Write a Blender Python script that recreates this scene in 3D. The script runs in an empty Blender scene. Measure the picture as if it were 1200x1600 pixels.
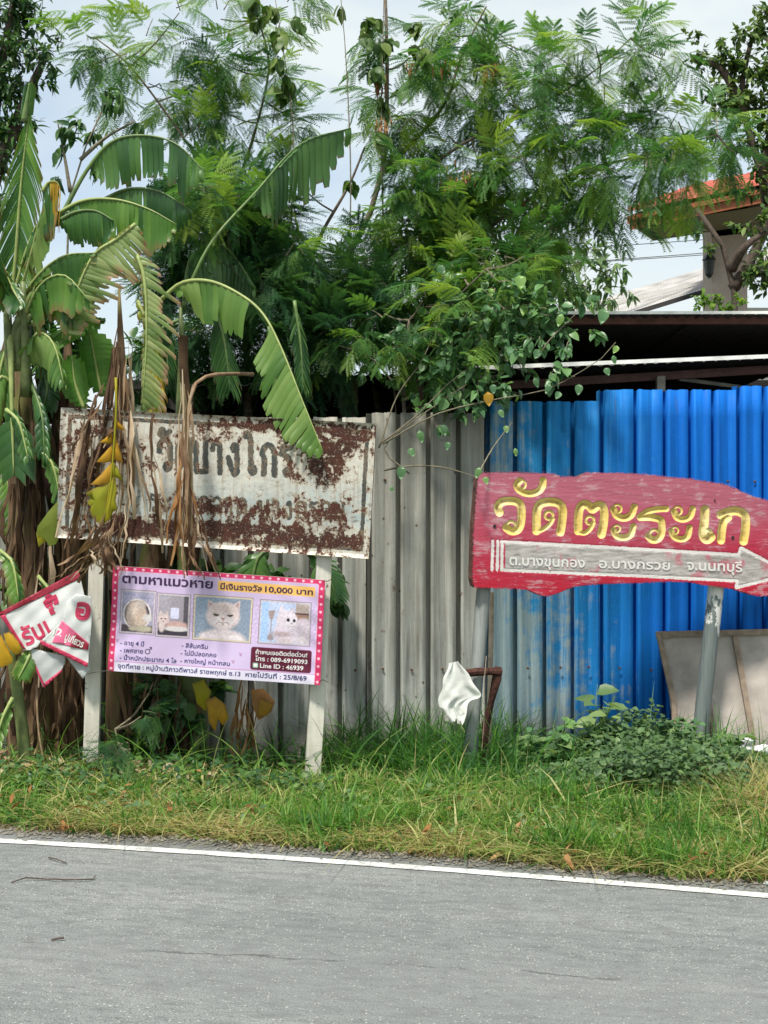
import bpy, math, random
import numpy as np
from mathutils import Vector, Matrix

random.seed(7)
rng = np.random.default_rng(7)
scene = bpy.context.scene
COL = scene.collection

# ------------------------------------------------------------------ camera
EYE = 1.5
F = 2000.0                                    # focal length in pixels of a 1200x1600 frame
cam_d = bpy.data.cameras.new("camera")
cam = bpy.data.objects.new("camera", cam_d)
COL.objects.link(cam)
cam.location = (0, 0, EYE)
cam.rotation_euler = (math.radians(90), 0, 0)
cam_d.sensor_fit = 'VERTICAL'
cam_d.sensor_height = 36.0
cam_d.sensor_width = 27.0
cam_d.lens = F / 1600.0 * 36.0
cam_d.clip_start = 0.05
cam_d.clip_end = 2000
scene.camera = cam

# ------------------------------------------------------------------ light
SUN_EL, SUN_AZ = math.radians(62), math.radians(205)     # compass from +Y, clockwise
world = bpy.data.worlds.new("World")
scene.world = world
world.use_nodes = True
wn, wl = world.node_tree.nodes, world.node_tree.links
wn.clear()
w_out = wn.new('ShaderNodeOutputWorld')
w_bg = wn.new('ShaderNodeBackground')
w_sky = wn.new('ShaderNodeTexSky')
w_sky.sky_type = 'NISHITA'
w_sky.sun_disc = False
w_sky.sun_elevation = SUN_EL
w_sky.sun_rotation = SUN_AZ
w_sky.air_density = 1.2
w_sky.dust_density = 1.5
w_sky.ozone_density = 1.5
w_tc = wn.new('ShaderNodeTexCoord')
w_mp = wn.new('ShaderNodeMapping')
w_mp.inputs['Scale'].default_value = (1.0, 1.0, 2.6)
w_mp.inputs['Location'].default_value = (0.35, 0.0, 0.2)
w_nz = wn.new('ShaderNodeTexNoise')
w_nz.inputs['Scale'].default_value = 3.1
w_nz.inputs['Detail'].default_value = 7
w_nz.inputs['Roughness'].default_value = 0.52
w_rp = wn.new('ShaderNodeValToRGB')
w_rp.color_ramp.elements[0].position = 0.33
w_rp.color_ramp.elements[0].color = (0.42, 0.42, 0.42, 1)
w_rp.color_ramp.elements[1].position = 0.60
w_rp.color_ramp.elements[1].color = (1, 1, 1, 1)
w_mx = wn.new('ShaderNodeMix')
w_mx.data_type = 'RGBA'
w_mx.inputs['B'].default_value = (4.75, 5.2, 5.3, 1)
w_bg.inputs['Strength'].default_value = 0.072
wl.new(w_tc.outputs['Generated'], w_mp.inputs['Vector'])
wl.new(w_mp.outputs[0], w_nz.inputs['Vector'])
wl.new(w_nz.outputs['Fac'], w_rp.inputs['Fac'])
wl.new(w_rp.outputs['Color'], w_mx.inputs['Factor'])
wl.new(w_sky.outputs['Color'], w_mx.inputs['A'])
wl.new(w_mx.outputs['Result'], w_bg.inputs['Color'])
wl.new(w_bg.outputs[0], w_out.inputs['Surface'])

sun_d = bpy.data.lights.new("sun", 'SUN')
sun_d.energy = 2.2
sun_d.angle = math.radians(7)
sun_d.color = (1.0, 0.94, 0.84)
sun = bpy.data.objects.new("sun", sun_d)
COL.objects.link(sun)
sdir = Vector((math.sin(SUN_AZ) * math.cos(SUN_EL), math.cos(SUN_AZ) * math.cos(SUN_EL), math.sin(SUN_EL)))
sun.rotation_euler = sdir.to_track_quat('Z', 'Y').to_euler()
sun.location = (0, 0, 12)

scene.view_settings.view_transform = 'Standard'
scene.view_settings.look = 'None'
scene.view_settings.gamma = 1.0
scene.view_settings.exposure = 1.32
try:
    scene.view_settings.use_curve_mapping = False
except Exception:
    pass
scene.cycles.max_bounces = 8
scene.cycles.transparent_max_bounces = 8
scene.cycles.use_adaptive_sampling = True

# ------------------------------------------------------------------ helpers
def P(px, py, Y):
    """point seen at pixel (px,py) of the 1200x1600 photo standing Y metres away"""
    return Vector(((px - 600) / F * Y, Y, EYE - (py - 800) / F * Y))

def tag(o, label=None, cat=None, group=None, kind=None):
    if label: o['label'] = label
    if cat: o['category'] = cat
    if group: o['group'] = group
    if kind: o['kind'] = kind
    return o

def empty(name, loc, label, cat, group=None):
    o = bpy.data.objects.new(name, None)
    o.empty_display_size = 0.1
    COL.objects.link(o)
    o.location = loc
    return tag(o, label, cat, group)

def link(name, me, parent=None, mat=None):
    o = bpy.data.objects.new(name, me)
    COL.objects.link(o)
    if mat is not None:
        for m in (mat if isinstance(mat, (list, tuple)) else [mat]):
            me.materials.append(m)
    if parent is not None:
        o.parent = parent
        root = Vector((0, 0, 0))
        p = parent
        while p is not None:
            root += p.location
            p = p.parent
        me.transform(Matrix.Translation(-root))
    return o

def mesh_np(V, Fc, attrs=None, smooth=False, mats=None, colors=None):
    """V (n,3); Fc: list of int arrays (m,k)"""
    if not isinstance(Fc, (list, tuple)):
        Fc = [Fc]
    elif isinstance(Fc, list) and len(Fc) and isinstance(Fc[0], tuple):
        Fc = [Fc]
    Fc = [np.asarray(f, dtype=np.int32) for f in Fc if len(f)]
    assert all(f.ndim == 2 for f in Fc)
    me = bpy.data.meshes.new("m")
    V = np.asarray(V, dtype=np.float32)
    me.vertices.add(len(V))
    me.vertices.foreach_set('co', V.ravel())
    loops = np.concatenate([f.ravel() for f in Fc])
    tot = np.concatenate([np.full(len(f), f.shape[1], dtype=np.int32) for f in Fc])
    start = np.concatenate([[0], np.cumsum(tot)[:-1]]).astype(np.int32)
    me.loops.add(len(loops))
    me.loops.foreach_set('vertex_index', loops)
    me.polygons.add(len(tot))
    me.polygons.foreach_set('loop_start', start)
    if smooth:
        me.polygons.foreach_set('use_smooth', np.ones(len(tot), dtype=bool))
    if mats is not None:
        me.polygons.foreach_set('material_index', np.asarray(mats, dtype=np.int32))
    for k, a in (attrs or {}).items():
        at = me.attributes.new(k, 'FLOAT', 'POINT')
        at.data.foreach_set('value', np.asarray(a, dtype=np.float32))
    if colors is not None:
        at = me.attributes.new('print', 'FLOAT_COLOR', 'POINT')
        at.data.foreach_set('color', np.asarray(colors, dtype=np.float32).ravel())
    me.update(calc_edges=True)
    return me

class MB:
    """collects pieces of one mesh"""
    def __init__(self):
        self.v, self.f, self.r, self.e = [], [], [], []
    def add(self, vs, fs, r=0.5, e=None):
        o = len(self.v)
        self.v += [tuple(p) for p in vs]
        self.f += [tuple(o + i for i in f) for f in fs]
        self.r += [r] * len(vs) if not hasattr(r, '__len__') else list(r)
        self.e += [0.0] * len(vs) if e is None else list(e)
    def box(self, c, s, rot=None, r=0.5):
        h = Vector(s) * 0.5
        vs = [Vector((x * h.x, y * h.y, z * h.z)) for x in (-1, 1) for y in (-1, 1) for z in (-1, 1)]
        if rot is not None:
            vs = [rot @ v for v in vs]
        vs = [Vector(c) + v for v in vs]
        self.add(vs, [(0, 1, 3, 2), (4, 6, 7, 5), (0, 4, 5, 1), (2, 3, 7, 6), (0, 2, 6, 4), (1, 5, 7, 3)], r)
        return self
    def beam(self, a, b, w, d, up=Vector((0, -1, 0)), r=0.5, jit=0.0, n=1):
        """rectangular bar from a to b"""
        a, b = Vector(a), Vector(b)
        t = (b - a).normalized()
        s = t.cross(up).normalized()
        u = s.cross(t).normalized()
        vs, fs = [], []
        for i in range(n + 1):
            c = a.lerp(b, i / n) + s * random.uniform(-jit, jit) + u * random.uniform(-jit, jit)
            for x, y in ((-1, -1), (1, -1), (1, 1), (-1, 1)):
                vs.append(c + s * x * w / 2 + u * y * d / 2)
        for i in range(n):
            for k in range(4):
                fs.append((i * 4 + k, i * 4 + (k + 1) % 4, i * 4 + 4 + (k + 1) % 4, i * 4 + 4 + k))
        fs.append((3, 2, 1, 0))
        fs.append((n * 4, n * 4 + 1, n * 4 + 2, n * 4 + 3))
        self.add(vs, fs, r)
        return self
    def tube(self, pts, rad, sides=6, r=0.5, cap=True, rough=0.0):
        pts = [Vector(p) for p in pts]
        n = len(pts)
        if not hasattr(rad, '__len__'):
            rad = [rad] * n
        elif len(rad) == 2 and n != 2:
            rad = [rad[0] + (rad[1] - rad[0]) * i / (n - 1) for i in range(n)]
        vs, fs = [], []
        prev = None
        for i in range(n):
            t = (pts[min(i + 1, n - 1)] - pts[max(i - 1, 0)])
            t = t.normalized() if t.length > 1e-9 else Vector((0, 0, 1))
            if prev is None:
                a = t.orthogonal().normalized()
            else:
                a = (prev - t * prev.dot(t))
                a = a.normalized() if a.length > 1e-6 else t.orthogonal().normalized()
            prev = a
            b = t.cross(a)
            for k in range(sides):
                q = 2 * math.pi * k / sides
                rr = rad[i] * (1 + random.uniform(-rough, rough))
                vs.append(pts[i] + (a * math.cos(q) + b * math.sin(q)) * rr)
        for i in range(n - 1):
            for k in range(sides):
                k2 = (k + 1) % sides
                fs.append((i * sides + k, i * sides + k2, (i + 1) * sides + k2, (i + 1) * sides + k))
        if cap and sides > 2:
            fs.append(tuple(reversed(range(sides))))
            fs.append(tuple((n - 1) * sides + k for k in range(sides)))
        self.add(vs, fs, r)
        return self
    def mesh(self, smooth=False):
        me = bpy.data.meshes.new("m")
        me.from_pydata(self.v, [], self.f)
        a = me.attributes.new('rnd', 'FLOAT', 'POINT')
        a.data.foreach_set('value', np.asarray(self.r, dtype=np.float32))
        a = me.attributes.new('edge', 'FLOAT', 'POINT')
        a.data.foreach_set('value', np.asarray(self.e, dtype=np.float32))
        if smooth:
            me.polygons.foreach_set('use_smooth', np.ones(len(me.polygons), dtype=bool))
        me.update()
        return me
    def build(self, name, mat, parent=None, smooth=False):
        return link(name, self.mesh(smooth), parent, mat)

def smooth_path(pts, n):
    """Catmull-Rom resample (points as Vectors) to n+1 even stations"""
    pts = [Vector(p) for p in pts]
    q = [pts[0] * 2 - pts[1]] + pts + [pts[-1] * 2 - pts[-2]]
    out = []
    for i in range(1, len(q) - 2):
        for k in range(12):
            t = k / 12
            p0, p1, p2, p3 = q[i - 1], q[i], q[i + 1], q[i + 2]
            out.append(0.5 * ((2 * p1) + (p2 - p0) * t + (2 * p0 - 5 * p1 + 4 * p2 - p3) * t * t + (3 * p1 - p0 - 3 * p2 + p3) * t ** 3))
    out.append(pts[-1])
    L = [0]
    for a, b in zip(out, out[1:]):
        L.append(L[-1] + (b - a).length)
    res, j = [], 0
    for i in range(n + 1):
        s = L[-1] * i / n
        while j < len(L) - 2 and L[j + 1] < s:
            j += 1
        u = (s - L[j]) / max(1e-9, L[j + 1] - L[j])
        res.append(out[j].lerp(out[j + 1], min(1, u)))
    return res

# ------------------------------------------------------------------ materials
class NT:
    def __init__(self, name):
        self.m = bpy.data.materials.new(name)
        self.m.use_nodes = True
        self.n, self.l = self.m.node_tree.nodes, self.m.node_tree.links
        self.n.clear()
        self.out = self.n.new('ShaderNodeOutputMaterial')
    def node(self, t, **kw):
        nd = self.n.new(t)
        for k, v in kw.items():
            setattr(nd, k, v)
        return nd
    def set(self, sock, v):
        if isinstance(v, bpy.types.NodeSocket):
            self.l.new(v, sock)
        elif v is not None:
            if hasattr(sock.default_value, '__len__') and not hasattr(v, '__len__'):
                v = (v, v, v, 1)
            if hasattr(v, '__len__') and len(v) == 3 and len(sock.default_value) == 4:
                v = (*v, 1)
            sock.default_value = v
    def pos(self):
        return self.node('ShaderNodeNewGeometry').outputs['Position']
    def mapping(self, vec, scale=(1, 1, 1), rot=(0, 0, 0), loc=(0, 0, 0)):
        m = self.node('ShaderNodeMapping')
        m.inputs['Scale'].default_value = scale
        m.inputs['Rotation'].default_value = rot
        m.inputs['Location'].default_value = loc
        self.l.new(vec, m.inputs['Vector'])
        return m.outputs[0]
    def noise(self, vec, scale=5, detail=4, rough=0.55, dist=0.0):
        t = self.node('ShaderNodeTexNoise')
        self.l.new(vec, t.inputs['Vector'])
        t.inputs['Scale'].default_value = scale
        t.inputs['Detail'].default_value = detail
        t.inputs['Roughness'].default_value = rough
        t.inputs['Distortion'].default_value = dist
        return t.outputs['Fac']
    def vor(self, vec, scale=5, feature='F1', out='Distance'):
        t = self.node('ShaderNodeTexVoronoi', feature=feature)
        self.l.new(vec, t.inputs['Vector'])
        t.inputs['Scale'].default_value = scale
        return t.outputs[out]
    def ramp(self, fac, stops, interp='LINEAR'):
        r = self.node('ShaderNodeValToRGB')
        r.color_ramp.interpolation = interp
        e = r.color_ramp.elements
        while len(e) < len(stops):
            e.new(0.5)
        for i, (p, c) in enumerate(stops):
            e[i].position = p
            e[i].color = (c, c, c, 1) if not hasattr(c, '__len__') else ((*c, 1) if len(c) == 3 else c)
        self.l.new(fac, r.inputs['Fac'])
        return r.outputs['Color']
    def math(self, op, a, b=None, c=None, clamp=False):
        m = self.node('ShaderNodeMath', operation=op, use_clamp=clamp)
        self.set(m.inputs[0], a)
        if b is not None: self.set(m.inputs[1], b)
        if c is not None: self.set(m.inputs[2], c)
        return m.outputs[0]
    def mix(self, f, a, b, mode='MIX'):
        m = self.node('ShaderNodeMix', data_type='RGBA', blend_type=mode)
        self.set(m.inputs[0], f)
        self.set(m.inputs[6], a)
        self.set(m.inputs[7], b)
        return m.outputs[2]
    def attr(self, name, out='Fac'):
        a = self.node('ShaderNodeAttribute', attribute_name=name)
        return a.outputs[out]
    def bump(self, h, strength=0.3, dist=0.01):
        b = self.node('ShaderNodeBump')
        b.inputs['Strength'].default_value = strength
        b.inputs['Distance'].default_value = dist
        self.l.new(h, b.inputs['Height'])
        return b.outputs[0]
    def bsdf(self, color, rough=0.6, metal=0.0, spec=0.4, normal=None):
        p = self.node('ShaderNodeBsdfPrincipled')
        self.set(p.inputs['Base Color'], color)
        self.set(p.inputs['Roughness'], rough)
        self.set(p.inputs['Metallic'], metal)
        self.set(p.inputs['Specular IOR Level'], spec)
        if normal is not None:
            self.l.new(normal, p.inputs['Normal'])
        return p.outputs[0]
    def done(self, sh):
        self.l.new(sh, self.out.inputs['Surface'])
        return self.m

def simple(name, c, rough=0.6, metal=0.0, var=0.25, scale=20, bump=0.15, spec=0.4):
    t = NT(name)
    p = t.pos()
    n = t.noise(p, scale, 6, 0.6)
    d = tuple(x * (1 - var) for x in c)
    b = tuple(min(1, x * (1 + var)) for x in c)
    col = t.ramp(n, [(0.3, d), (0.7, b)])
    return t.done(t.bsdf(col, rough, metal, spec, t.bump(n, bump, 0.01)))

def leafmat(name, stops, transl=0.35, rough=0.45, brown=None, noise=8, spec=0.35, brown_lo=0.6, brown_hi=1.0):
    t = NT(name)
    p = t.pos()
    r = t.attr('rnd')
    n = t.noise(p, noise, 3, 0.5)
    f = t.math('MULTIPLY_ADD', n, 0.5, t.math('MULTIPLY_ADD', r, 0.75, -0.12))
    col = t.ramp(f, stops)
    if brown is not None:
        e = t.math('MULTIPLY_ADD', t.noise(p, 30, 3, 0.6), 0.5, t.math('SUBTRACT', t.attr('edge'), 0.25))
        col = t.mix(t.ramp(e, [(brown_lo, 0), (brown_hi, 1)]), col, brown)
    s1 = t.bsdf(col, rough, 0, spec)
    tr = t.node('ShaderNodeBsdfTranslucent')
    t.l.new(t.mix(1.0, col, (1.25, 1.3, 0.7), 'MULTIPLY'), tr.inputs['Color'])
    mx = t.node('ShaderNodeMixShader')
    mx.inputs[0].default_value = transl
    t.l.new(s1, mx.inputs[1])
    t.l.new(tr.outputs[0], mx.inputs[2])
    return t.done(mx.outputs[0])

G = {}
G['feather'] = leafmat('feathery leaf', [(0.1, (0.03, 0.105, 0.045)), (0.45, (0.09, 0.22, 0.055)), (0.7, (0.17, 0.31, 0.055)), (0.95, (0.30, 0.40, 0.07))], 0.45, 0.5)
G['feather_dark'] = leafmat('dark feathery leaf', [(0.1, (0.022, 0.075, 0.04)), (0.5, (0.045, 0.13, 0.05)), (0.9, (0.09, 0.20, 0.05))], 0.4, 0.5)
G['lime'] = leafmat('lime leaf', [(0.1, (0.05, 0.13, 0.02)), (0.5, (0.12, 0.24, 0.03)), (0.9, (0.22, 0.34, 0.05))], 0.5, 0.5)
G['broad'] = leafmat('broad leaf', [(0.1, (0.05, 0.13, 0.06)), (0.5, (0.10, 0.22, 0.09)), (0.8, (0.15, 0.29, 0.10)), (1.0, (0.25, 0.42, 0.06))], 0.3, 0.38, spec=0.5)
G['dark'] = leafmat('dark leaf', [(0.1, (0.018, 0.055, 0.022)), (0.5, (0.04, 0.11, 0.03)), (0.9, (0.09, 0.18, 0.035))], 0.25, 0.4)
G['olive'] = leafmat('olive leaf', [(0.1, (0.03, 0.075, 0.018)), (0.5, (0.07, 0.14, 0.03)), (0.9, (0.17, 0.24, 0.06))], 0.3, 0.45)
G['weed'] = leafmat('weed leaf', [(0.1, (0.06, 0.12, 0.05)), (0.5, (0.12, 0.21, 0.08)), (0.9, (0.22, 0.32, 0.12))], 0.35, 0.45)
G['grass'] = leafmat('grass blade', [(0.02, (0.02, 0.08, 0.022)), (0.3, (0.06, 0.18, 0.03)), (0.55, (0.15, 0.31, 0.04)), (0.75, (0.46, 0.46, 0.19)), (1.0, (0.44, 0.29, 0.16))], 0.4, 0.5, noise=3)
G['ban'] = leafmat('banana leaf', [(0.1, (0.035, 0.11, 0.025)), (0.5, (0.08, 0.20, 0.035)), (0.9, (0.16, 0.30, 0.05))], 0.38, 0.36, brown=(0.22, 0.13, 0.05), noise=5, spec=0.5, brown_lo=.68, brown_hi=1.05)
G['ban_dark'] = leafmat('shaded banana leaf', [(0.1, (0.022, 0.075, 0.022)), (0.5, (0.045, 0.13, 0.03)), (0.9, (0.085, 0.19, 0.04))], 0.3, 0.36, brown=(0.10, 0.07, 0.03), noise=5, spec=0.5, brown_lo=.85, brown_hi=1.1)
G['ban_light'] = leafmat('light banana leaf', [(0.1, (0.13, 0.21, 0.06)), (0.5, (0.23, 0.32, 0.11)), (0.9, (0.36, 0.42, 0.18))], 0.4, 0.4, brown=(0.42, 0.24, 0.16), noise=6, brown_lo=.62, brown_hi=.95)
G['ban_lime'] = leafmat('young banana leaf', [(0.1, (0.06, 0.18, 0.03)), (0.5, (0.10, 0.25, 0.04)), (0.9, (0.17, 0.34, 0.07))], 0.45, 0.35, noise=4)
G['ban_mid'] = leafmat('fresh banana leaf', [(0.1, (0.07, 0.17, 0.03)), (0.5, (0.13, 0.25, 0.05)), (0.9, (0.24, 0.36, 0.10))], 0.42, 0.38, noise=5, spec=0.45)
G['ban_yellow'] = leafmat('yellow banana leaf', [(0.1, (0.40, 0.33, 0.02)), (0.4, (0.60, 0.34, 0.02)), (0.65, (0.42, 0.24, 0.03)), (0.9, (0.55, 0.40, 0.05))], 0.4, 0.5, brown=(0.20, 0.10, 0.04), noise=16, brown_lo=.62, brown_hi=.9)
G['olive_leaf'] = leafmat('olive banana leaf', [(0.1, (0.10, 0.15, 0.02)), (0.5, (0.17, 0.22, 0.03)), (0.9, (0.26, 0.28, 0.03))], 0.35, 0.45, noise=9)
G['ban_ygreen'] = leafmat('yellowing banana leaf', [(0.1, (0.20, 0.26, 0.02)), (0.5, (0.38, 0.36, 0.02)), (0.9, (0.6, 0.42, 0.03))], 0.4, 0.45, brown=(0.22, 0.12, 0.04), noise=9)
G['dead'] = leafmat('dead leaf', [(0.05, (0.05, 0.03, 0.02)), (0.35, (0.17, 0.10, 0.06)), (0.6, (0.36, 0.25, 0.16)), (0.9, (0.60, 0.49, 0.36))], 0.2, 0.75, noise=14, spec=0.15)
G['dead_dark'] = leafmat('dark rotten leaf', [(0.05, (0.02, 0.013, 0.01)), (0.5, (0.07, 0.042, 0.025)), (0.9, (0.17, 0.11, 0.065))], 0.1, 0.8, noise=14, spec=0.1)
G['dead_red'] = leafmat('dead orange leaf', [(0.05, (0.10, 0.045, 0.02)), (0.5, (0.30, 0.14, 0.05)), (0.95, (0.45, 0.27, 0.14))], 0.25, 0.7, noise=14, spec=0.15)
G['rib'] = simple('midrib', (0.27, 0.33, 0.11), 0.45, var=0.2, scale=15, bump=0.05)
G['rib_dark'] = simple('green stalk', (0.12, 0.19, 0.06), 0.45, var=0.3, scale=15, bump=0.05)
G['bark'] = simple('grey bark', (0.15, 0.12, 0.09), 0.85, var=0.45, scale=35, bump=0.6)
G['bark_dark'] = simple('dark bark', (0.075, 0.055, 0.042), 0.85, var=0.45, scale=30, bump=0.6)
G['twig'] = simple('twig bark', (0.17, 0.15, 0.10), 0.8, var=0.4, scale=40, bump=0.3)

def stem_mat():
    t = NT('banana stem')
    p = t.pos()
    s = t.noise(t.mapping(p, (34, 34, 1.6)), 1.0, 6, 0.62, 0.4)
    big = t.noise(t.mapping(p, (5, 5, 2.2)), 1.0, 3, 0.5)
    c = t.ramp(s, [(0.3, (0.035, 0.022, 0.014)), (0.5, (0.15, 0.09, 0.05)), (0.75, (0.27, 0.19, 0.12))])
    c = t.mix(t.ramp(big, [(0.5, 0), (0.66, 1)]), c, (0.16, 0.17, 0.05))
    return t.done(t.bsdf(c, 0.75, 0, 0.25, t.bump(s, 0.6, 0.02)))
G['stem'] = stem_mat()
G['stem_green'] = simple('green pseudostem', (0.13, 0.17, 0.06), 0.5, var=0.5, scale=9, bump=0.2)

# ------------------------------------------------------------------ plan of the roadside
LX = [-1.75, -1.12, -0.52, 0.054, 0.78, 1.5]
LY = [5.825, 5.703, 5.556, 5.425, 5.19, 5.0]
quad = np.polyfit(LX, LY, 2)
def line_y(x):
    xc = min(max(x, -4.0), 4.0)
    s = 2 * quad[0] * xc + quad[1]
    return float(np.polyval(quad, xc) + s * (x - xc))
def edge_y(x):
    """where the grass starts"""
    return line_y(x) + 0.19 - 0.02 * max(-2, min(2, x)) + 0.02 * math.sin(x * 5.1) + 0.018 * math.sin(x * 13 + 1) + 0.012 * math.sin(x * 31)
FENCE_Y = 8.2
def ground_z(x, y):
    e = line_y(x) + 0.2
    t = max(0.0, min(1.0, (y - e) / 0.9))
    z = 0.004 + 0.03 * t * t * (3 - 2 * t)
    k = max(0.0, min(1.0, (y - e - .9) / 1.1))
    z -= .13 * k * k * (3 - 2 * k)
    z += 0.11 * math.exp(-(((x - 1.75) / 0.75) ** 2) - (((y - 7.2) / 0.7) ** 2))
    z += 0.015 * math.sin(x * 3.1 + y * 2) * t + 0.01 * math.sin(x * 8 - y * 5) * t
    return z

# ------------------------------------------------------------------ ground, road, line, verge
def soil_mat():
    t = NT('soil')
    p = t.pos()
    n = t.noise(p, 6, 8, 0.65)
    c = t.ramp(n, [(0.3, (0.05, 0.04, 0.022)), (0.55, (0.11, 0.09, 0.055)), (0.75, (0.17, 0.145, 0.09))])
    far = t.node('ShaderNodeSeparateXYZ'); t.l.new(p, far.inputs[0])
    c = t.mix(t.ramp(t.math('MULTIPLY', t.math('MULTIPLY', t.math('LESS_THAN', far.outputs[2], -.25), t.noise(p, .8, 5, .6)), 1.6), [(.5, 0), (.9, .8)]), c, (.06, .10, .03))
    return t.done(t.bsdf(c, 0.95, 0, 0.1, t.bump(n, 0.7, 0.03)))
G['soil'] = soil_mat()
S = 600
o = link('ground', mesh_np([(-S, -S, -0.3), (S, -S, -0.3), (S, S, -0.3), (-S, S, -0.3)], [(0, 1, 2, 3)]), None, G['soil'])
tag(o, kind='structure')

def asphalt_mat():
    t = NT('asphalt')
    p = t.pos()
    q = t.mapping(p, (1, 1, 1), (0, 0, 0.2))
    fine = t.noise(p, 170, 3, 0.7)
    mid = t.noise(t.mapping(q, (7, 22, 1)), 1, 5, 0.65)
    big = t.noise(t.mapping(q, (0.7, 2.6, 1)), 1, 5, 0.55)
    st = t.vor(p, 95, 'F1')
    stc = t.vor(p, 95, 'F1', 'Color')
    sep = t.node('ShaderNodeSeparateColor')
    t.l.new(stc, sep.inputs[0])
    c = t.ramp(big, [(0.3, (0.205, 0.225, 0.223)), (0.5, (0.25, 0.27, 0.266)), (0.68, (0.315, 0.333, 0.323))])
    c = t.mix(t.ramp(mid, [(0.36, 0.6), (0.56, 0.0)]), c, (0.12, 0.13, 0.13))
    m2 = t.noise(t.mapping(q, (26, 70, 1), loc=(3, 1, 0)), 1, 4, .7)
    c = t.mix(t.ramp(m2, [(0.36, 0.45), (0.46, 0.0)]), c, (0.09, 0.095, 0.095))
    c = t.mix(t.ramp(fine, [(0.40, 0.85), (0.58, 0.0)]), c, (0.11, 0.11, 0.11))
    light = t.math('MULTIPLY', t.ramp(st, [(0.25, 1), (0.42, 0)]), t.ramp(sep.outputs[0], [(0.86, 0), (0.9, 1)]))
    c = t.mix(t.math('MULTIPLY', light, 0.65), c, (0.52, 0.51, 0.47))
    dark = t.math('MULTIPLY', t.ramp(st, [(0.2, 1), (0.4, 0)]), t.ramp(sep.outputs[1], [(0.8, 0), (0.85, 1)]))
    c = t.mix(t.math('MULTIPLY', dark, 0.7), c, (0.035, 0.035, 0.035))
    # the long crack that runs with the lane
    xy = t.node('ShaderNodeSeparateXYZ')
    t.l.new(p, xy.inputs[0])
    wob = t.noise(p, 3.5, 5, 0.65)
    yy = t.math('ADD', xy.outputs[1], t.math('MULTIPLY', xy.outputs[0], 0.17))
    yy = t.math('ADD', yy, t.math('MULTIPLY', wob, 0.16))
    d = t.math('ABSOLUTE', t.math('SUBTRACT', yy, 4.33))
    tr = t.math('SINE', t.math('MULTIPLY', yy, 3.4))
    c = t.mix(t.math('MULTIPLY', t.ramp(tr, [(0.2, 0), (0.9, 1)]), .28), c, (.19, .195, .195))
    st2 = t.noise(t.mapping(p, (1.6, 3.5, 1), loc=(5, 2, 0)), 1, 6, .7)
    c = t.mix(t.ramp(st2, [(0.58, 0), (0.72, .35)]), c, (.15, .15, .15))
    edge = t.math('SUBTRACT', t.math('ADD', xy.outputs[1], t.math('MULTIPLY', xy.outputs[0], .245)), 5.46)
    edge = t.math('ADD', edge, t.math('MULTIPLY', t.math('SUBTRACT', st2, .5), .25))
    c = t.mix(t.ramp(edge, [(0.02, 0), (0.09, .6)]), c, (.12, .115, .108))
    patch = t.ramp(t.noise(t.mapping(p, (2.2, 0.6, 1)), 1, 3, 0.6), [(0.46, 0), (0.56, 1)])
    crack = t.math('MULTIPLY', t.ramp(d, [(0.003, 1), (0.009, 0)]), patch)
    c = t.mix(t.math('MULTIPLY', crack, 0.6), c, (0.03, 0.03, 0.03))
    h = t.math('ADD', fine, t.math('MULTIPLY', st, 0.7))
    return t.done(t.bsdf(c, 0.88, 0, 0.25, t.bump(h, 0.55, 0.006)))
G['asphalt'] = asphalt_mat()

xs = [-60, -30, -15, -8] + [i * 0.1 for i in range(-60, 61)] + [8, 15, 30, 60]
V, Fq = [], []
for x in xs:
    V += [(x, line_y(x) - 7.0, 0), (x, line_y(x) + 0.35, 0)]
for i in range(len(xs) - 1):
    Fq.append((2 * i, 2 * i + 2, 2 * i + 3, 2 * i + 1))
tag(link('road', mesh_np(V, [Fq]), None, G['asphalt']), kind='structure')

def paint_mat():
    t = NT('road paint')
    p = t.pos()
    n = t.noise(p, 60, 5, 0.7)
    b = t.noise(p, 5, 4, 0.6)
    c = t.ramp(t.math('ADD', t.math('MULTIPLY', n, 0.6), t.math('MULTIPLY', b, 0.5)), [(0.38, (0.24, 0.24, 0.23)), (0.5, (0.54, 0.55, 0.53)), (0.62, (0.66, 0.67, 0.65))])
    wear = t.noise(t.mapping(p, (9, 9, 9), loc=(1, 4, 0)), 1, 9, .8)
    c = t.mix(t.ramp(wear, [(0.52, 0), (0.60, .8)]), c, (.27, .275, .27))
    return t.done(t.bsdf(c, 0.7, 0, 0.3, t.bump(n, 0.4, 0.003)))
G['paint'] = paint_mat()
V, Fq = [], []
xl = [x for x in xs if abs(x) <= 30]
for x in xl:
    w = 0.034 + 0.002 * math.sin(x * 17)
    V += [(x, line_y(x) - w, 0.004), (x, line_y(x) + w, 0.004)]
for i in range(len(xl) - 1):
    Fq.append((2 * i, 2 * i + 2, 2 * i + 3, 2 * i + 1))
tag(link('edge_line', mesh_np(V, [Fq]), None, G['paint']), kind='structure')

V, Fq = [], []
vx = [-14, -11, -9, -7.5] + [i * 0.08 for i in range(-80, 81)] + [7.5, 9, 11, 14]
NYV = 46
for x in vx:
    y0 = edge_y(x) - 0.02
    for j in range(NYV):
        y = y0 + (16.0 - y0) * (j / (NYV - 1)) ** 1.6
        z = ground_z(x, y) + (0.008 * random.random() if j else 0)
        V.append((x, y, max(z, 0.004) if (y < line_y(x) + .4 and j) else (z if j else 0.003)))
for i in range(len(vx) - 1):
    for j in range(NYV - 1):
        a = i * NYV + j
        Fq.append((a, a + NYV, a + NYV + 1, a + 1))
tag(link('verge', mesh_np(V, [Fq]), None, G['soil']), kind='structure')

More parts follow.
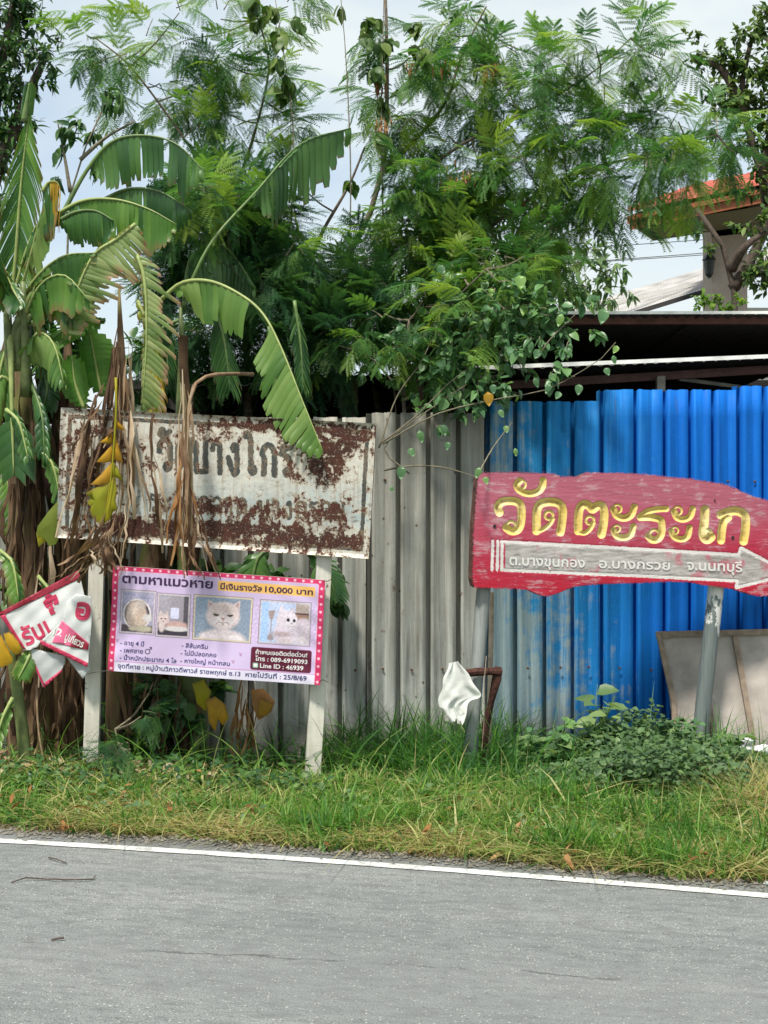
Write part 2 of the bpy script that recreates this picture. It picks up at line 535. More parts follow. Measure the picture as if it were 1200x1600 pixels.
# gravel and dry crumbs along the tarmac edge
def crumbs():
    n = 2600
    x = rng.uniform(-2.6, 2.6, n)
    y = np.array([edge_y(a) for a in x]) + rng.normal(-0.02, 0.05, n)
    s = rng.uniform(0.0025, 0.009, n)
    base = np.array([(-1, -1, 0), (1, -1, 0), (0.6, 1, 0), (-0.8, 0.7, 0), (0, 0, 1)], float)
    a = rng.uniform(0, 6.28, n)
    ca, sa = np.cos(a), np.sin(a)
    v = np.repeat(base[None], n, 0) * s[:, None, None]
    v[:, :, 0] *= rng.uniform(.6, 1.8, n)[:, None]
    X = v[:, :, 0] * ca[:, None] - v[:, :, 1] * sa[:, None] + x[:, None]
    Y = v[:, :, 0] * sa[:, None] + v[:, :, 1] * ca[:, None] + y[:, None]
    Z = v[:, :, 2] + 0.004
    V = np.stack([X, Y, Z], -1).reshape(-1, 3)
    f = np.array([(0, 1, 4), (1, 2, 4), (2, 3, 4), (3, 0, 4)])
    Fc = (f[None] + 5 * np.arange(n)[:, None, None]).reshape(-1, 3)
    return mesh_np(V, [Fc], {'rnd': np.repeat(rng.random(n), 5)})
tag(link('gravel', crumbs(), None, simple('grey crumbs', (.17, .16, .14), .9, var=.6, scale=60)), 'dry crumbs and gravel along the edge of the tarmac', 'gravel', kind='stuff')

# ------------------------------------------------------------------ vectorised leaves and grass
def frames(D, U):
    """orthonormal frames: x=D, z~U"""
    D = D / np.linalg.norm(D, axis=1, keepdims=True)
    Yv = np.cross(U, D)
    ln = np.linalg.norm(Yv, axis=1, keepdims=True)
    Yv = Yv / np.maximum(ln, 1e-6)
    Z = np.cross(D, Yv)
    return np.stack([D, Yv, Z], axis=2)          # columns are axes

def place(protos, pos, D, U, size, which=None, rnd=None):
    """protos: list of (verts, tris)"""
    n = len(pos)
    R = frames(D, U)
    if which is None:
        which = rng.integers(0, len(protos), n)
    if rnd is None:
        rnd = rng.random(n)
    VV, FF, RR = [], [], []
    off = 0
    for k, (pv, pf) in enumerate(protos):
        idx = np.nonzero(which == k)[0]
        if not len(idx):
            continue
        v = np.einsum('nij,mj->nmi', R[idx], pv) * size[idx][:, None, None] + pos[idx][:, None, :]
        VV.append(v.reshape(-1, 3))
        f = pf[None] + (np.arange(len(idx)) * len(pv))[:, None, None] + off
        FF.append(f.reshape(-1, 3))
        RR.append(np.repeat(rnd[idx], len(pv)))
        off += len(idx) * len(pv)
    return np.concatenate(VV), np.concatenate(FF), np.concatenate(RR)

def frond_proto(seed, droop=0.35, pairs=8, leaflets=11, fold=0.35):
    r = np.random.default_rng(seed)
    V, Fc = [], []
    def tri(a, b, c):
        k = len(V)
        V.extend([a, b, c])
        Fc.append((k, k + 1, k + 2))
    def rach(t):
        return np.array([t * (1 - 0.12 * t), 0.04 * math.sin(t * 3 + seed), -droop * t * t])
    for i in range(8):
        a, b = rach(i / 8), rach((i + 1) / 8)
        w = np.array([0, 0.005, 0])
        tri(a - w, b, a + w)
    for j in range(pairs):
        t = 0.2 + 0.8 * j / (pairs - 1)
        o0 = rach(t)
        L = 0.44 * (0.65 + 0.35 * math.sin(math.pi * (0.15 + 0.75 * t))) * r.uniform(.85, 1.1)
        for s in (-1, 1):
            ang = math.radians(62 - 30 * t + r.uniform(-8, 8))
            d0 = np.array([math.cos(ang), s * math.sin(ang) * (1 - 0.3 * fold), -fold * r.uniform(.5, 1.3)])
            d0 /= np.linalg.norm(d0)
            side = np.cross(d0, np.array([0.15, 0.1 * s, 1.0]))
            side /= np.linalg.norm(side)
            prev = o0
            for m in range(leaflets):
                u = (m + 1) / leaflets
                p = o0 + d0 * L * u + np.array([0, 0, -0.10 * L * u * u * 3])
                if m % 3 == 0:
                    tri(prev - [0, 0, .004], p, prev + [0, 0, .004])
                prev = p
                ll = 0.068 * (1 - 0.45 * abs(u - 0.45)) * r.uniform(.85, 1.15)
                for q in (-1, 1):
                    dd = side * q * 0.9 + d0 * 0.5 + np.array([0, 0, -0.25 * r.random()])
                    tip = p + dd * ll
                    w = d0 * 0.0185
                    tri(p - w, tip, p + w)
    return np.array(V), np.array(Fc)

FRONDS = [frond_proto(1, .3, 8, 11, .3), frond_proto(2, .55, 7, 11, .6), frond_proto(3, .15, 8, 10, .15), frond_proto(4, .7, 8, 10, .8)]
FRONDS_C = [frond_proto(5, .35, 6, 7, .4), frond_proto(6, .6, 6, 7, .7)]
for vv, _ in FRONDS_C:
    pass

def broad_proto(w=0.6, fold=0.12, curl=0.25, n=4, pointy=1.0):
    V, Fc = [], []
    for i in range(n + 1):
        t = i / n
        ww = w * 0.5 * math.sin(math.pi * min(1, t ** (0.75)) ) ** 0.8 if 0 < i < n else 0.0
        z = -curl * t * t
        V += [(t, -ww, z + fold * ww * 2), (t, 0, z), (t, ww, z + fold * ww * 2)]
    for i in range(n):
        a = 3 * i
        for k in (0, 1):
            Fc += [(a + k, a + k + 3, a + k + 4), (a + k, a + k + 4, a + k + 1)]
    return np.array(V), np.array(Fc)
BROAD = [broad_proto(.72, .15, .2), broad_proto(.62, -.1, .4), broad_proto(.8, .25, .1)]
NARROW = [broad_proto(.34, .2, .3), broad_proto(.28, .1, .6), broad_proto(.4, .2, .1)]
SMALL = [broad_proto(.6, .15, .2, 2), broad_proto(.5, -.1, .3, 2)]

def rand_dirs(n, up=0.0, spread=1.0):
    d = rng.normal(0, 1, (n, 3)) * spread
    d[:, 2] += up
    return d / np.linalg.norm(d, axis=1, keepdims=True)

def nearest(pts, c):
    return min(pts, key=lambda p: (Vector(p) - c).length)

BMULT = 1.1
def feather_tree(name, label, base, limbs, clumps, mat, coarse=False, group=None, leaf=(.18, .31), mult=1.0):
    """limbs: list of (list of world points, r0, r1). clumps: (px,py,Y,r_px,n)"""
    root = empty(name, base, label, 'tree', group)
    joints = []
    tr = MB()
    tr.tube(smooth_path(limbs[0][0], 16), (limbs[0][1], limbs[0][2]), 8, rough=.06)
    tr.build('trunk', G['bark'], root, True)
    joints += smooth_path(limbs[0][0], 30)[8:]
    for lp, r0, r1 in limbs[1:]:
        b = MB()
        sp = smooth_path(lp, 18)
        b.tube(sp, (r0, r1), 6, rough=.06)
        b.build('branch', G['bark'], root, True)
        joints += smooth_path(lp, 30)[5:]
    tw = MB()
    pos, D, U, S_ = [], [], [], []
    for (px, py, Y, rp, n) in clumps:
        Y = Y + random.uniform(-.25, .25)
        n = max(3, int(n * mult))
        c = P(px, py, Y)
        r = rp / F * Y
        j = Vector(nearest(joints, c))
        midp = j.lerp(c, .5) + Vector((0, 0, -.06 * (c - j).length))
        tw.tube(smooth_path([j, midp, c], 6), (.008, .004), 4)
        out = (c - j).normalized() if (c - j).length > .05 else Vector((0, 0, 1))
        m = max(2, n // 7)
        for k in range(m):
            d = Vector(rand_dirs(1)[0])
            d = (d + out * .55 + Vector((0, -.1, .25))).normalized()
            st = c + Vector(rand_dirs(1)[0]) * r * .3
            L = r * random.uniform(.55, 1.05)
            en = st + d * L + Vector((0, 0, -.12 * L))
            tw.tube([st, st.lerp(en, .5) + Vector((0, 0, .05 * L)), en], (.005, .002), 3, cap=False)
            cnt = max(3, int(n / m))
            for q in range(cnt):
                t = .15 + .85 * (q + random.random() * .6) / cnt
                p = st.lerp(en, min(1, t))
                az = q * 2.4 + random.uniform(-.5, .5)
                a = d.orthogonal().normalized()
                bb = d.cross(a)
                dd = d * .5 + (a * math.cos(az) + bb * math.sin(az)) * .8 + Vector((0, 0, -.12))
                pos.append(p)
                D.append(dd)
                S_.append(random.uniform(*leaf))
    tw.build('twigs', G['twig'], root)['kind'] = 'stuff'
    pos = np.array([tuple(p) for p in pos])
    D = np.array([tuple(p) for p in D])
    U = np.tile(np.array([[0, 0, 1.0]]), (len(pos), 1)) + rng.normal(0, .25, (len(pos), 3))
    v, f, r = place(FRONDS_C if coarse else FRONDS, pos, D, U, np.array(S_))
    o = link('crown', mesh_np(v, [f], {'rnd': r}), root, mat)
    o['kind'] = 'stuff'
    return root

def leafy_mass(clumps, size, protos, twig=True, hang=.3, per=None):
    """returns twig MB and leaf arrays for clumps (px,py,Y,r_px,n)"""
    tw = MB()
    pos, D, S_ = [], [], []
    for (px, py, Y, rp, n) in clumps:
        c = P(px, py, Y)
        r = rp / F * Y
        m = max(1, n // 9)
        for k in range(m):
            d = Vector(rand_dirs(1)[0])
            st = c + Vector(rand_dirs(1)[0]) * r * .35
            en = st + d * r * random.uniform(.5, 1.0)
            if twig:
                tw.tube([st, en], (.004, .0015), 3, cap=False)
            cnt = max(3, n // m)
            for q in range(cnt):
                t = (q + random.random()) / cnt
                p = st.lerp(en, t) + Vector(rand_dirs(1)[0]) * .02
                dd = Vector(rand_dirs(1)[0]) * .8 + d * .5 + Vector((0, -.15, -hang))
                pos.append(tuple(p))
                D.append(tuple(dd))
                S_.append(random.uniform(*size))
    pos, D = np.array(pos), np.array(D)
    U = np.array([[0, -.35, 1.0]]) + rng.normal(0, .35, (len(pos), 3))
    v, f, r = place(protos, pos, D, U, np.array(S_))
    return tw, (v, f, r)

def shrub(name, label, cat, base, stems, clumps, size, protos, mat, hang=.3, group=None, stem_r=.012, twig_mat=None, trunk_name='stem'):
    root = empty(name, base, label, cat, group)
    for pts in stems:
        b = MB()
        b.tube(smooth_path(pts, 12), (stem_r, stem_r * .35), 6, rough=.1)
        b.build(trunk_name, twig_mat or G['twig'], root, True)
    tw, (v, f, r) = leafy_mass(clumps, size, protos, True, hang)
    o = tw.build('twigs', twig_mat or G['twig'], root)
    o['kind'] = 'stuff'
    o = link('crown' if cat == 'tree' else 'foliage', mesh_np(v, [f], {'rnd': r}), root, mat)
    o['kind'] = 'stuff'
    return root

# ------------------------------------------------------------------ fence
def sheet_mat(name, kind):
    t = NT(name)
    p = t.pos()
    xyz = t.node('ShaderNodeSeparateXYZ')
    t.l.new(p, xyz.inputs[0])
    streak = t.noise(t.mapping(p, (26, 26, 1.1)), 1, 6, 0.65)
    n = t.noise(p, 9, 6, 0.65)
    fine = t.noise(p, 60, 4, 0.7)
    if kind == 'grey':
        c = t.ramp(streak, [(0.3, (0.15, 0.15, 0.135)), (0.5, (0.36, 0.375, 0.35)), (0.7, (0.60, 0.62, 0.59))])
        hi = t.math('MULTIPLY_ADD', xyz.outputs[2], 0.33, t.math('MULTIPLY', n, 0.5))
        c = t.mix(t.ramp(hi, [(0.35, 0), (0.95, .7)]), c, (0.30, 0.28, 0.23))
        low = t.math('ADD', t.math('MULTIPLY', xyz.outputs[2], -1.1), t.math('MULTIPLY', n, 1.3))
        c = t.mix(t.ramp(low, [(0.2, 0), (0.75, .7)]), c, (0.52, 0.54, 0.51))
        r = t.noise(t.mapping(p, (7, 7, 4), loc=(3, 1, 0)), 1, 8, 0.75)
        c = t.mix(t.ramp(r, [(0.62, 0), (0.69, 1)]), c, (0.13, 0.06, 0.03))
        sp = t.vor(t.mapping(p, (11, 11, 8)), 1, 'F1')
        c = t.mix(t.ramp(sp, [(0.06, .8), (0.10, 0)]), c, (0.07, 0.04, 0.025))
    else:
        # factory blue, bleached towards the old grey sheets
        wx = t.math('ADD', xyz.outputs[0], t.math('MULTIPLY', n, 0.5))
        deep = t.ramp(streak, [(0.25, (0.002, 0.085, 0.36)), (0.55, (0.002, 0.135, 0.56)), (0.8, (0.01, 0.20, 0.64))])
        teal = t.ramp(streak, [(0.25, (0.006, 0.12, 0.28)), (0.55, (0.012, 0.20, 0.45)), (0.8, (0.13, 0.34, 0.46))])
        c = t.mix(t.ramp(t.math('MULTIPLY', wx, 0.4), [(0.50, 0), (0.85, 1)]), teal, deep)
        old = t.ramp(streak, [(0.3, (0.10, 0.17, 0.2)), (0.6, (0.27, 0.34, 0.34)), (0.8, (0.42, 0.47, 0.45))])
        m = t.math('SUBTRACT', t.math('ADD', t.math('MULTIPLY', n, 0.9), t.math('MULTIPLY', streak, 0.7)), t.math('MULTIPLY', xyz.outputs[0], 0.56))
        m = t.math('ADD', m, t.math('MULTIPLY', t.math('SUBTRACT', 1.2, xyz.outputs[2]), .16))
        c = t.mix(t.ramp(m, [(0.14, 0), (0.38, .9)]), c, old)
        c = t.mix(t.ramp(fine, [(0.68, 0), (0.76, .5)]), c, (0.35, 0.45, 0.5))
    mud = t.math('SUBTRACT', t.math('MULTIPLY', n, .5), xyz.outputs[2])
    c = t.mix(t.ramp(mud, [(0.0, 0), (0.22, .7)]), c, (.22, .20, .16))
    drip = t.noise(t.mapping(p, (38, 38, 2.5), loc=(2, 0, 5)), 1, 6, .7)
    c = t.mix(t.ramp(drip, [(0.62, 0), (0.70, .45)]), c, (.10, .085, .065))
    rough = t.ramp(n, [(0.3, 0.6), (0.7, 0.8)])
    return t.done(t.bsdf(c, rough, 0.0 if kind != 'grey' else 0.1, 0.2, t.bump(t.math('ADD', fine, t.math('MULTIPLY', n, 2)), 0.25, 0.006)))
G['grey_sheet'] = sheet_mat('weathered zinc sheet', 'grey')
G['blue_sheet'] = sheet_mat('blue painted sheet', 'blue')

def sheet(parent, mat, grooves_px, x_end_px, top_py, Y, jag=0.0, bot=-.16, lean=0.0):
    """one ribbed sheet: grooves at the listed pixel columns, spans x0..x_end"""
    top = EYE - (top_py - 800) / F * Y
    X = lambda px: (px - 600) / F * Y
    prof = []
    g = [X(q) for q in grooves_px]
    for i, x in enumerate(g):
        w = .0165
        prof += [(x - w * .92, 0.0), (x - w * 1.35, 0.10), (x + w * 1.35, 0.11), (x + w * .92, -.006), (x + w * 2.3, -.009), (x + w * 2.6, 0.0)]
        nx = g[i + 1] if i + 1 < len(g) else X(x_end_px)
        mid = (x + nx) / 2 + .012
        if nx - x > .1:
            prof += [(mid - .010, 0.0), (mid - .006, .005), (mid + .006, .005), (mid + .010, 0.0)]
    prof.append((X(x_end_px) - .019 - .004, 0.0))
    nz = 14
    V = []
    for j in range(nz + 1):
        z = bot + (top - bot) * j / nz
        for (x, d) in prof:
            V.append((x + lean * z, Y + d + .006 * math.sin(z * 2.3 + x * 4) + random.uniform(-.0006, .0006), z + (random.uniform(-jag, jag) if j == nz else 0)))
    nb = len(prof)
    V2 = [(x, y + .0015, z) for x, y, z in V]
    Fq = []
    off = len(V)
    for j in range(nz):
        for i in range(nb - 1):
            a = j * nb + i
            Fq.append((a, a + 1, a + nb + 1, a + nb))
            Fq.append((off + a, off + a + nb, off + a + nb + 1, off + a + 1))
    for i in range(nb - 1):
        a = nz * nb + i
        Fq.append((a, a + 1, off + a + 1, off + a))
    return link('sheet', mesh_np(V + V2, [Fq]), parent, mat)

fg = empty('metal_fence', P(530, 1166, 8.2), 'weathered grey ribbed zinc fence behind the rusty sign and the missing cat poster', 'fence')
sheet(fg, G['grey_sheet'], [209, 255, 301, 347], 393, 668, 8.22, .004)
sheet(fg, G['grey_sheet'], [393, 438, 486, 531], 577, 652, 8.2, .004)
sheet(fg, G['grey_sheet'], [577, 622, 669, 716], 762, 645, 8.19, .004)
sheet(fg, G['grey_sheet'], [-10, 35, 80, 120, 165], 209, 680, 8.24, .004)
def rails(parent, x0, x1, zs, Y, mat):
    for z in zs:
        b = MB()
        b.beam((x0, Y, z), (x1, Y, z), .05, .04, up=Vector((0, 0, 1)))
        b.build('rail', mat, parent)
G['wood_dark'] = simple('old dark timber', (0.09, 0.06, 0.045), 0.85, var=.4, scale=18, bump=.4)
rails(fg, -2.4, .66, (.5, 1.7), 8.40, G['wood_dark'])
fb = empty('metal_fence', P(980, 1166, 8.2), 'bright blue ribbed metal fence sheets behind the red arrow sign', 'fence')
sheet(fb, G['blue_sheet'], [762, 805, 851, 895], 941, 627, 8.2, .003)
sheet(fb, G['blue_sheet'], [941, 993, 1039, 1079, 1115], 1156, 609, 8.18, .003)
sheet(fb, G['blue_sheet'], [1156, 1194, 1234, 1272], 1312, 603, 8.17, .003)
sheet(fb, G['blue_sheet'], [1312, 1350, 1390, 1430], 1470, 603, 8.18, .003)
rails(fb, .68, 3.5, (.5, 1.7), 8.40, G['wood_dark'])

scr = MB(); scr.tube([(0, 0, 0), (0, -.004, 0), (0, -.007, 0)], [.009, .009, .004], 6)
scr = scr.mesh()
scr.materials.append(simple('rusty screw', (.09, .04, .025), .8, var=.4, scale=60))
for par, cols, yy_ in ((fg, (415, 461, 508, 554, 600, 646, 693, 738), 8.19), (fb, (783, 828, 873, 918, 967, 1016, 1059, 1097, 1135, 1175, 1215), 8.17)):
    for z_ in (.5, 1.7):
        for q_ in cols:
            if random.random() < .2: continue
            o = bpy.data.objects.new('screw', scr); COL.objects.link(o); o.parent = par
            o.location = Vector(((q_ - 600 + random.uniform(-4, 4)) / F * yy_, yy_ - .004, z_ + random.uniform(-.012, .012))) - par.location
# ------------------------------------------------------------------ shed behind the fence
G['roof_zinc'] = simple('zinc roof sheet', (0.42, 0.42, 0.40), 0.45, metal=.3, var=.3, scale=8, bump=.1)
G['shade_dark'] = simple('shade darkened surface', (0.016, 0.014, 0.013), 0.9, var=.4, scale=10, bump=.3)  # near-black colour stands in for shade under roofs and indoors
G['purlin'] = simple('red brown steel', (0.12, 0.05, 0.04), 0.6, var=.35, scale=14, bump=.1)
shed = empty('shed', (1.2, 10.5, 0), 'dark open tin roofed shed right behind the blue fence', 'shed')
def roof_sheet(parent, x0, x1, ya, yb, za0, za1, zb0, zb1, mat, step=.075, amp=.009, name='roof_sheet', under=True):
    n = int((x1 - x0) / step) * 2
    V, Fq = [], []
    for i in range(n + 1):
        u = i / n
        x = x0 + (x1 - x0) * u
        w = amp * (1 if i % 2 else -1)
        za, zb = za0 + (za1 - za0) * u, zb0 + (zb1 - zb0) * u
        V += [(x, ya, za + w), (x, yb, zb + w), (x, ya, za + w - .004), (x, yb, zb + w - .004)]
    for i in range(n):
        a = 4 * i
        Fq += [(a, a + 4, a + 5, a + 1), (a + 2, a + 3, a + 7, a + 6), (a, a + 2, a + 6, a + 4), (a + 1, a + 5, a + 7, a + 3)]
    return link(name, mesh_np(V, [Fq], mats=[0, 1, 0, 0] * n), parent, [mat, G['shade_dark']])  # underside gets the painted shade colour, top and edges keep the sheet
def zz(py, Y): return EYE - (py - 800) / F * Y
def xx(px, Y): return (px - 600) / F * Y
U_Y, L_Y = 9.0, 8.55
for a, b in ((660, 868), (864, 1100), (1096, 1420)):
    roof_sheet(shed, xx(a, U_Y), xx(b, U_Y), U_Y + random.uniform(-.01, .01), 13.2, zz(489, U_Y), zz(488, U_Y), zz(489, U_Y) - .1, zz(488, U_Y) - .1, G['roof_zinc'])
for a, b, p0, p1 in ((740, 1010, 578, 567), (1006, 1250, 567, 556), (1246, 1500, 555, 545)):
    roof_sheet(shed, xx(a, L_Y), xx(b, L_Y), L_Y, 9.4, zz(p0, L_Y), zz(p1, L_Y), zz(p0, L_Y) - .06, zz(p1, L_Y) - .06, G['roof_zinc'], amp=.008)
for px0, px1, p0, p1, Y, th_ in ((660, 1420, 489, 488, U_Y - .02, .020), (740, 1500, 575, 545, L_Y - .02, .026)):
    b = MB()
    b.beam((xx(px0, Y), Y, zz(p0, Y)), (xx(px1, Y), Y, zz(p1, Y)), th_, .012, up=Vector((0, -1, 0)))
    b.build('roof_flashing', simple('galvanised trim', (0.78, 0.79, 0.76), 0.5, metal=.0, var=.2, scale=12, bump=.1), shed)
b = MB(); b.beam(P(760, 604, 8.75), P(1400, 566, 8.75), .055, .05); b.build('purlin', G['purlin'], shed)
b = MB(); b.beam(P(1060, 592, 8.8), P(1165, 606, 9.2), .025, .025); b.build('brace', G['roof_zinc'], shed)
b = MB(); b.beam(P(700, 500, 9.2), P(1420, 498, 9.2), .07, .05); b.build('purlin', G['purlin'], shed)
for px in (1032, 720, 1330):
    b = MB(); b.beam((xx(px, 8.7), 8.7, 0), (xx(px, 8.7), 8.7, zz(588, 8.7)), .055, .055); b.build('post', simple('shed post timber', (0.3, 0.27, 0.22), .8), shed)
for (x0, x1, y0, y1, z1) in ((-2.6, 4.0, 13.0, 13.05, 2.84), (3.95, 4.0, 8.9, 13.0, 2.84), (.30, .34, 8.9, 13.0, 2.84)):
    b = MB(); b.box(((x0 + x1) / 2, (y0 + y1) / 2, z1 / 2), (x1 - x0, y1 - y0, z1)); b.build('wall', G['shade_dark'], shed)
# left, older shed with a lower roof
shed2 = empty('lean_to', (-1.0, 10, 0), 'low dark lean-to shed roof behind the rusty sign and grey fence', 'shed')
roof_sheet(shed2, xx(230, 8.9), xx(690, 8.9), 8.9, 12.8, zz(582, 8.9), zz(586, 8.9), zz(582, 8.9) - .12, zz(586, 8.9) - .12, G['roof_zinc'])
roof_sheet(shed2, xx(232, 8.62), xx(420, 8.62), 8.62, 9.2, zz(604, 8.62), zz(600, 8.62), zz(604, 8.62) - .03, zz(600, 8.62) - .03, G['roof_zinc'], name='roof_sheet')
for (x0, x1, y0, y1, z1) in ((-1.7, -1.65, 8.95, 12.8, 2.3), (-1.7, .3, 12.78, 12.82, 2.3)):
    b = MB(); b.box(((x0 + x1) / 2, (y0 + y1) / 2, z1 / 2), (x1 - x0, y1 - y0, z1)); b.build('wall', G['shade_dark'], shed2)
for px in (300, 552, 655):
    b = MB(); b.beam((xx(px, 8.8), 8.8, 0), (xx(px, 8.8), 8.8, zz(592, 8.8)), .06, .06); b.build('post', G['wood_dark'], shed2)
b = MB(); b.box((xx(345, 8.5), 8.6, zz(577, 8.5)), (.13, .25, .035), Matrix.Rotation(.08, 3, 'Y')); o = b.build('gutter_offcut', G['roof_zinc'])
tag(o, 'short pale offcut of gutter lying on the low roof between the banana plants', 'gutter')

# ------------------------------------------------------------------ house on the right, far
house = empty('house', P(1150, 800, 19) , 'house with red orange clay tiled roof and beige column far behind the shed', 'house')
HY = 17.0
G['tile'] = simple('red clay tile', (0.40, 0.085, 0.055), 0.6, var=.35, scale=6, bump=.1)
G['fascia'] = simple('orange fascia', (0.29, 0.09, 0.035), 0.6, var=.25, scale=6, bump=.05)
G['beige'] = simple('beige plaster', (0.42, 0.35, 0.30), 0.8, var=.1, scale=8, bump=.1)
G['white_wall'] = simple('white plaster', (0.7, 0.7, 0.68), 0.8, var=.06, scale=5, bump=.05)
G['soffit'] = simple('soffit board', (0.22, 0.19, 0.16), 0.8, var=.1)
eA, eB = P(984, 352, HY), P(1290, 290, HY)         # eave line, rising to the right as it comes nearer
eB = P(1290, 290, HY)
b = MB(); b.beam(eA, eB, .12, .05); b.build('fascia', G['fascia'], house)
b = MB(); b.beam(P(984, 341, HY - .05), P(1290, 279, HY - .05), .06, .04); b.build('fascia', G['fascia'], house)
# roof slab and rows of tiles
slope = Vector((1.7, 3.2, 1.15))
b = MB()
q0, q1 = P(980, 338, HY), P(1290, 276, HY)
b.add([q0, q1, q1 + slope, q0 + slope, q0 - Vector((0, 0, .1)), q1 - Vector((0, 0, .1)), q1 + slope - Vector((0, 0, .1)), q0 + slope - Vector((0, 0, .1))],
      [(0, 1, 2, 3), (7, 6, 5, 4), (0, 4, 5, 1), (1, 5, 6, 2), (2, 6, 7, 3), (3, 7, 4, 0)])
b.build('roof', G['tile'], house)
tile_me = None
NT_, NR = 22, 9
for r_ in range(NR):
    for k in range(NT_):
        u = (k + .5) / NT_
        base = q0.lerp(q1, u) + slope * ((r_ + .0) / NR) + Vector((0, 0, .03))
        if tile_me is None:
            m = MB()
            along = slope / NR * 1.12
            acr = (q1 - q0) / NT_ * 1.02
            vs = []
            for t in (0, 1):
                for i in range(5):
                    a = math.pi * i / 4
                    vs.append(along * t - acr * .5 * math.cos(a) + Vector((0, 0, .07 * math.sin(a) + (.035 if t == 0 else 0))))
            m.add(vs, [(i, i + 1, i + 6, i + 5) for i in range(4)] + [(0, 4, 3, 2, 1)])
            tile_me = m.mesh(True)
            tile_me.materials.append(G['tile'])
        o = bpy.data.objects.new('roof_tile', tile_me)
        COL.objects.link(o)
        o.parent = house
        o.location = base - house.location
# soffit, wall, column
b = MB()
a0, a1 = P(990, 354, HY + .02), P(1290, 306, HY + .02)
s2 = Vector((.45, .9, .0))
b.add([a0, a1, a1 + s2, a0 + s2], [(0, 1, 2, 3)])
b.build('soffit', G['soffit'], house)
b = MB(); b.box(((P(1105, 0, 18.2).x + P(1160, 0, 18.2).x) / 2, 18.2, 3.0), (P(1160, 0, 18.2).x - P(1105, 0, 18.2).x, .5, 6.0)); b.build('column', G['beige'], house)
b = MB(); b.beam(P(1105, 352, 18.1), P(1300, 330, 18.1), .4, .3); b.build('beam', G['beige'], house)
b = MB(); b.box((P(1250, 0, 20).x, 20.2, 2.35), (2.2, .3, 4.7)); b.build('wall', G['white_wall'], house)
# lantern on the column
lan = MB()
lc = P(1108, 412, 17.85)
lan.tube([lc + Vector((0, 0, .17)), lc + Vector((0, 0, .12)), lc + Vector((0, 0, .05)), lc + Vector((0, 0, .04))], [.01, .05, .10, .03], 6)
lan.tube([lc + Vector((0, 0, .05)), lc + Vector((0, 0, -.15)), lc + Vector((0, 0, -.19))], [.075, .055, .02], 6)
lan.beam(lc + Vector((.02, 0, -.17)), lc + Vector((.02, .12, -.17)), .03, .03, up=Vector((0, 0, 1)))
lan.build('wall_lantern', simple('black iron', (.02, .025, .025), .4, var=.2), house)

# neighbour's grey roof
nb = empty('outbuilding', P(1080, 800, 21), 'low outbuilding with a grey corrugated cement roof beyond the shed', 'building')
G['cement'] = simple('grey cement roof', (0.36, 0.35, 0.34), 0.85, var=.4, scale=3, bump=.1)
NYY = 19.5
def quad_roof(parent, corners, mat, n=40, amp=.03, name='roof'):
    a, b_, c, d = [Vector(q) for q in corners]
    V, Fq = [], []
    for i in range(n + 1):
        u = i / n
        w = Vector((0, 0, amp * (1 if i % 2 else -1)))
        V += [a.lerp(b_, u) + w, d.lerp(c, u) + w]
    for i in range(n):
        Fq.append((2 * i, 2 * i + 2, 2 * i + 3, 2 * i + 1))
    return link(name, mesh_np([tuple(v) for v in V], [Fq]), parent, mat)
quad_roof(nb, [P(880, 520, NYY), P(1330, 380, NYY), P(1260, 372, NYY + 3), P(860, 490, NYY + 3)], G['cement'], 200, .010)
quad_roof(nb, [P(880, 520, NYY), P(1330, 380, NYY), P(1300, 398, NYY - .15), P(900, 521, NYY - .15)], G['shade_dark'], 2, 0, 'gable_board')
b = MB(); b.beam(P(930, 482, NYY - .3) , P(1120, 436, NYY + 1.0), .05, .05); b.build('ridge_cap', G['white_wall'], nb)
b = MB(); b.box((P(1080, 0, 20).x, 20.6, 1.9), (6.5, .2, 3.8)); b.build('wall', G['shade_dark'], nb)

# wires
for i, (a, c) in enumerate((((880, 395), (1000, 372)), ((870, 384), (1010, 384)), ((880, 368), (1020, 360)))):
    m = MB()
    p0, p1 = P(a[0] - 1500, a[1] + 60, 34), P(c[0] + 800, c[1] - 40 - i * 4, 34)
    pts = [p0.lerp(p1, k / 20) - Vector((0, 0, .6 * math.sin(math.pi * k / 20))) for k in range(21)]
    m.tube(pts, .012, 4)
    tag(m.build('power_line', simple('cable', (.05, .05, .05), .5)), ['lowest', 'middle', 'highest'][i] + ' of the three thin power lines crossing the sky below the tiled eave', 'power line', 'power lines in the sky')

# ------------------------------------------------------------------ signs: planes
class Plane:
    def __init__(self, pxa, Ya, pxb, Yb):
        self.a = Vector(((pxa - 600) / F * Ya, Ya, 0))
        self.b = Vector(((pxb - 600) / F * Yb, Yb, 0))
        self.d = (self.b - self.a).normalized()
        self.n = Vector((self.d.y, -self.d.x, 0))            # towards the camera
    def at(self, px, py, off=0.0):
        r = Vector(((px - 600) / F, 1, -(py - 800) / F))
        a = self.a + self.n * off
        t = a.dot(self.n) / r.dot(self.n)
        return Vector((0, 0, EYE)) + r * t
    def uv(self, px, py):
        w = self.at(px, py)
        return (w - self.a).dot(self.d), w.z
    def w(self, u, v, off=0.0):
        return self.a + self.d * u + Vector((0, 0, v)) + self.n * off

def inv_grid(pl, u, v):
    """plane coordinates -> pixels, arrays"""
    X = pl.a.x + pl.d.x * u
    Y = pl.a.y + pl.d.y * u
    return 600 + F * X / Y, 800 - F * (v - EYE) / Y

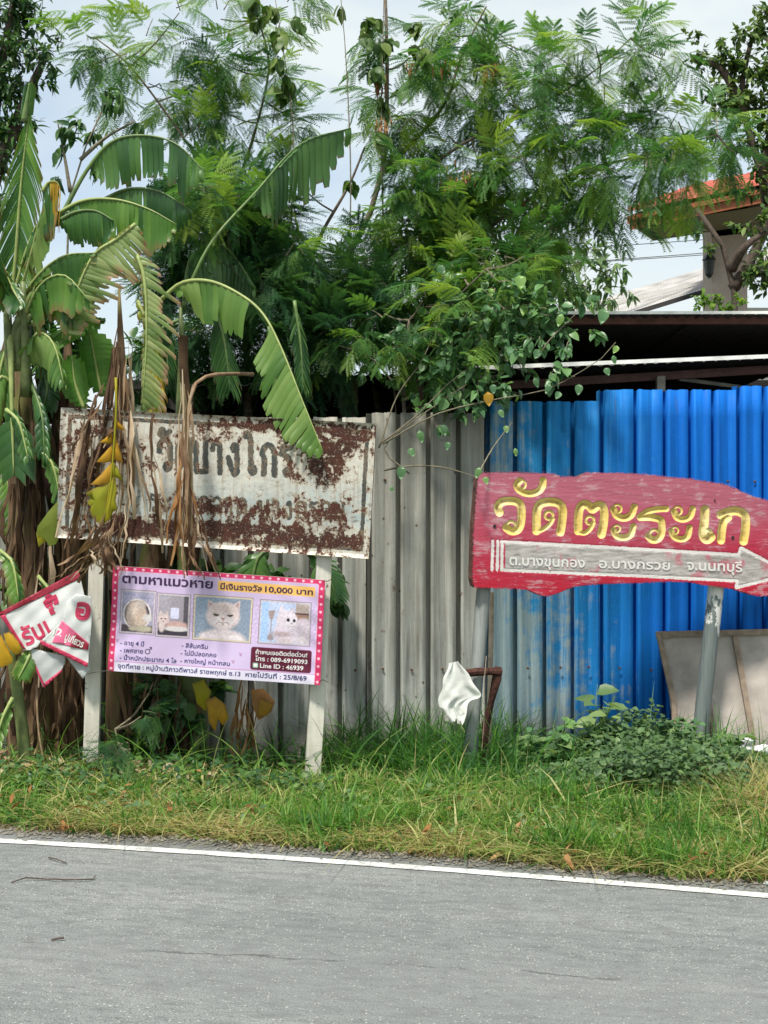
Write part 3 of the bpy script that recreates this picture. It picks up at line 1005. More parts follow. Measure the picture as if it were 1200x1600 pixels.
def seg_dist(px, py, pts):
    """min distance to polyline in px space"""
    best = np.full(px.shape, 1e9)
    for (x0, y0), (x1, y1) in zip(pts, pts[1:]):
        dx, dy = x1 - x0, y1 - y0
        L2 = dx * dx + dy * dy + 1e-9
        t = np.clip(((px - x0) * dx + (py - y0) * dy) / L2, 0, 1)
        best = np.minimum(best, np.hypot(px - x0 - t * dx, py - y0 - t * dy))
    return best

def cr(pts, k=6):
    v = smooth_path([Vector((x, y, 0)) for x, y in pts], max(4, (len(pts) - 1) * k))
    return [(p.x, p.y) for p in v]

def ring(c, r, n=16):
    return [(c[0] + r * math.cos(2 * math.pi * i / n), c[1] + r * math.sin(2 * math.pi * i / n)) for i in range(n + 1)]

def in_poly(px, py, poly):
    ins = np.zeros(px.shape, bool)
    n = len(poly)
    for i in range(n):
        x0, y0 = poly[i]
        x1, y1 = poly[(i + 1) % n]
        c = ((y0 > py) != (y1 > py)) & (px < (x1 - x0) * (py - y0) / (y1 - y0 + 1e-12) + x0)
        ins ^= c
    return ins

def prism(name, parent, pl, poly, off0, off1, mat):
    """board body from a pixel outline, real thickness"""
    n = len(poly)
    uv = [pl.uv(*q) for q in poly]
    vs = [pl.w(u, v, off0) for u, v in uv] + [pl.w(u, v, off1) for u, v in uv]
    m = MB()
    m.add(vs, [tuple(reversed(range(n))), tuple(n + i for i in range(n))] + [(i, (i + 1) % n, n + (i + 1) % n, n + i) for i in range(n)])
    return m.build(name, mat, parent)

_txt_cache = {}
def text_mesh(body, bold=0.0):
    key = (body, bold)
    if key in _txt_cache:
        return _txt_cache[key]
    cu = bpy.data.curves.new('t', 'FONT')
    cu.body = body
    cu.size = 1.0
    cu.offset = bold
    cu.resolution_u = 3
    ob = bpy.data.objects.new('t', cu)
    COL.objects.link(ob)
    bpy.context.view_layer.update()
    dg = bpy.context.evaluated_depsgraph_get()
    me = bpy.data.meshes.new_from_object(ob.evaluated_get(dg))
    co = np.array([tuple(v.co) for v in me.vertices])
    fs = [tuple(p.vertices) for p in me.polygons]
    bpy.data.objects.remove(ob)
    bpy.data.meshes.remove(me)
    _txt_cache[key] = (co, fs)
    return co, fs

def print_text(name, body, parent, mapf, x0, x1, base, h, mat, bold=0.0, tilt=0.0):
    """flat print: fits body between x0..x1, cap height h (None = keep ratio), y down"""
    co, fs = text_mesh(body, bold)
    if not len(co):
        return
    mn, mx = co[:, 0].min(), co[:, 0].max()
    sx = (x1 - x0) / (mx - mn)
    sy = h / 0.62 if h else sx
    vs = [mapf(x0 + (c[0] - mn) * sx, base - c[1] * sy + tilt * (c[0] - mn) * sx) for c in co]
    m = MB()
    m.add(vs, [tuple(reversed(f)) for f in fs])
    return m.build(name, mat, parent)

def flat(name, c, rough=.5):
    t = NT(name)
    n = t.noise(t.pos(), 40, 3, .6)
    return t.done(t.bsdf(t.mix(t.math('MULTIPLY', n, .25), c, tuple(x * .6 + .05 for x in c)), rough))

# ---- red arrow sign
RP = Plane(740, 7.25, 1200, 7.85)
red = empty('arrow_sign', RP.w(.9, 0), 'red painted wooden arrow board with carved gold Thai letters on two leaning steel pipes', 'sign')
OUT = [(747, 744), (753, 739), (800, 738), (868, 741), (876, 745), (905, 745), (914, 739), (960, 739), (1000, 741), (1080, 749), (1130, 757), (1150, 764), (1168, 773), (1200, 783), (1240, 802), (1275, 832), (1295, 862), (1262, 895), (1225, 925), (1205, 930), (1190, 932), (1176, 930),
       (1160, 925), (1144, 920), (1125, 917), (1104, 915), (1080, 910), (1040, 909), (1000, 911), (960, 912), (920, 914), (896, 917), (884, 922), (872, 927), (858, 931), (846, 931), (838, 928), (826, 922), (800, 920), (764, 919), (741, 918), (738, 905), (739, 870), (740, 830), (743, 790)]
K1 = lambda x, y: (760 + x / 5.4545, 740 + y / 5.4545)
GL = [  # strokes per letter: (points in the enlarged crop, radius) ; rings
    [([(285, 62), (260, 95), (278, 138), (335, 166), (400, 168), (455, 142), (482, 98), (484, 58)], 28), ('ring', (300, 92), 36, 12)],
    [([(112, 332), (98, 290), (125, 245), (185, 232), (250, 238), (290, 268), (300, 340), (292, 430), (265, 480), (215, 490), (172, 462)], 33), ('ring', (212, 448), 40, 14)],
    [([(428, 488), (428, 400), (434, 300), (470, 254), (550, 240), (618, 256), (650, 305), (646, 400), (632, 498)], 34), ([(430, 495), (490, 472), (545, 425), (566, 385)], 19), ('ring', (533, 355), 34, 14)],
    [([(782, 488), (784, 380), (795, 300), (828, 262), (872, 274), (905, 304), (945, 274), (985, 276), (1004, 325), (1000, 420), (982, 518)], 34), ([(785, 500), (840, 506), (890, 465), (910, 420)], 20), ('ring', (882, 396), 34, 14)],
    [([(1085, 305), (1110, 358), (1175, 380), (1235, 352), (1262, 285)], 28), ('ring', (1118, 298), 34, 12), ([(1085, 482), (1110, 530), (1175, 545), (1232, 520), (1252, 450)], 26), ('ring', (1112, 468), 28, 11)],
    [([(1535, 300), (1460, 304), (1380, 322), (1312, 366)], 25), ([(1312, 372), (1400, 372), (1480, 392), (1496, 440), (1492, 515), (1462, 558), (1415, 565), (1382, 535)], 29), ('ring', (1432, 518), 40, 13)],
    [([(1600, 322), (1622, 372), (1680, 390), (1740, 362), (1760, 300)], 26), ('ring', (1632, 315), 34, 12), ([(1578, 492), (1602, 540), (1660, 560), (1715, 535), (1732, 462)], 25), ('ring', (1608, 484), 28, 10)],
    [([(1864, 308), (1860, 400), (1846, 500), (1856, 545), (1885, 562), (1915, 540)], 36), ('ring', (1874, 520), 44, 18)],
    [([(2000, 568), (2008, 480), (2026, 405), (2062, 372)], 33), ([(2000, 352), (2060, 328), (2130, 318), (2195, 345), (2212, 400), (2206, 490), (2192, 575)], 35)],
]
def red_board():
    us = [RP.uv(*q) for q in OUT]
    u0, u1 = min(u for u, v in us) - .004, max(u for u, v in us) + .004
    v0, v1 = min(v for u, v in us) - .004, max(v for u, v in us) + .004
    st = .0034
    nu, nv = int((u1 - u0) / st), int((v1 - v0) / st)
    U, Vv = np.meshgrid(np.linspace(u0, u1, nu), np.linspace(v0, v1, nv))
    px, py = inv_grid(RP, U, Vv)
    kx, ky = (px - 760) * 5.4545, (py - 740) * 5.4545
    qg = np.full((len(GL), *U.shape), -9.0)
    pxm = 1 / 5.4545 / F * 7.5
    for gi, strokes in enumerate(GL):
        for s in strokes:
            if s[0] == 'ring':
                d, r = seg_dist(kx, ky, ring(s[1], s[2])), s[3]
            else:
                d, r = seg_dist(kx, ky, cr(s[0])), s[1]
            r = r * (1.12 if s[0] != 'ring' else 1.0)
            q = (1 - d / r) * r / 34.0
            qg[gi] = np.maximum(qg[gi], q)
    q = qg.max(0)
    depth = np.clip(q, 0, 1) ** .85 * 34 * pxm * .8 - np.clip(q * 2.5 + .45, 0, .45) * 0 
    # painted white lines and the grey arrow field
    tl = lambda x: 580 + (x - 130) * (690 - 580) / (2150 - 130)
    bl = lambda x: 818 + (x - 130) * (915 - 818) / (2150 - 130)
    W = np.full(U.shape, 1e9)
    for pts in ([(55, 575), (48, 822)], [(98, 577), (92, 824)], [(136, 580), (130, 822)], [(130, 580), (700, 610), (1300, 642), (2150, 692)],
                [(130, 822), (700, 848), (1300, 872), (2138, 915)], [(2150, 692), (2168, 632), (2400, 752), (2640, 885)], [(2138, 915), (2130, 972), (2400, 905), (2640, 885)]):
        W = np.minimum(W, seg_dist(kx, ky, pts))
    white = 1 - W / 22.0
    field = in_poly(kx, ky, [(160, 582), (2150, 690), (2168, 632), (2640, 885), (2130, 970), (2138, 915), (160, 822)]).astype(float)
    rs = np.random.default_rng(3)
    rough = sum(np.sin(Vv * f + U * g + ph) * a for f, g, a, ph in ((95, 11, .0002, 1), (210, 19, .00015, 2), (330, -34, .00012, 4), (21, 3, .001, 0)))
    off = -depth + rough + rs.normal(0, .00018, U.shape)
    off -= np.clip(white, 0, .35) * .004
    base = np.array(RP.a)[None, None] + U[..., None] * np.array(RP.d) + Vv[..., None] * np.array([0, 0, 1.0]) + off[..., None] * np.array(RP.n)
    ncol = U.shape[1]
    idx = np.arange(U.size).reshape(U.shape)
    jag = rs.normal(0, .9, U.shape)
    inside = in_poly(px[:-1, :-1] + .4 + jag[:-1, :-1], py[:-1, :-1] + jag[1:, 1:], OUT)
    quads = np.stack([idx[:-1, :-1], idx[:-1, 1:], idx[1:, 1:], idx[1:, :-1]], -1)
    owner = np.full(inside.shape, -1)
    qf = np.maximum.reduce([qg[:, :-1, :-1], qg[:, 1:, :-1], qg[:, :-1, 1:], qg[:, 1:, 1:]])
    best = qf.argmax(0)
    owner[(qf.max(0) > -.06)] = 0
    owner = np.where(owner == 0, best, -1)
    A = {'gold': q, 'white': white, 'field': field}
    def sub(mask, name, parent):
        f = quads[mask]
        used, inv = np.unique(f.ravel(), return_inverse=True)
        me = mesh_np(base.reshape(-1, 3)[used], [inv.reshape(-1, 4)], {k: a.ravel()[used] for k, a in A.items()}, smooth=True)
        return link(name, me, parent, G['red_paint'])
    face = sub(inside & (owner < 0), 'painted_face', red)
    for gi in range(len(GL)):
        mk = inside & (owner == gi)
        if mk.any():
            sub(mk, 'carved_letter', red)
def red_paint():
    t = NT('flaking red paint')
    p = t.pos()
    xyz = t.node('ShaderNodeSeparateXYZ')
    t.l.new(p, xyz.inputs[0])
    g = t.noise(t.mapping(p, (9, 9, 45)), 1, 8, .72, .3)
    n = t.noise(p, 7, 7, .6)
    f = t.noise(p, 70, 5, .7)
    c = t.ramp(t.math('ADD', t.math('MULTIPLY', t.math('SUBTRACT', xyz.outputs[2], 1.0), 1.2), t.math('MULTIPLY', n, .7)),
               [(0.35, (0.45, 0.012, 0.035)), (0.62, (0.43, 0.028, 0.062)), (0.85, (0.43, 0.070, 0.115)), (1.0, (0.42, 0.11, 0.16))])
    c = t.mix(t.ramp(t.math('ADD', t.math('MULTIPLY', g, .7), t.math('MULTIPLY', n, .5)), [(0.635, 0), (0.69, .65)]), c, (0.52, 0.32, 0.35))
    c = t.mix(t.ramp(t.math('ADD', t.math('MULTIPLY', g, .5), t.math('MULTIPLY', f, .5)), [(0.34, .6), (0.4, 0)]), c, (0.25, 0.02, 0.04))
    # grey arrow field with worn wood
    gf = t.ramp(g, [(0.3, (0.14, 0.13, 0.12)), (0.48, (0.40, 0.375, 0.36)), (0.65, (0.56, 0.52, 0.51))])
    gf = t.mix(t.ramp(n, [(0.54, 0), (0.63, .8)]), gf, (0.48, 0.13, 0.17))
    c = t.mix(t.attr('field'), c, gf)
    w = t.math('ADD', t.attr('white'), t.math('MULTIPLY', t.math('SUBTRACT', f, .5), 1.2))
    c = t.mix(t.ramp(w, [(0.38, 0), (0.48, .95)]), c, (0.74, 0.72, 0.70))
    gold = t.ramp(n, [(0.3, (0.60, 0.43, 0.10)), (0.5, (0.72, 0.56, 0.18)), (0.7, (0.80, 0.69, 0.36))])
    gold = t.mix(t.ramp(f, [(0.64, 0), (0.74, .5)]), gold, (.75, .70, .55))
    ga = t.attr('gold')
    grime = t.math('MULTIPLY', t.ramp(ga, [(.45, 0), (.95, 1)]), t.ramp(t.noise(p, 22, 5, .7), [(.42, 0), (.6, .8)]))
    gold = t.mix(grime, gold, (.28, .17, .05))
    e = t.math('ADD', ga, t.math('MULTIPLY', t.math('SUBTRACT', f, .5), .12))
    c = t.mix(t.ramp(e, [(0.0, 0), (0.03, .8), (0.06, 0)]), c, (0.16, 0.09, 0.03))
    c = t.mix(t.ramp(e, [(0.03, 0), (0.07, 1)]), c, gold)
    return t.done(t.bsdf(c, .55, 0, .35, t.bump(t.math('ADD', g, t.math('MULTIPLY', f, .4)), .45, .004)))
G['red_paint'] = red_paint()
G['board_side'] = simple('board edge', (0.10, 0.045, 0.035), .8, var=.5, scale=20, bump=.5)
G['white_print'] = flat('white sign paint', (0.76, 0.75, 0.72), .6)
red_board()
prism('board', red, RP, [((x - 1000) * .997 + 1000 - 1, (y - 835) * .985 + 835) for x, y in OUT], -.022, -.062, G['board_side'])
# skirt of the painted face
m = MB()
n = len(OUT)
for i in range(n):
    a, b_ = OUT[i], OUT[(i + 1) % n]
    k = 3
    for j in range(k):
        q0 = (a[0] + (b_[0] - a[0]) * j / k, a[1] + (b_[1] - a[1]) * j / k)
        q1 = (a[0] + (b_[0] - a[0]) * (j + 1) / k, a[1] + (b_[1] - a[1]) * (j + 1) / k)
        m.add([RP.at(*q0, .0), RP.at(*q1, .0), RP.w(*RP.uv(*q1), -.03), RP.w(*RP.uv(*q0), -.03)], [(0, 1, 2, 3)])
m.build('board_edge', G['board_side'], red)
m = MB()
for (x, y) in ((773, 822), (1145, 840), (1117, 782), (1104, 905)):
    pass
for (x, y, r_) in ((773, 822, 2.6), (1145, 840, 2.8), (1117, 782, 1.4)):
    c = RP.at(x, y, .003)
    h = MB(); h.tube([c + RP.n * .002, c - RP.n * .004], r_ / F * 7.5, 8)
    h.build('bolt', simple('black bolt', (.03, .02, .02), .5), red)
# white hand-lettering, three words
mapr = lambda x, y: RP.at(x, y, .0045)
print_text('painted_text', 'ต.บางขุนกอง', red, mapr, 796, 914, 882.5, 13.0, G['white_print'], .018, .035)
print_text('painted_text', 'อ.บางกรวย', red, mapr, 936, 1047, 887, 12.5, G['white_print'], .018, .03)
print_text('painted_text', 'จ.นนทบุรี', red, mapr, 1073, 1160, 890, 13, G['white_print'], .018, .04)
def pipe_mat(name, base, flake):
    t = NT(name)
    p = t.pos()
    n = t.noise(t.mapping(p, (9, 9, 5)), 1, 7, .65)
    s = t.noise(t.mapping(p, (50, 50, 2)), 1, 5, .6)
    c = t.ramp(s, [(.3, tuple(x * .7 for x in base)), (.7, tuple(x * 1.25 for x in base))])
    if flake:
        xyz = t.node('ShaderNodeSeparateXYZ')
        t.l.new(p, xyz.inputs[0])
        h = t.math('ADD', t.math('MULTIPLY', n, .8), t.math('MULTIPLY', t.math('SUBTRACT', xyz.outputs[2], .9), .6))
        c = t.mix(t.ramp(h, [(.40, 0), (.415, 1)]), c, (.70, .70, .68))
    c = t.mix(t.ramp(n, [(.66, 0), (.72, .8)]), c, (.12, .07, .04))
    return t.done(t.bsdf(c, .55, .15, .4, t.bump(n, .2, .004)))
G['pipe_a'] = pipe_mat('galvanised pipe', (.27, .29, .28), False)
G['pipe_b'] = pipe_mat('dull green grey pipe', (.17, .20, .20), True)
m = MB(); m.tube(smooth_path([P(729, 1250, 7.32), P(744, 1060, 7.33), P(757, 900, 7.36), P(757, 850, 7.36)], 10), .041, 14); m.build('post', G['pipe_a'], red, True)
m = MB(); m.tube(smooth_path([P(1087, 1230, 7.86), P(1099, 1100, 7.85), P(1110, 1000, 7.84), P(1120, 900, 7.83), P(1120, 860, 7.83)], 12), .049, 16); m.build('post', G['pipe_b'], red, True)

# ---- old rusty sign
OP = Plane(90, 7.22, 588, 6.98)
OQ = [(97, 637), (588, 662), (577, 873), (90, 840)]
old = empty('rusty_sign', OP.w(.85, 0), 'old white road sign eaten by rust with black Thai letters on two white posts', 'sign')
def bil(Q, s, t):
    a, b, c, d = [np.array(q, float) for q in Q]
    return (a * (1 - s) + b * s) * (1 - t) + (d * (1 - s) + c * s) * t
# looped stroke letters, box 0..1 (y up)
def letter(ch):
    c = {
        'ว': ([[(.12, .62), (.18, .88), (.45, 1.0), (.74, .88), (.80, .6), (.80, .22)], ], [((.64, .12), .14)]),
        'ด': ([[(.25, .42), (.20, .75), (.45, 1.0), (.78, .9), (.86, .6), (.86, 0)], [(.2, .72), (.18, .3), (.24, .0)], [(.24, 0), (.42, .18), (.5, .36)]], [((.5, .5), .13)]),
        'บ': ([[(.25, .80), (.25, 0), (.85, 0), (.85, 1)]], [((.14, .86), .13)]),
        'า': ([[(.2, .78), (.3, .98), (.55, .98), (.66, .75), (.66, 0)]], []),
        'ง': ([[(.62, .78), (.66, .4), (.6, .0), (.42, 0), (.1, .5)]], [((.52, .86), .13)]),
        'ไ': ([[(.1, 1.25), (.25, 1.38), (.42, 1.15), (.44, .8), (.44, .15)]], [((.56, .12), .13)]),
        'ก': ([[(.18, 0), (.2, .55), (.06, .7), (.3, .97), (.65, .97), (.84, .7), (.84, 0)]], []),
        'ร': ([[(.2, .72), (.3, .98), (.55, .9), (.8, .98)], [(.22, .72), (.55, .66), (.72, .5), (.72, .2)]], [((.58, .12), .13)]),
        'ย': ([[(.28, .84), (.2, .6), (.34, .5), (.2, .4), (.2, .1), (.35, 0), (.85, 0), (.85, 1)]], [((.2, .9), .12)]),
        'ต': ([[(.25, .0), (.18, .3), (.18, .72), (.36, .98), (.52, .84), (.68, .98), (.86, .75), (.86, 0)], [(.25, 0), (.42, .18), (.5, .36)]], [((.5, .5), .13)]),
        'ะ': ([[(.2, .62), (.4, .55), (.7, .72)], [(.2, .12), (.4, .02), (.7, .25)]], [((.26, .75), .11), ((.26, .25), .11)]),
        'ั': ([[(.2, 1.2), (.4, 1.12), (.75, 1.3)]], [((.28, 1.28), .1)]),
        'ล': ([[(.86, 0), (.86, .75), (.6, .98), (.3, .9), (.2, .75)], [(.2, .2), (.4, .5), (.86, .55)]], [((.28, .14), .13)]),
    }
    return c.get(ch, ([], []))
def word(px0, py0, px1, h, text, adv=None, slant=.055):
    """list of (polyline, ) in pixels"""
    out = []
    n = len([c for c in text if c not in 'ั'])
    w = (px1 - px0) / n
    k = 0
    for ch in text:
        if ch == 'ั':
            x0 = px0 + (k - 1) * w
        else:
            x0 = px0 + k * w
            k += 1
        y0 = py0 + slant * (x0 - px0)
        st, rg = letter(ch)
        tr = lambda q: (x0 + q[0] * w * .92, y0 - q[1] * h + slant * q[0] * w)
        for s in st:
            out.append(cr([tr(q) for q in s], 5) if len(s) > 4 or ch in 'าวงได' else [tr(q) for q in s])
        for (cx, cy), r in rg:
            out.append([tr((cx + r * math.cos(2 * math.pi * i / 12), cy + r * .75 * math.sin(2 * math.pi * i / 12))) for i in range(13)])
    return out
def old_face():
    nu, nv = 470, 200
    s, t = np.meshgrid(np.linspace(0, 1, nu), np.linspace(0, 1, nv))
    A = [np.array(q, float) for q in OQ]
    px = (A[0][0] * (1 - s) + A[1][0] * s) * (1 - t) + (A[3][0] * (1 - s) + A[2][0] * s) * t
    py = (A[0][1] * (1 - s) + A[1][1] * s) * (1 - t) + (A[3][1] * (1 - s) + A[2][1] * s) * t
    L = np.full(px.shape, 1e9)
    for pl_ in word(246, 733, 462, 46, 'วับางไกรใ'[:0] + 'วัดบางไกร', slant=.05):
        L = np.minimum(L, seg_dist(px, py, pl_) / 4.9)
    for pl_ in word(232, 798, 388, 26, 'ระาตกลาด', slant=.05) + word(403, 808, 540, 26, 'บางกรวย', slant=.03):
        L = np.minimum(L, seg_dist(px, py, pl_) / 2.6)
    let = 1 - L * .5                       # >.5 inside
    # printed border line
    wm, hm = 1.0, .43
    bx = np.minimum(np.minimum(s, 1 - s) * 490, np.minimum(t, 1 - t) * 208)
    bord = 1 - np.abs(bx - 13.5) / 3.4 * .5
    let = np.maximum(let, bord)
    bias = np.zeros(px.shape)
    def blob(x, y, rx, ry, a):
        nonlocal bias
        bias += a * np.exp(-((px - x) / rx) ** 2 - ((py - y) / ry) ** 2)
    for b in ((505, 722, 40, 34, .20), (545, 690, 34, 20, .16), (520, 670, 60, 10, .10), (430, 664, 55, 10, .18), (340, 664, 50, 8, .13), (330, 686, 26, 7, .12), (375, 688, 24, 6, .12), (330, 792, 60, 11, .17), (250, 828, 70, 14, .2), (350, 826, 66, 15, .26),
              (490, 845, 90, 13, .18), (520, 800, 34, 18, .13), (130, 730, 26, 60, .20), (200, 822, 50, 16, .16), (180, 700, 26, 26, .1), (540, 850, 40, 12, .12), (410, 800, 30, 16, .10), (440, 830, 60, 10, .12), (470, 690, 30, 18, .08),
              (330, 758, 90, 12, -.12), (330, 710, 70, 16, -.10), (435, 725, 34, 18, -.06), (562, 770, 12, 60, -.12), (430, 765, 60, 12, -.08), (470, 665, 10, 8, .1)):
        blob(*b)
    bluem = np.exp(-((py - 775 - .03 * px) / 34) ** 2) * .8 + np.exp(-((py - 815) / 14) ** 2) * .4
    rs = np.random.default_rng(8)
    base = np.empty(px.shape + (3,))
    for j in range(nv):
        pass
    # plane intersection vectorised
    nrm = np.array(OP.n)
    a = np.array(OP.a)
    den = (px - 600) / F * nrm[0] + nrm[1]
    tt = a.dot(nrm) / den
    base[..., 0] = (px - 600) / F * tt
    base[..., 1] = tt
    base[..., 2] = EYE - (py - 800) / F * tt
    dent = .004 * np.sin(s * 9 + 1) * np.sin(t * 5) + .002 * np.sin(s * 23 + t * 11)
    rim = np.clip(1 - bx / 5.5, 0, 1) * .016
    base += (dent + rim)[..., None] * nrm
    idx = np.arange(px.size).reshape(px.shape)
    q = np.stack([idx[:-1, :-1], idx[1:, :-1], idx[1:, 1:], idx[:-1, 1:]], -1).reshape(-1, 4)
    return mesh_np(base.reshape(-1, 3), [q], {'let': let.ravel(), 'bias': bias.ravel(), 'blue': bluem.ravel(), 'rimm': np.clip(1 - bx / 7, 0, 1).ravel()}, smooth=True)
def rust_sign_mat():
    t = NT('rusted sign enamel')
    p = t.pos()
    a = t.noise(p, 15, 9, .7, .3)
    b = t.noise(t.mapping(p, loc=(4, 2, 7)), 45, 8, .74)
    f = t.noise(p, 120, 4, .7)
    paint = t.ramp(b, [(.3, (.30, .29, .25)), (.42, (.48, .47, .41)), (.6, (.60, .59, .53)), (.8, (.66, .64, .58))])
    bl = t.math('MULTIPLY', t.attr('blue'), t.ramp(a, [(.4, 1), (.62, .0)]))
    paint = t.mix(bl, paint, (.33, .40, .41))
    scr = t.noise(t.mapping(p, (14, 14, 30)), 1, 8, .75)
    paint = t.mix(t.math('MULTIPLY', t.ramp(scr, [(.55, 0), (.60, 1)]), t.math('MULTIPLY_ADD', t.attr('blue'), .8, .1)), paint, (.16, .15, .13))
    l = t.math('ADD', t.attr('let'), t.math('MULTIPLY', t.math('SUBTRACT', b, .5), 1.1))
    paint = t.mix(t.ramp(l, [(.48, 0), (.56, 1)]), paint, (.05, .055, .05))
    r = t.math('ADD', t.math('ADD', a, t.math('MULTIPLY', t.math('SUBTRACT', b, .5), .6)), t.attr('bias'))
    r = t.math('ADD', r, t.math('MULTIPLY', t.attr('rimm'), .03))
    rust = t.ramp(t.math('ADD', t.math('MULTIPLY', f, .5), t.math('MULTIPLY', a, .5)), [(.38, (.024, .012, .010)), (.5, (.05, .019, .014)), (.62, (.10, .034, .021))])
    drip = t.noise(t.mapping(p, (40, 40, 3)), 1, 5, .65)
    r = t.math('ADD', r, t.math('MULTIPLY', t.math('SUBTRACT', drip, .5), .22))
    m = t.math('MULTIPLY', t.ramp(r, [(.585, 0), (.60, 1)]), t.ramp(t.noise(p, 75, 6, .75), [(.37, 0), (.42, 1)]))
    paint = t.mix(t.ramp(drip, [(.5, 0), (.72, .55)]), paint, (.27, .20, .14))
    c = t.mix(t.ramp(r, [(.50, 0), (.585, .65), (.6, .65)]), paint, (.32, .22, .13))
    c = t.mix(m, c, rust)
    rough = t.mix(m, .45, .9)
    return t.done(t.bsdf(c, rough, 0, .35, t.bump(t.math('MULTIPLY_ADD', m, -1.0, t.math('MULTIPLY', f, .25)), .6, .003)))
G['old_sign'] = rust_sign_mat()
link('sign_face', old_face(), old, G['old_sign'])
prism('back_plate', old, OP, [(x + (335 - x) * .004, y + (752 - y) * .008) for x, y in OQ], -.012, -.03, G['board_side'])
def white_post():
    t = NT('chipped white post')
    p = t.pos()
    n = t.noise(p, 17, 7, .7)
    s = t.noise(t.mapping(p, (30, 30, 3)), 1, 5, .6)
    c = t.ramp(s, [(.3, (.52, .50, .43)), (.7, (.70, .68, .61))])
    c = t.mix(t.ramp(t.noise(p, 3, 4, .6), [(.45, 0), (.75, .5)]), c, (.36, .33, .27))
    c = t.mix(t.ramp(n, [(.635, 0), (.65, 1)]), c, (.05, .04, .035))
    return t.done(t.bsdf(c, .65, 0, .3, t.bump(n, .3, .006)))
G['white_post'] = white_post()
for (b0, b1, Yb) in (((140, 1225), (157, 700), 7.27), ((484, 1262), (514, 720), 7.09)):
    m = MB(); m.beam(P(b0[0], b0[1] + 40, Yb), P(b1[0], b1[1], Yb), .083, .083, up=Vector((.12, -1, 0)), jit=.0015, n=10)
    m.build('post', G['white_post'], old)

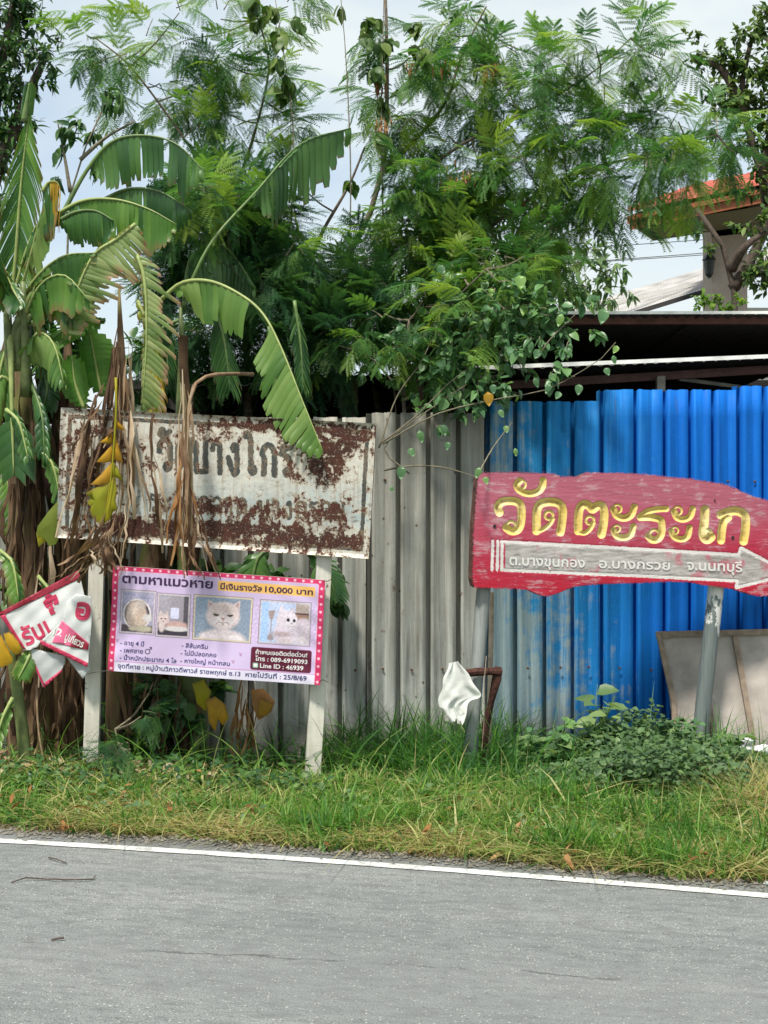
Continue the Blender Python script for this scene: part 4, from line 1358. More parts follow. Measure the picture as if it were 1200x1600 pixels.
# ---- missing cat poster
CP = Plane(168, 7.14, 505, 6.98)
def ab2px(a, b):
    # inverse of a = x + .05*(y-884), b = y - .068*(x-177)
    # x = a - .05(y-884); y = b + .068(x-177)
    y = (b + .068 * (a + .05 * 884 - 177)) / (1 + .05 * .068)
    x = a - .05 * (y - 884)
    return x, y
poster = empty('cat_poster', CP.at(340, 980), 'pink bordered missing cat poster in Thai with four cat photos tied between the white posts', 'poster')
def poster_face():
    a0, a1, b0, b1 = 177.0, 509.5, 884.0, 1048.5
    nu, nv = 560, 278
    a, b = np.meshgrid(np.linspace(a0, a1, nu), np.linspace(b0, b1, nv))
    C = np.zeros(a.shape + (3,))
    C[:] = (.55, .44, .66)
    C *= (1 + .12 * (b - 960) / 90)[..., None]
    def put(mask, col):
        m = np.clip(mask, 0, 1)[..., None]
        C[:] = C * (1 - m) + np.array(col) * m
    def rect(x0, y0, x1, y1, col, s=1.0, rad=0):
        if rad:
            dx = np.maximum(np.maximum(x0 + rad - a, a - x1 + rad), 0)
            dy = np.maximum(np.maximum(y0 + rad - b, b - y1 + rad), 0)
            put((rad - np.hypot(dx, dy)) * s + .5, col)
        else:
            put(np.minimum(np.minimum(a - x0, x1 - a), np.minimum(b - y0, y1 - b)) * s + .5, col)
    def ell(cx, cy, rx, ry, col, soft=1.0, clip=None):
        d = (1 - np.hypot((a - cx) / rx, (b - cy) / ry)) * min(rx, ry) / soft + .5
        if clip:
            d = np.where((a > clip[0]) & (a < clip[2]) & (b > clip[1]) & (b < clip[3]), d, 0)
        put(d, col)
    def tri_(pts, col, clip=None):
        m = in_poly(a, b, pts).astype(float)
        put(m, col)
    edge = np.minimum(np.minimum(a - a0, a1 - a), np.minimum(b - b0, 1e9))
    # border
    rosy = (.55, .03, .12)
    inner = (rad := 3)
    dx = np.maximum(np.maximum(a0 + 9.5 + 3 - a, a - (a1 - 9.5) + 3), 0)
    dy = np.maximum(b0 + 7 + 3 - b, 0)
    put(np.hypot(dx, dy) - 3 + .5, rosy)
    put((np.hypot(dx, dy) - 2) * (4 - np.hypot(dx, dy)) * .5, (.75, .45, .60))
    # row of hearts on the border
    def heart(cx, cy, s):
        X, Y = (a - cx) / s, -(b - cy) / s
        put(1 - ((X * X + Y * Y - 1) ** 3 - X * X * Y ** 3) * 3, (.80, .45, .55))
    k = 0
    for i in range(25):
        heart(a0 + 8 + i * 13.2, b0 + 3.6, 1.7)
    for i in range(13):
        heart(a0 + 4.6, b0 + 14 + i * 12.2, 1.7)
        heart(a1 - 4.6, b0 + 14 + i * 12.2, 1.7)
    # bottom white strip
    rect(a0 + 9.5, 1033.2, a1 - 9.5, b1 + 2, (.66, .62, .76))
    rect(a0 + 9.5, 1032.2, a1 - 9.5, 1033.3, (.45, .18, .40))
    rect(342, 896, 495, 911.5, (.72, .42, .12), rad=1)
    rect(399, 995.5, 494, 1031.5, (.10, .008, .03), rad=4)
    rs = np.random.default_rng(5)
    def frame(x0, y0, x1, y1, bg, gold=False):
        rect(x0, y0, x1, y1, (.17, .13, .16))
        rect(x0 + 1.0, y0 + 1.0, x1 - 1.0, y1 - 1.0, (.62, .52, .38) if gold else (.52, .46, .52))
        rect(x0 + 3.2, y0 + 3.2, x1 - 3.2, y1 - 3.2, bg)
    frame(191, 919, 247, 988.5, (.30, .28, .38))
    cl = (194.5, 922.5, 243.5, 985)
    rect(cl[0], 922.5, cl[2], 942, (.36, .34, .47)); rect(cl[0], 926, 215, 927.5, (.24, .24, .40)); rect(222, 930, 240, 931.5, (.25, .25, .40))
    rect(cl[0], 974, cl[2], cl[3], (.07, .05, .06))
    ell(218, 957, 22.5, 24, (.66, .60, .62), 1, cl); ell(218, 957, 20, 21.5, (.05, .04, .06), 1, cl)
    ell(217, 959, 17, 21, (.50, .38, .32), 4, cl); ell(211, 950, 8, 12, (.60, .48, .42), 5, cl); ell(222, 942, 9, 7, (.55, .46, .42), 4, cl)
    ell(222, 966, 12, 10, (.56, .44, .36), 5, cl); ell(235, 962, 7, 6, (.58, .54, .55), 3, cl); ell(228, 979, 16, 5, (.42, .38, .30), 3, cl); ell(212, 980, 6, 3, (.5, .45, .36), 2, cl)
    frame(248.5, 921, 301.5, 990, (.30, .27, .32))
    cl = (252, 924.5, 298, 986.5)
    rect(252, 924.5, 270, 970, (.34, .31, .37)); rect(291, 924.5, 298, 975, (.09, .08, .10)); rect(252, 968, 298, 986.5, (.05, .04, .06))
    ell(260, 962, 9, 8.5, (.62, .50, .50), 2, cl); tri_([(252, 958), (255, 948), (260, 955)], (.55, .45, .45)); tri_([(262, 955), (266, 948), (269, 958)], (.55, .45, .45))
    ell(281, 971, 17, 7, (.55, .36, .34), 3, cl); ell(281, 976, 19, 4, (.64, .60, .62), 1.5, cl); rect(271, 943, 284, 960, (.60, .60, .80), rad=2); ell(258, 973, 5, 9, (.60, .50, .50), 2, cl)
    for ex in (257, 263): ell(ex, 961, 1.4, 1.2, (.03, .02, .02))
    ell(260, 965, 1.3, 1, (.2, .08, .08))
    frame(305.5, 919.5, 398, 991, (.22, .27, .36), True)
    cl = (309, 923, 394.5, 987.5)
    ell(330, 940, 26, 22, (.25, .31, .41), 20, cl)
    tri_([(327, 940), (328, 926), (341, 934)], (.55, .45, .46)); tri_([(366, 933), (378, 925), (377, 942)], (.55, .45, .46)); tri_([(329, 938), (330, 930), (337, 934)], (.40, .26, .28)); tri_([(370, 933), (376, 929), (375, 939)], (.40, .26, .28))
    ell(352, 990, 38, 19, (.60, .52, .55), 5, cl); ell(330, 985, 12, 7, (.66, .58, .62), 3, cl); ell(373, 986, 11, 7, (.68, .62, .66), 3, cl)
    ell(352, 951, 26, 22, (.62, .52, .53), 4, cl); ell(352, 940, 20, 8, (.52, .42, .42), 6, cl); ell(343, 960, 9, 6, (.72, .64, .66), 4, cl); ell(361, 960, 9, 6, (.72, .64, .66), 4, cl)
    ell(341, 949, 5.0, 2.6, (.28, .20, .16), 1.2); ell(363, 949, 5.0, 2.6, (.28, .20, .16), 1.2); ell(341.5, 949.2, 4.2, 2.5, (.02, .015, .01)); ell(362.5, 949.2, 4.2, 2.5, (.02, .015, .01)); tri_([(334, 947.5), (346, 949.5), (346, 946)], (.5, .4, .4)); tri_([(370, 947.5), (358, 949.5), (358, 946)], (.5, .4, .4))
    ell(352, 955.5, 2.6, 1.5, (.36, .17, .17)); rect(351.6, 957, 352.5, 962, (.25, .15, .16))
    for sx in (-1, 1):
        put(1.1 - np.abs(np.hypot(a - 352 - sx * 5, b - 966) - 5) * 1.1 - (b > 965) * 9, (.25, .14, .15))
        for kk in (0, 1, 2):
            put(.8 - seg_dist(a, b, [(352 + sx * 14, 962 + kk * 2), (352 + sx * 24, 961 + kk * 4)]) * 1.6, (.45, .36, .38))
            put(.7 - seg_dist(a, b, [(352 + sx * kk * 3, 936 - kk), (352 + sx * (kk * 2.4), 943)]) * 1.2, (.42, .33, .33))
    frame(408.5, 920.5, 490.5, 990, (.45, .52, .72))
    cl = (412, 924, 487, 986.5)
    rect(412, 924, 423, 986.5, (.35, .50, .78)); rect(466, 924, 487, 938, (.42, .34, .32)); rect(463, 938, 487, 941, (.12, .05, .04)); rect(463, 941, 487, 950, (.30, .18, .13)); ell(480, 968, 18, 22, (.54, .46, .54), 4, cl)
    tri_([(423, 938), (434, 936), (431, 950), (425, 950)], (.33, .26, .26)); rect(427.5, 948, 429, 974, (.26, .22, .24)); ell(428, 979, 5, 5, (.3, .25, .27), 3, cl)
    ell(452, 972, 19, 20, (.60, .52, .62), 5, cl); tri_([(438, 942), (443, 926), (450, 936)], (.60, .54, .62)); tri_([(456, 936), (463, 930), (466, 944)], (.56, .48, .56))
    ell(453, 950, 16.5, 14, (.66, .58, .66), 3, cl); ell(459, 955, 9, 7, (.72, .66, .74), 3, cl)
    ell(455, 950, 2.6, 2.8, (.015, .015, .02)); ell(464.5, 950.5, 2.3, 2.7, (.015, .015, .02)); ell(461, 955.5, 1.4, 1, (.35, .18, .2))
    put(.8 - seg_dist(a, b, [(456, 959), (461, 960.5), (465, 958.5)]) * 1.3, (.35, .2, .24))
    ell(446, 973, 16, 4, (.42, .33, .36), 3, cl); ell(452, 983, 12, 4, (.62, .52, .56), 2, cl); ell(478, 980, 6, 5, (.62, .56, .62), 2, cl)
    # small paw marks, male sign, chat icon
    for (x, y) in ((189, 1000), (383, 1009), (372, 1021)):
        ell(x, y + 1.4, 1.6, 1.4, (.40, .2, .35))
        for k in (-1, 0, 1): ell(x + k * 1.9, y - 1.2, .8, .9, (.40, .2, .35))
    put(1.3 - np.abs(np.hypot(a - 237.5, b - 1014.5) - 3.6) * 1.1, (.03, .02, .06))
    put(1.3 - seg_dist(a, b, [(240, 1011.5), (243.5, 1007.5), (240.5, 1007.6)]) * 1.2, (.03, .02, .06)); put(1.3 - seg_dist(a, b, [(243.5, 1007.5), (243.4, 1010.8)]) * 1.2, (.03, .02, .06))
    rect(403, 1020.5, 411, 1028, (.35, .55, .45), rad=1.5); ell(407, 1024, 2.8, 2.2, (.8, .82, .8))
    # printed grain inside the photos
    grain = rs.normal(0, 1, a.shape)
    ph = ((b > 922) & (b < 987)).astype(float)
    fur = np.zeros(a.shape)
    for q in range(26):
        th_ = rs.uniform(.2, 2.9); fr = rs.uniform(.6, 2.4)
        fur += np.sin((a * np.cos(th_) + b * np.sin(th_)) * fr + rs.uniform(0, 6) + 1.5 * np.sin(a * .21 + q) * np.sin(b * .27 + q))
    C[:] = C * (1 + (ph * fur / 26 ** .5 * .10)[..., None])
    C[:] = C * (1 + (.02 + .07 * ph)[..., None] * grain[..., None])
    C = np.clip(C, .005, .9)
    X, Y = ab2px(a, b)
    nrm = np.array(CP.n)
    den = (X - 600) / F * nrm[0] + nrm[1]
    tt = np.array(CP.a).dot(nrm) / den
    base = np.stack([(X - 600) / F * tt, tt, EYE - (Y - 800) / F * tt], -1)
    wave = poster_wave(a, b)
    base += wave[..., None] * nrm
    base = base.reshape(-1, 3)
    idx = np.arange(a.size).reshape(a.shape)
    q = np.stack([idx[:-1, :-1], idx[1:, :-1], idx[1:, 1:], idx[:-1, 1:]], -1).reshape(-1, 4)
    col = np.concatenate([C, np.ones(C.shape[:2] + (1,))], -1).reshape(-1, 4)
    return mesh_np(base, [q], smooth=True, colors=col)
def poster_wave(a, b):
    return .006 * np.sin((a - 177) / 42.0) * np.sin((b - 884) / 50.0 + .5) + .004 * np.sin((a + b) / 27.0) + .0022 * np.sin((a - b * 1.6) / 9.0) * np.exp(-((a - 500) / 60.0) ** 2) + .0022 * np.sin((a + b * 1.3) / 8.0) * np.exp(-((a - 180) / 50.0) ** 2)
def vinyl_mat():
    t = NT('printed vinyl')
    c = t.attr('print', 'Color')
    n = t.noise(t.pos(), 6, 3, .5)
    return t.done(t.bsdf(c, t.ramp(n, [(.3, .35), (.7, .5)]), 0, .4, t.bump(n, .1, .01)))
G['vinyl'] = vinyl_mat()
link('poster_sheet', poster_face(), poster, G['vinyl'])
pb = [ab2px(*q) for q in ((177, 884), (509.5, 884), (509.5, 1048.5), (177, 1048.5))]
prism('backing', poster, CP, pb, -.022, -.026, G['white_post'])
def mapc(a, b):
    x, y = ab2px(a, b)
    return CP.at(x, y, .0016 + float(poster_wave(np.float64(a), np.float64(b))))
INK = flat('dark violet ink', (.035, .008, .06))
INKB = flat('blue ink', (.04, .04, .16))
INKW = flat('white ink', (.75, .72, .74))
T = lambda body, x0, x1, y, h, mat, bold=.01: print_text('printed_text', body, poster, mapc, x0, x1, y, h, mat, bold)
T('ตามหาแมวหาย', 192, 334, 913.0 - 4, 12.0, INK, .028)
T('มีเงินรางวัล', 346, 411, 908.5, 7.6, INK, .02)
T('10,000 บาท', 416, 491, 908.5, 7.6, INK, .02)
T('- อายุ 4 ปี', 194, 231, 1006.5, 6.0, INKB, .012)
T('- เพศชาย', 194, 230, 1018, 6.0, INKB, .012)
T('- น้ำหนักประมาณ 4 โล', 194, 283, 1029.5, 6.0, INKB, .012)
T('- สีส้มครีม', 290, 331, 1004, 5.8, INKB, .012)
T('- ไม่มีปลอกคอ', 289, 345, 1016, 5.8, INKB, .012)
T('- หางใหญ่ หน้ากลม', 289, 367, 1028, 5.8, INKB, .012)
T('ถ้าพบเจอติดต่อด่วน!', 406, 487, 1006.5, 5.6, INKW, .02)
T('โทร : 089-6919093', 406, 488, 1017, 5.8, INKW, .022)
T('Line ID : 46939', 414, 482, 1027.5, 6.0, INKW, .02)
T('จุดที่หาย : หมู่บ้านวิภาวดีพาวล์ ราชพฤกษ์ ซ.13', 192, 384, 1043, 6.0, INKB, .014)
T('หายไปวันที่ : 25/8/69', 392, 488, 1043, 6.2, INKB, .014)
wire = MB()
for pts in ([(505, 908), (512, 908), (520, 904)], [(498, 1066), (505, 1062), (512, 1066)], [(135, 1053), (150, 1050), (166, 1048), (178, 1046)]):
    wire.tube([CP.at(x, y, .06 if i != 0 else .012) for i, (x, y) in enumerate(pts)], .0022, 5)
wire.build('tie_wire', simple('tie wire', (.04, .035, .03), .5), poster)

# ---- torn banner on the left
BP = Plane(0, 7.16, 150, 7.14)
ban = empty('torn_banner', BP.at(70, 990), 'crumpled white banner with red Thai letters hanging folded left of the white post', 'banner')
BCR = lambda x, y: (x / 8.0, 880 + y / 8.0)
G['banner_white'] = simple('white banner cloth', (.60, .62, .61), .6, var=.06, scale=9, bump=.25)
G['banner_grey'] = simple('banner back', (.40, .42, .42), .6, var=.12, scale=9, bump=.35)
G['banner_red'] = flat('crimson print', (.50, .03, .09))
G['banner_dark'] = flat('dark crimson print', (.28, .012, .035))
G['banner_pink'] = flat('pink print', (.72, .14, .27))
def warp(x, y, amp):
    return amp * (math.sin(x / 150.0 + y / 330.0) + .6 * math.sin(x / 64.0 - y / 90.0 + 1.3) + .3 * math.sin((x + y) / 37.0))
def cloth(name, poly, off, mat, amp=.008, parent=ban, step=34, grad=(0, 0)):
    """polygon in crop coordinates filled by a fine wavy mesh with true thickness"""
    import bmesh
    bm = bmesh.new()
    xs_ = [q[0] for q in poly]; ys_ = [q[1] for q in poly]
    vs = [bm.verts.new((x, y, 0)) for x, y in poly]
    f = bm.faces.new(vs)
    x = min(xs_) + step
    while x < max(xs_):
        bmesh.ops.bisect_plane(bm, geom=bm.verts[:] + bm.edges[:] + bm.faces[:], plane_co=(x, 0, 0), plane_no=(1, 0, 0))
        x += step
    y = min(ys_) + step
    while y < max(ys_):
        bmesh.ops.bisect_plane(bm, geom=bm.verts[:] + bm.edges[:] + bm.faces[:], plane_co=(0, y, 0), plane_no=(0, 1, 0))
        y += step
    bm.normal_update()
    ret = bmesh.ops.extrude_face_region(bm, geom=bm.faces[:])
    top = set(v for v in ret['geom'] if isinstance(v, bmesh.types.BMVert))
    for v in bm.verts:
        X, Y = v.co.x, v.co.y
        o_ = off + warp(X, Y, amp) + grad[0] * (X - xs_[0]) / 1000 + grad[1] * (Y - ys_[0]) / 1000
        px_, py_ = BCR(X, Y)
        v.co = BP.at(px_, py_, o_ + (.0012 if v in top else 0)) - ban.location * 0
    bmesh.ops.recalc_face_normals(bm, faces=bm.faces[:])
    me = bpy.data.meshes.new('m')
    bm.to_mesh(me)
    bm.free()
    me.polygons.foreach_set('use_smooth', np.ones(len(me.polygons), dtype=bool))
    return link(name, me, parent, mat)
cloth('back_flap', [(380, 1060), (820, 1160), (815, 1250), (760, 1350), (540, 1560), (410, 1240)], .0, G['banner_grey'], .008)
cloth('red_edge', [(410, 1240), (425, 1225), (550, 1500), (775, 1325), (780, 1350), (545, 1562)], .003, G['banner_red'], .008)
cloth('hanging_corner', [(820, 1160), (1120, 1200), (1125, 1330), (1040, 1450)], .004, G['banner_grey'], .006)
cloth('main_fold', [(0, 625), (980, 95), (1010, 200), (1110, 640), (760, 780), (520, 960), (480, 1040), (370, 1090), (300, 1090)], .01, G['banner_white'], .007)
cloth('red_edge', [(0, 612), (985, 85), (1005, 190), (65, 640), (0, 660)], .0135, G['banner_dark'], .007)
cloth('red_edge', [(0, 660), (65, 640), (90, 700), (325, 1075), (290, 1070)], .0135, G['banner_red'], .007)
cloth('front_fold', [(520, 965), (780, 720), (830, 480), (960, 380), (1140, 420), (1150, 700), (1100, 1290)], .024, G['banner_white'], .006)
cloth('red_edge', [(500, 955), (520, 965), (1100, 1245), (1090, 1300), (505, 1010)], .0275, G['banner_red'], .006)
cloth('pink_patch', [(775, 715), (1110, 1000), (1100, 1085), (650, 990)], .0275, G['banner_pink'], .006)
cloth('red_patch', [(940, 870), (1110, 1010), (1100, 1085), (870, 1045)], .029, G['banner_dark'], .006)
def mapb(off, amp, A, dirx, s):
    """text frame: origin A (crop), direction, scale"""
    dx, dy = dirx
    def f(x, y):
        X = A[0] + x * dx - y * dy
        Y = A[1] + x * dy + y * dx
        px_, py_ = BCR(X, Y)
        return BP.at(px_, py_, off + warp(X, Y, amp))
    return f
c_, s_ = math.cos(-.48), math.sin(-.48)
print_text('printed_text', 'รับเ', ban, mapb(.0140, .007, (330, 1035), (c_, s_), 1), 0, 380, 0, 190, G['banner_red'], .03)
print_text('printed_text', 'ซื้', ban, mapb(.0140, .007, (640, 690), (c_, s_), 1), 0, 190, 0, 200, G['banner_red'], .05)
print_text('printed_text', 'อ', ban, mapb(.0285, .006, (930, 680), (math.cos(.15), math.sin(.15)), 1), 0, 190, 0, 215, G['banner_red'], .05)
print_text('printed_text', '12', ban, mapb(.0290, .006, (655, 890), (math.cos(.25), math.sin(.25)), 1), 0, 110, 0, 80, G['white_print'], .03)
print_text('printed_text', 'ปูเกี่ยวร', ban, mapb(.031, .006, (800, 955), (math.cos(.42), math.sin(.42)), 1), 0, 250, 0, 75, G['white_print'], .03)
g = MB(); g.tube([BP.at(*BCR(552, 1508), .004), BP.at(*BCR(552, 1508), .012)], .005, 10); g.build('eyelet', simple('eyelet', (.03, .03, .03), .4), ban)

# ------------------------------------------------------------------ banana plants
def banana_leaf(parent, mid, wl, wr, n=22, mat='ban', rib='rib', fwd=.35, hang=.35, gap=.35, fold=.3, prof=(.25, 1), s0=0.0, rr=.011, skip=(), droop=.25, roll=0.0, jit=.12, K=5, full=False, name='leaf'):
    """mid: [(px,py,Y)] midrib; wl/wr lamina widths in metres left and right of travel; s0 = bare stalk share"""
    n = max(7, int(n * .8))
    if full: n, fwd = n + 4, fwd * .5
    pts = smooth_path([P(*q) for q in mid], n)
    m = MB()
    down = Vector((0, 0, -1))
    for sg, w in ((-1, wl), (1, wr)):
        if w <= 0: continue
        i = int(n * s0)
        g = None
        while i < n:
            s = (i + .5) / n
            if any(a <= s <= b for a, b in skip):
                i += 1
                g = None
                continue
            new = g is None or random.random() < gap
            if new:
                g = (random.uniform(-.10, .10), random.uniform(-.30, .30), random.uniform(0, 6), random.uniform(1 - jit * 1.6, 1 + jit * .5), random.random())
            nxt_gap = False
            t = (pts[i + 1] - pts[i])
            T_ = t.normalized()
            nrm = Matrix.Rotation(roll, 3, T_) @ Vector((0, -1, 0))
            S_ = T_.cross(nrm).normalized() * sg
            u = min(1.0, max(0.01, (s - s0) / (1 - s0)))
            wf = min(1, (u / prof[0]) ** .7) * min(1, ((1 - u) / .22) ** .6 if u > .78 else 1)
            L = w * max(.12, wf) * g[3] * random.uniform(.97 if full else .84, 1.05)
            D = (S_ + T_ * (fwd + g[0])).normalized()
            D = (D * (1 - hang) + down * hang).normalized()
            nn = D.cross(T_)
            nn = nn.normalized() if nn.length > 1e-4 else Vector((0, -1, 0))
            if nn.y > 0: nn = -nn
            Kn = K + 1
            vs, es = [], []
            for k in range(Kn + 1):
                q = k / Kn
                ctr = pts[i].lerp(pts[i + 1], .5) + D * L * q + down * droop * L * q * q
                ctr += nn * (-.10 * L * q * q * fold * 2 + .02 * math.sin(g[2] + q * 3.5) * q)
                tw = g[1] * q
                a = T_ * math.cos(tw) + nn * math.sin(tw)
                hl = t.length * .53
                hr = t.length * .53
                if new: hl *= 1 - .30 * min(1, q * 3)
                if q == 1 and not full:
                    ctr -= D * L * random.uniform(0, .05)
                if q == 1 and not full:
                    f_ = random.uniform(.25, .95); hl *= f_; hr *= f_
                dz = nn * (t.length * (.05 if full else .16))
                vs += [ctr - a * hl, ctr + dz, ctr + a * hr]
                es += [q, q * .9, q]
            fs = []
            for k in range(Kn):
                a = 3 * k
                fs += [(a, a + 1, a + 4, a + 3), (a + 1, a + 2, a + 5, a + 4)]
            r = min(1, max(0, g[4] + random.uniform(-.18, .18)))
            m.add(vs, fs, r, es)
            i += 1
    o = m.build(name, G[mat], parent, True)
    b = MB()
    rp = [p + Vector((0, -.004, 0)) for p in pts]
    b.tube(rp, [rr * .72 * (1.6 - 1.35 * i / n) for i in range(n + 1)], 6)
    b.build('midrib', G[rib], o if False else parent, True) if False else None
    ob = link('midrib', b.mesh(True), None, G[rib])
    ob.parent = o
    ob.data.transform(Matrix.Translation(-parent.location))
    return o

def pseudostem(parent, pts, r0, r1, mat='stem', sheaths=10, name='pseudostem', sh_mat='dead'):
    sp = smooth_path([P(*q) for q in pts], 16)
    m = MB(); m.tube(sp, [(r0 + (r1 - r0) * i / 16) * (1 if i < 12 else 1 - (i - 12) * .2) for i in range(17)], 14, rough=.05)
    m.build(name, G[mat], parent, True)
    sh_mat = 'dead_dark' if sh_mat == 'dead' else sh_mat
    for k in range(sheaths):
        i = random.randint(2, 15)
        p = sp[i]
        ang = random.uniform(math.pi * 1.0, math.pi * 2.0)
        rr = r0 + (r1 - r0) * i / 16
        out = Vector((math.cos(ang), math.sin(ang), 0))
        L = random.uniform(.25, .6)
        w = random.uniform(.015, .045)
        side = Vector((-out.y, out.x, 0))
        b = MB()
        vs, es = [], []
        N = 6
        ph = random.uniform(0, 6)
        for j in range(N + 1):
            t = j / N
            c = p + out * (rr * 1.02 + .05 * math.sin(t * 2.2) * random.uniform(.4, 1.2)) + Vector((0, 0, -L * t)) + side * (.03 * math.sin(ph + 3 * t))
            ww = w * (1 - .75 * t) * (1 + .2 * math.sin(ph + 7 * t))
            vs += [c - side * ww, c + out * .014 * (1 + t), c + side * ww]
            es += [t, t, t]
        fs = []
        for j in range(N):
            a = 3 * j
            fs += [(a, a + 1, a + 4, a + 3), (a + 1, a + 2, a + 5, a + 4)]
        b.add(vs, fs, random.random(), es)
        b.build('sheath', G[sh_mat], parent, True)

def dead_drape(parent, top, bottom, Y, wtop, wbot, n=14, mat='dead', name='dead_leaf', spread=1.0):
    """bundle of shrivelled hanging strips from top to bottom (pixels)"""
    b = MB()
    for k in range(n):
        u = k / max(1, n - 1) - .5 + random.uniform(-.12, .12)
        x0 = top[0] + u * wtop; x1 = bottom[0] + u * wbot * spread + random.uniform(-4, 4)
        y0 = top[1] + random.uniform(-25, 60); y1 = bottom[1] + random.uniform(-.22, .08) * (bottom[1] - top[1])
        N = 9
        vs, es = [], []
        ph, fr = random.uniform(0, 6), random.uniform(2, 6)
        w0 = random.uniform(1.8, 8.5) * random.uniform(.6, 1.1)
        yo = Y + random.uniform(-.05, .05)
        for j in range(N + 1):
            t = j / N
            x = x0 + (x1 - x0) * t + 5 * math.sin(ph + fr * t) + random.uniform(-2.6, 2.6)
            y = y0 + (y1 - y0) * t
            w = w0 * min(1, t * 3 + .12) * (1 - .55 * t) * (1 + .45 * math.sin(ph * 2 + 9 * t))
            tw = math.sin(ph + 5 * t) * 1.2
            c = P(x, y, yo - .03 * math.sin(math.pi * t))
            h = w / F * Y
            a = Vector((math.cos(tw), math.sin(tw), .2 * math.sin(ph)))
            nn = Vector((-math.sin(tw), math.cos(tw) * -1, 0))
            vs += [c - a * h, c + nn * h * .7, c + a * h]
            es += [t] * 3
        fs = []
        for j in range(N):
            a = 3 * j
            fs += [(a, a + 1, a + 4, a + 3), (a + 1, a + 2, a + 5, a + 4)]
        b.add(vs, fs, random.random(), es)
    return b.build(name, G[mat], parent, True)

def cut_leaf(parent, polys, Y, name, scale=4.0, org=(0, 500)):
    """a limp torn leaf: each lobe its own slightly cupped blade joined along the rib"""
    root_o = None
    for i, (pl_, mt, dy) in enumerate(polys):
        c = np.mean(np.array(pl_, float), axis=0)
        m = MB()
        to = lambda q, o=0.0: P(org[0] + q[0] / scale, org[1] + q[1] / scale, Y + dy + o)
        n_ = len(pl_)
        vs = [to(q, random.uniform(-.006, .006)) for q in pl_]
        mids = [to(((q[0] + c[0]) / 2, (q[1] + c[1]) / 2), -.012 + random.uniform(-.004, .004)) for q in pl_]
        vs += mids + [to(c, -.016)]
        fs = [(k, (k + 1) % n_, n_ + (k + 1) % n_, n_ + k) for k in range(n_)] + [(n_ + k, n_ + (k + 1) % n_, 2 * n_) for k in range(n_)]
        m.add(vs, fs, [random.random() * .5 + .25] * len(vs), [.8] * n_ + [.4] * n_ + [.1])
        m.build(name, G[mt], parent, True)

# plant 1: left edge
b1 = empty('banana_plant', P(45, 1190, 7.75), 'tall banana plant at the left edge with upright fishbone leaf and brown stem', 'plant')
pseudostem(b1, [(48, 1215, 7.75), (46, 1000, 7.75), (38, 700, 7.72), (30, 480, 7.7)], .15, .08, sheaths=22)
banana_leaf(b1, [(18, 480, 7.6), (25, 400, 7.55), (33, 290, 7.5), (46, 175, 7.45)], .30, .27, 54, 'ban', 'rib', fwd=-.7, hang=.45, gap=.45, droop=.3, rr=.014, s0=.1, K=6)
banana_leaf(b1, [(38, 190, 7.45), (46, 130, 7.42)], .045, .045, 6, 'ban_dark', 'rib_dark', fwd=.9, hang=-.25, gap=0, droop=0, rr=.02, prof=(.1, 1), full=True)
banana_leaf(b1, [(28, 470, 7.5), (48, 400, 7.42), (66, 330, 7.35), (84, 288, 7.32)], .0, .15, 12, 'ban_mid', 'rib', fwd=-.1, hang=.85, gap=.2, droop=.4, s0=.35)
banana_leaf(b1, [(66, 300, 7.3), (78, 284, 7.29), (92, 292, 7.28)], .0, .27, 9, 'ban', 'rib', fwd=0, hang=.95, gap=.5, droop=.3)
banana_leaf(b1, [(78, 284, 7.27), (88, 284, 7.27), (94, 292, 7.26)], .0, .24, 9, 'ban_yellow', 'rib', fwd=0, hang=.97, gap=.9, droop=.3, rr=.004, name='withered_tip')
banana_leaf(b1, [(26, 480, 7.5), (60, 430, 7.4), (100, 400, 7.35), (150, 395, 7.3)], .06, .22, 22, 'ban', 'rib', fwd=.1, hang=.7, gap=.3, s0=.1)
banana_leaf(b1, [(30, 500, 7.6), (70, 520, 7.5), (90, 590, 7.5)], .10, .14, 14, 'ban_dark', 'rib', hang=.5, gap=.3)
banana_leaf(b1, [(25, 520, 7.5), (5, 560, 7.45), (-10, 640, 7.4)], .14, .14, 16, 'ban_mid', 'rib', hang=.5, gap=.3)
banana_leaf(b1, [(20, 470, 7.5), (40, 395, 7.45), (62, 345, 7.4), (92, 330, 7.3)], .1, .13, 12, 'ban', 'rib', fwd=.1, hang=.9, gap=.2, droop=.4, s0=.35)
banana_leaf(b1, [(30, 480, 7.55), (14, 430, 7.4), (-8, 420, 7.3), (-30, 440, 7.2)], .1, .2, 10, 'ban', 'rib', hang=.8, gap=.3, s0=.1)
banana_leaf(b1, [(8, 430, 7.4), (22, 455, 7.3), (36, 480, 7.25)], .09, .1, 8, 'ban_dark', 'rib', hang=.5, gap=.2, full=True)
banana_leaf(b1, [(20, 490, 7.5), (60, 455, 7.4), (100, 468, 7.3), (118, 500, 7.3)], .05, .14, 10, 'ban', 'rib_dark', hang=.75, gap=.4, s0=.1)
banana_leaf(b1, [(12, 480, 7.5), (17, 560, 7.42), (19, 650, 7.38), (22, 742, 7.36)], .17, .15, 14, 'ban_dark', 'rib', fwd=.5, hang=.25, gap=.05, rr=.022, s0=.62, full=True, prof=(.15, 1))
banana_leaf(b1, [(48, 470, 7.6), (58, 540, 7.5), (60, 590, 7.48)], .02, .02, 6, 'ban', 'rib', rr=.012, s0=.8)
banana_leaf(b1, [(70, 580, 7.6), (74, 610, 7.55), (66, 642, 7.55)], .07, .09, 8, 'ban_dark', 'rib_dark', hang=.2, gap=0, full=True)
banana_leaf(b1, [(0, 690, 8.0), (10, 740, 7.9), (30, 850, 7.85)], .12, .12, 20, 'ban', 'rib', hang=.3, gap=.7)
dead_drape(b1, (60, 600), (75, 860), 7.55, 50, 70, 9, 'dead_dark')
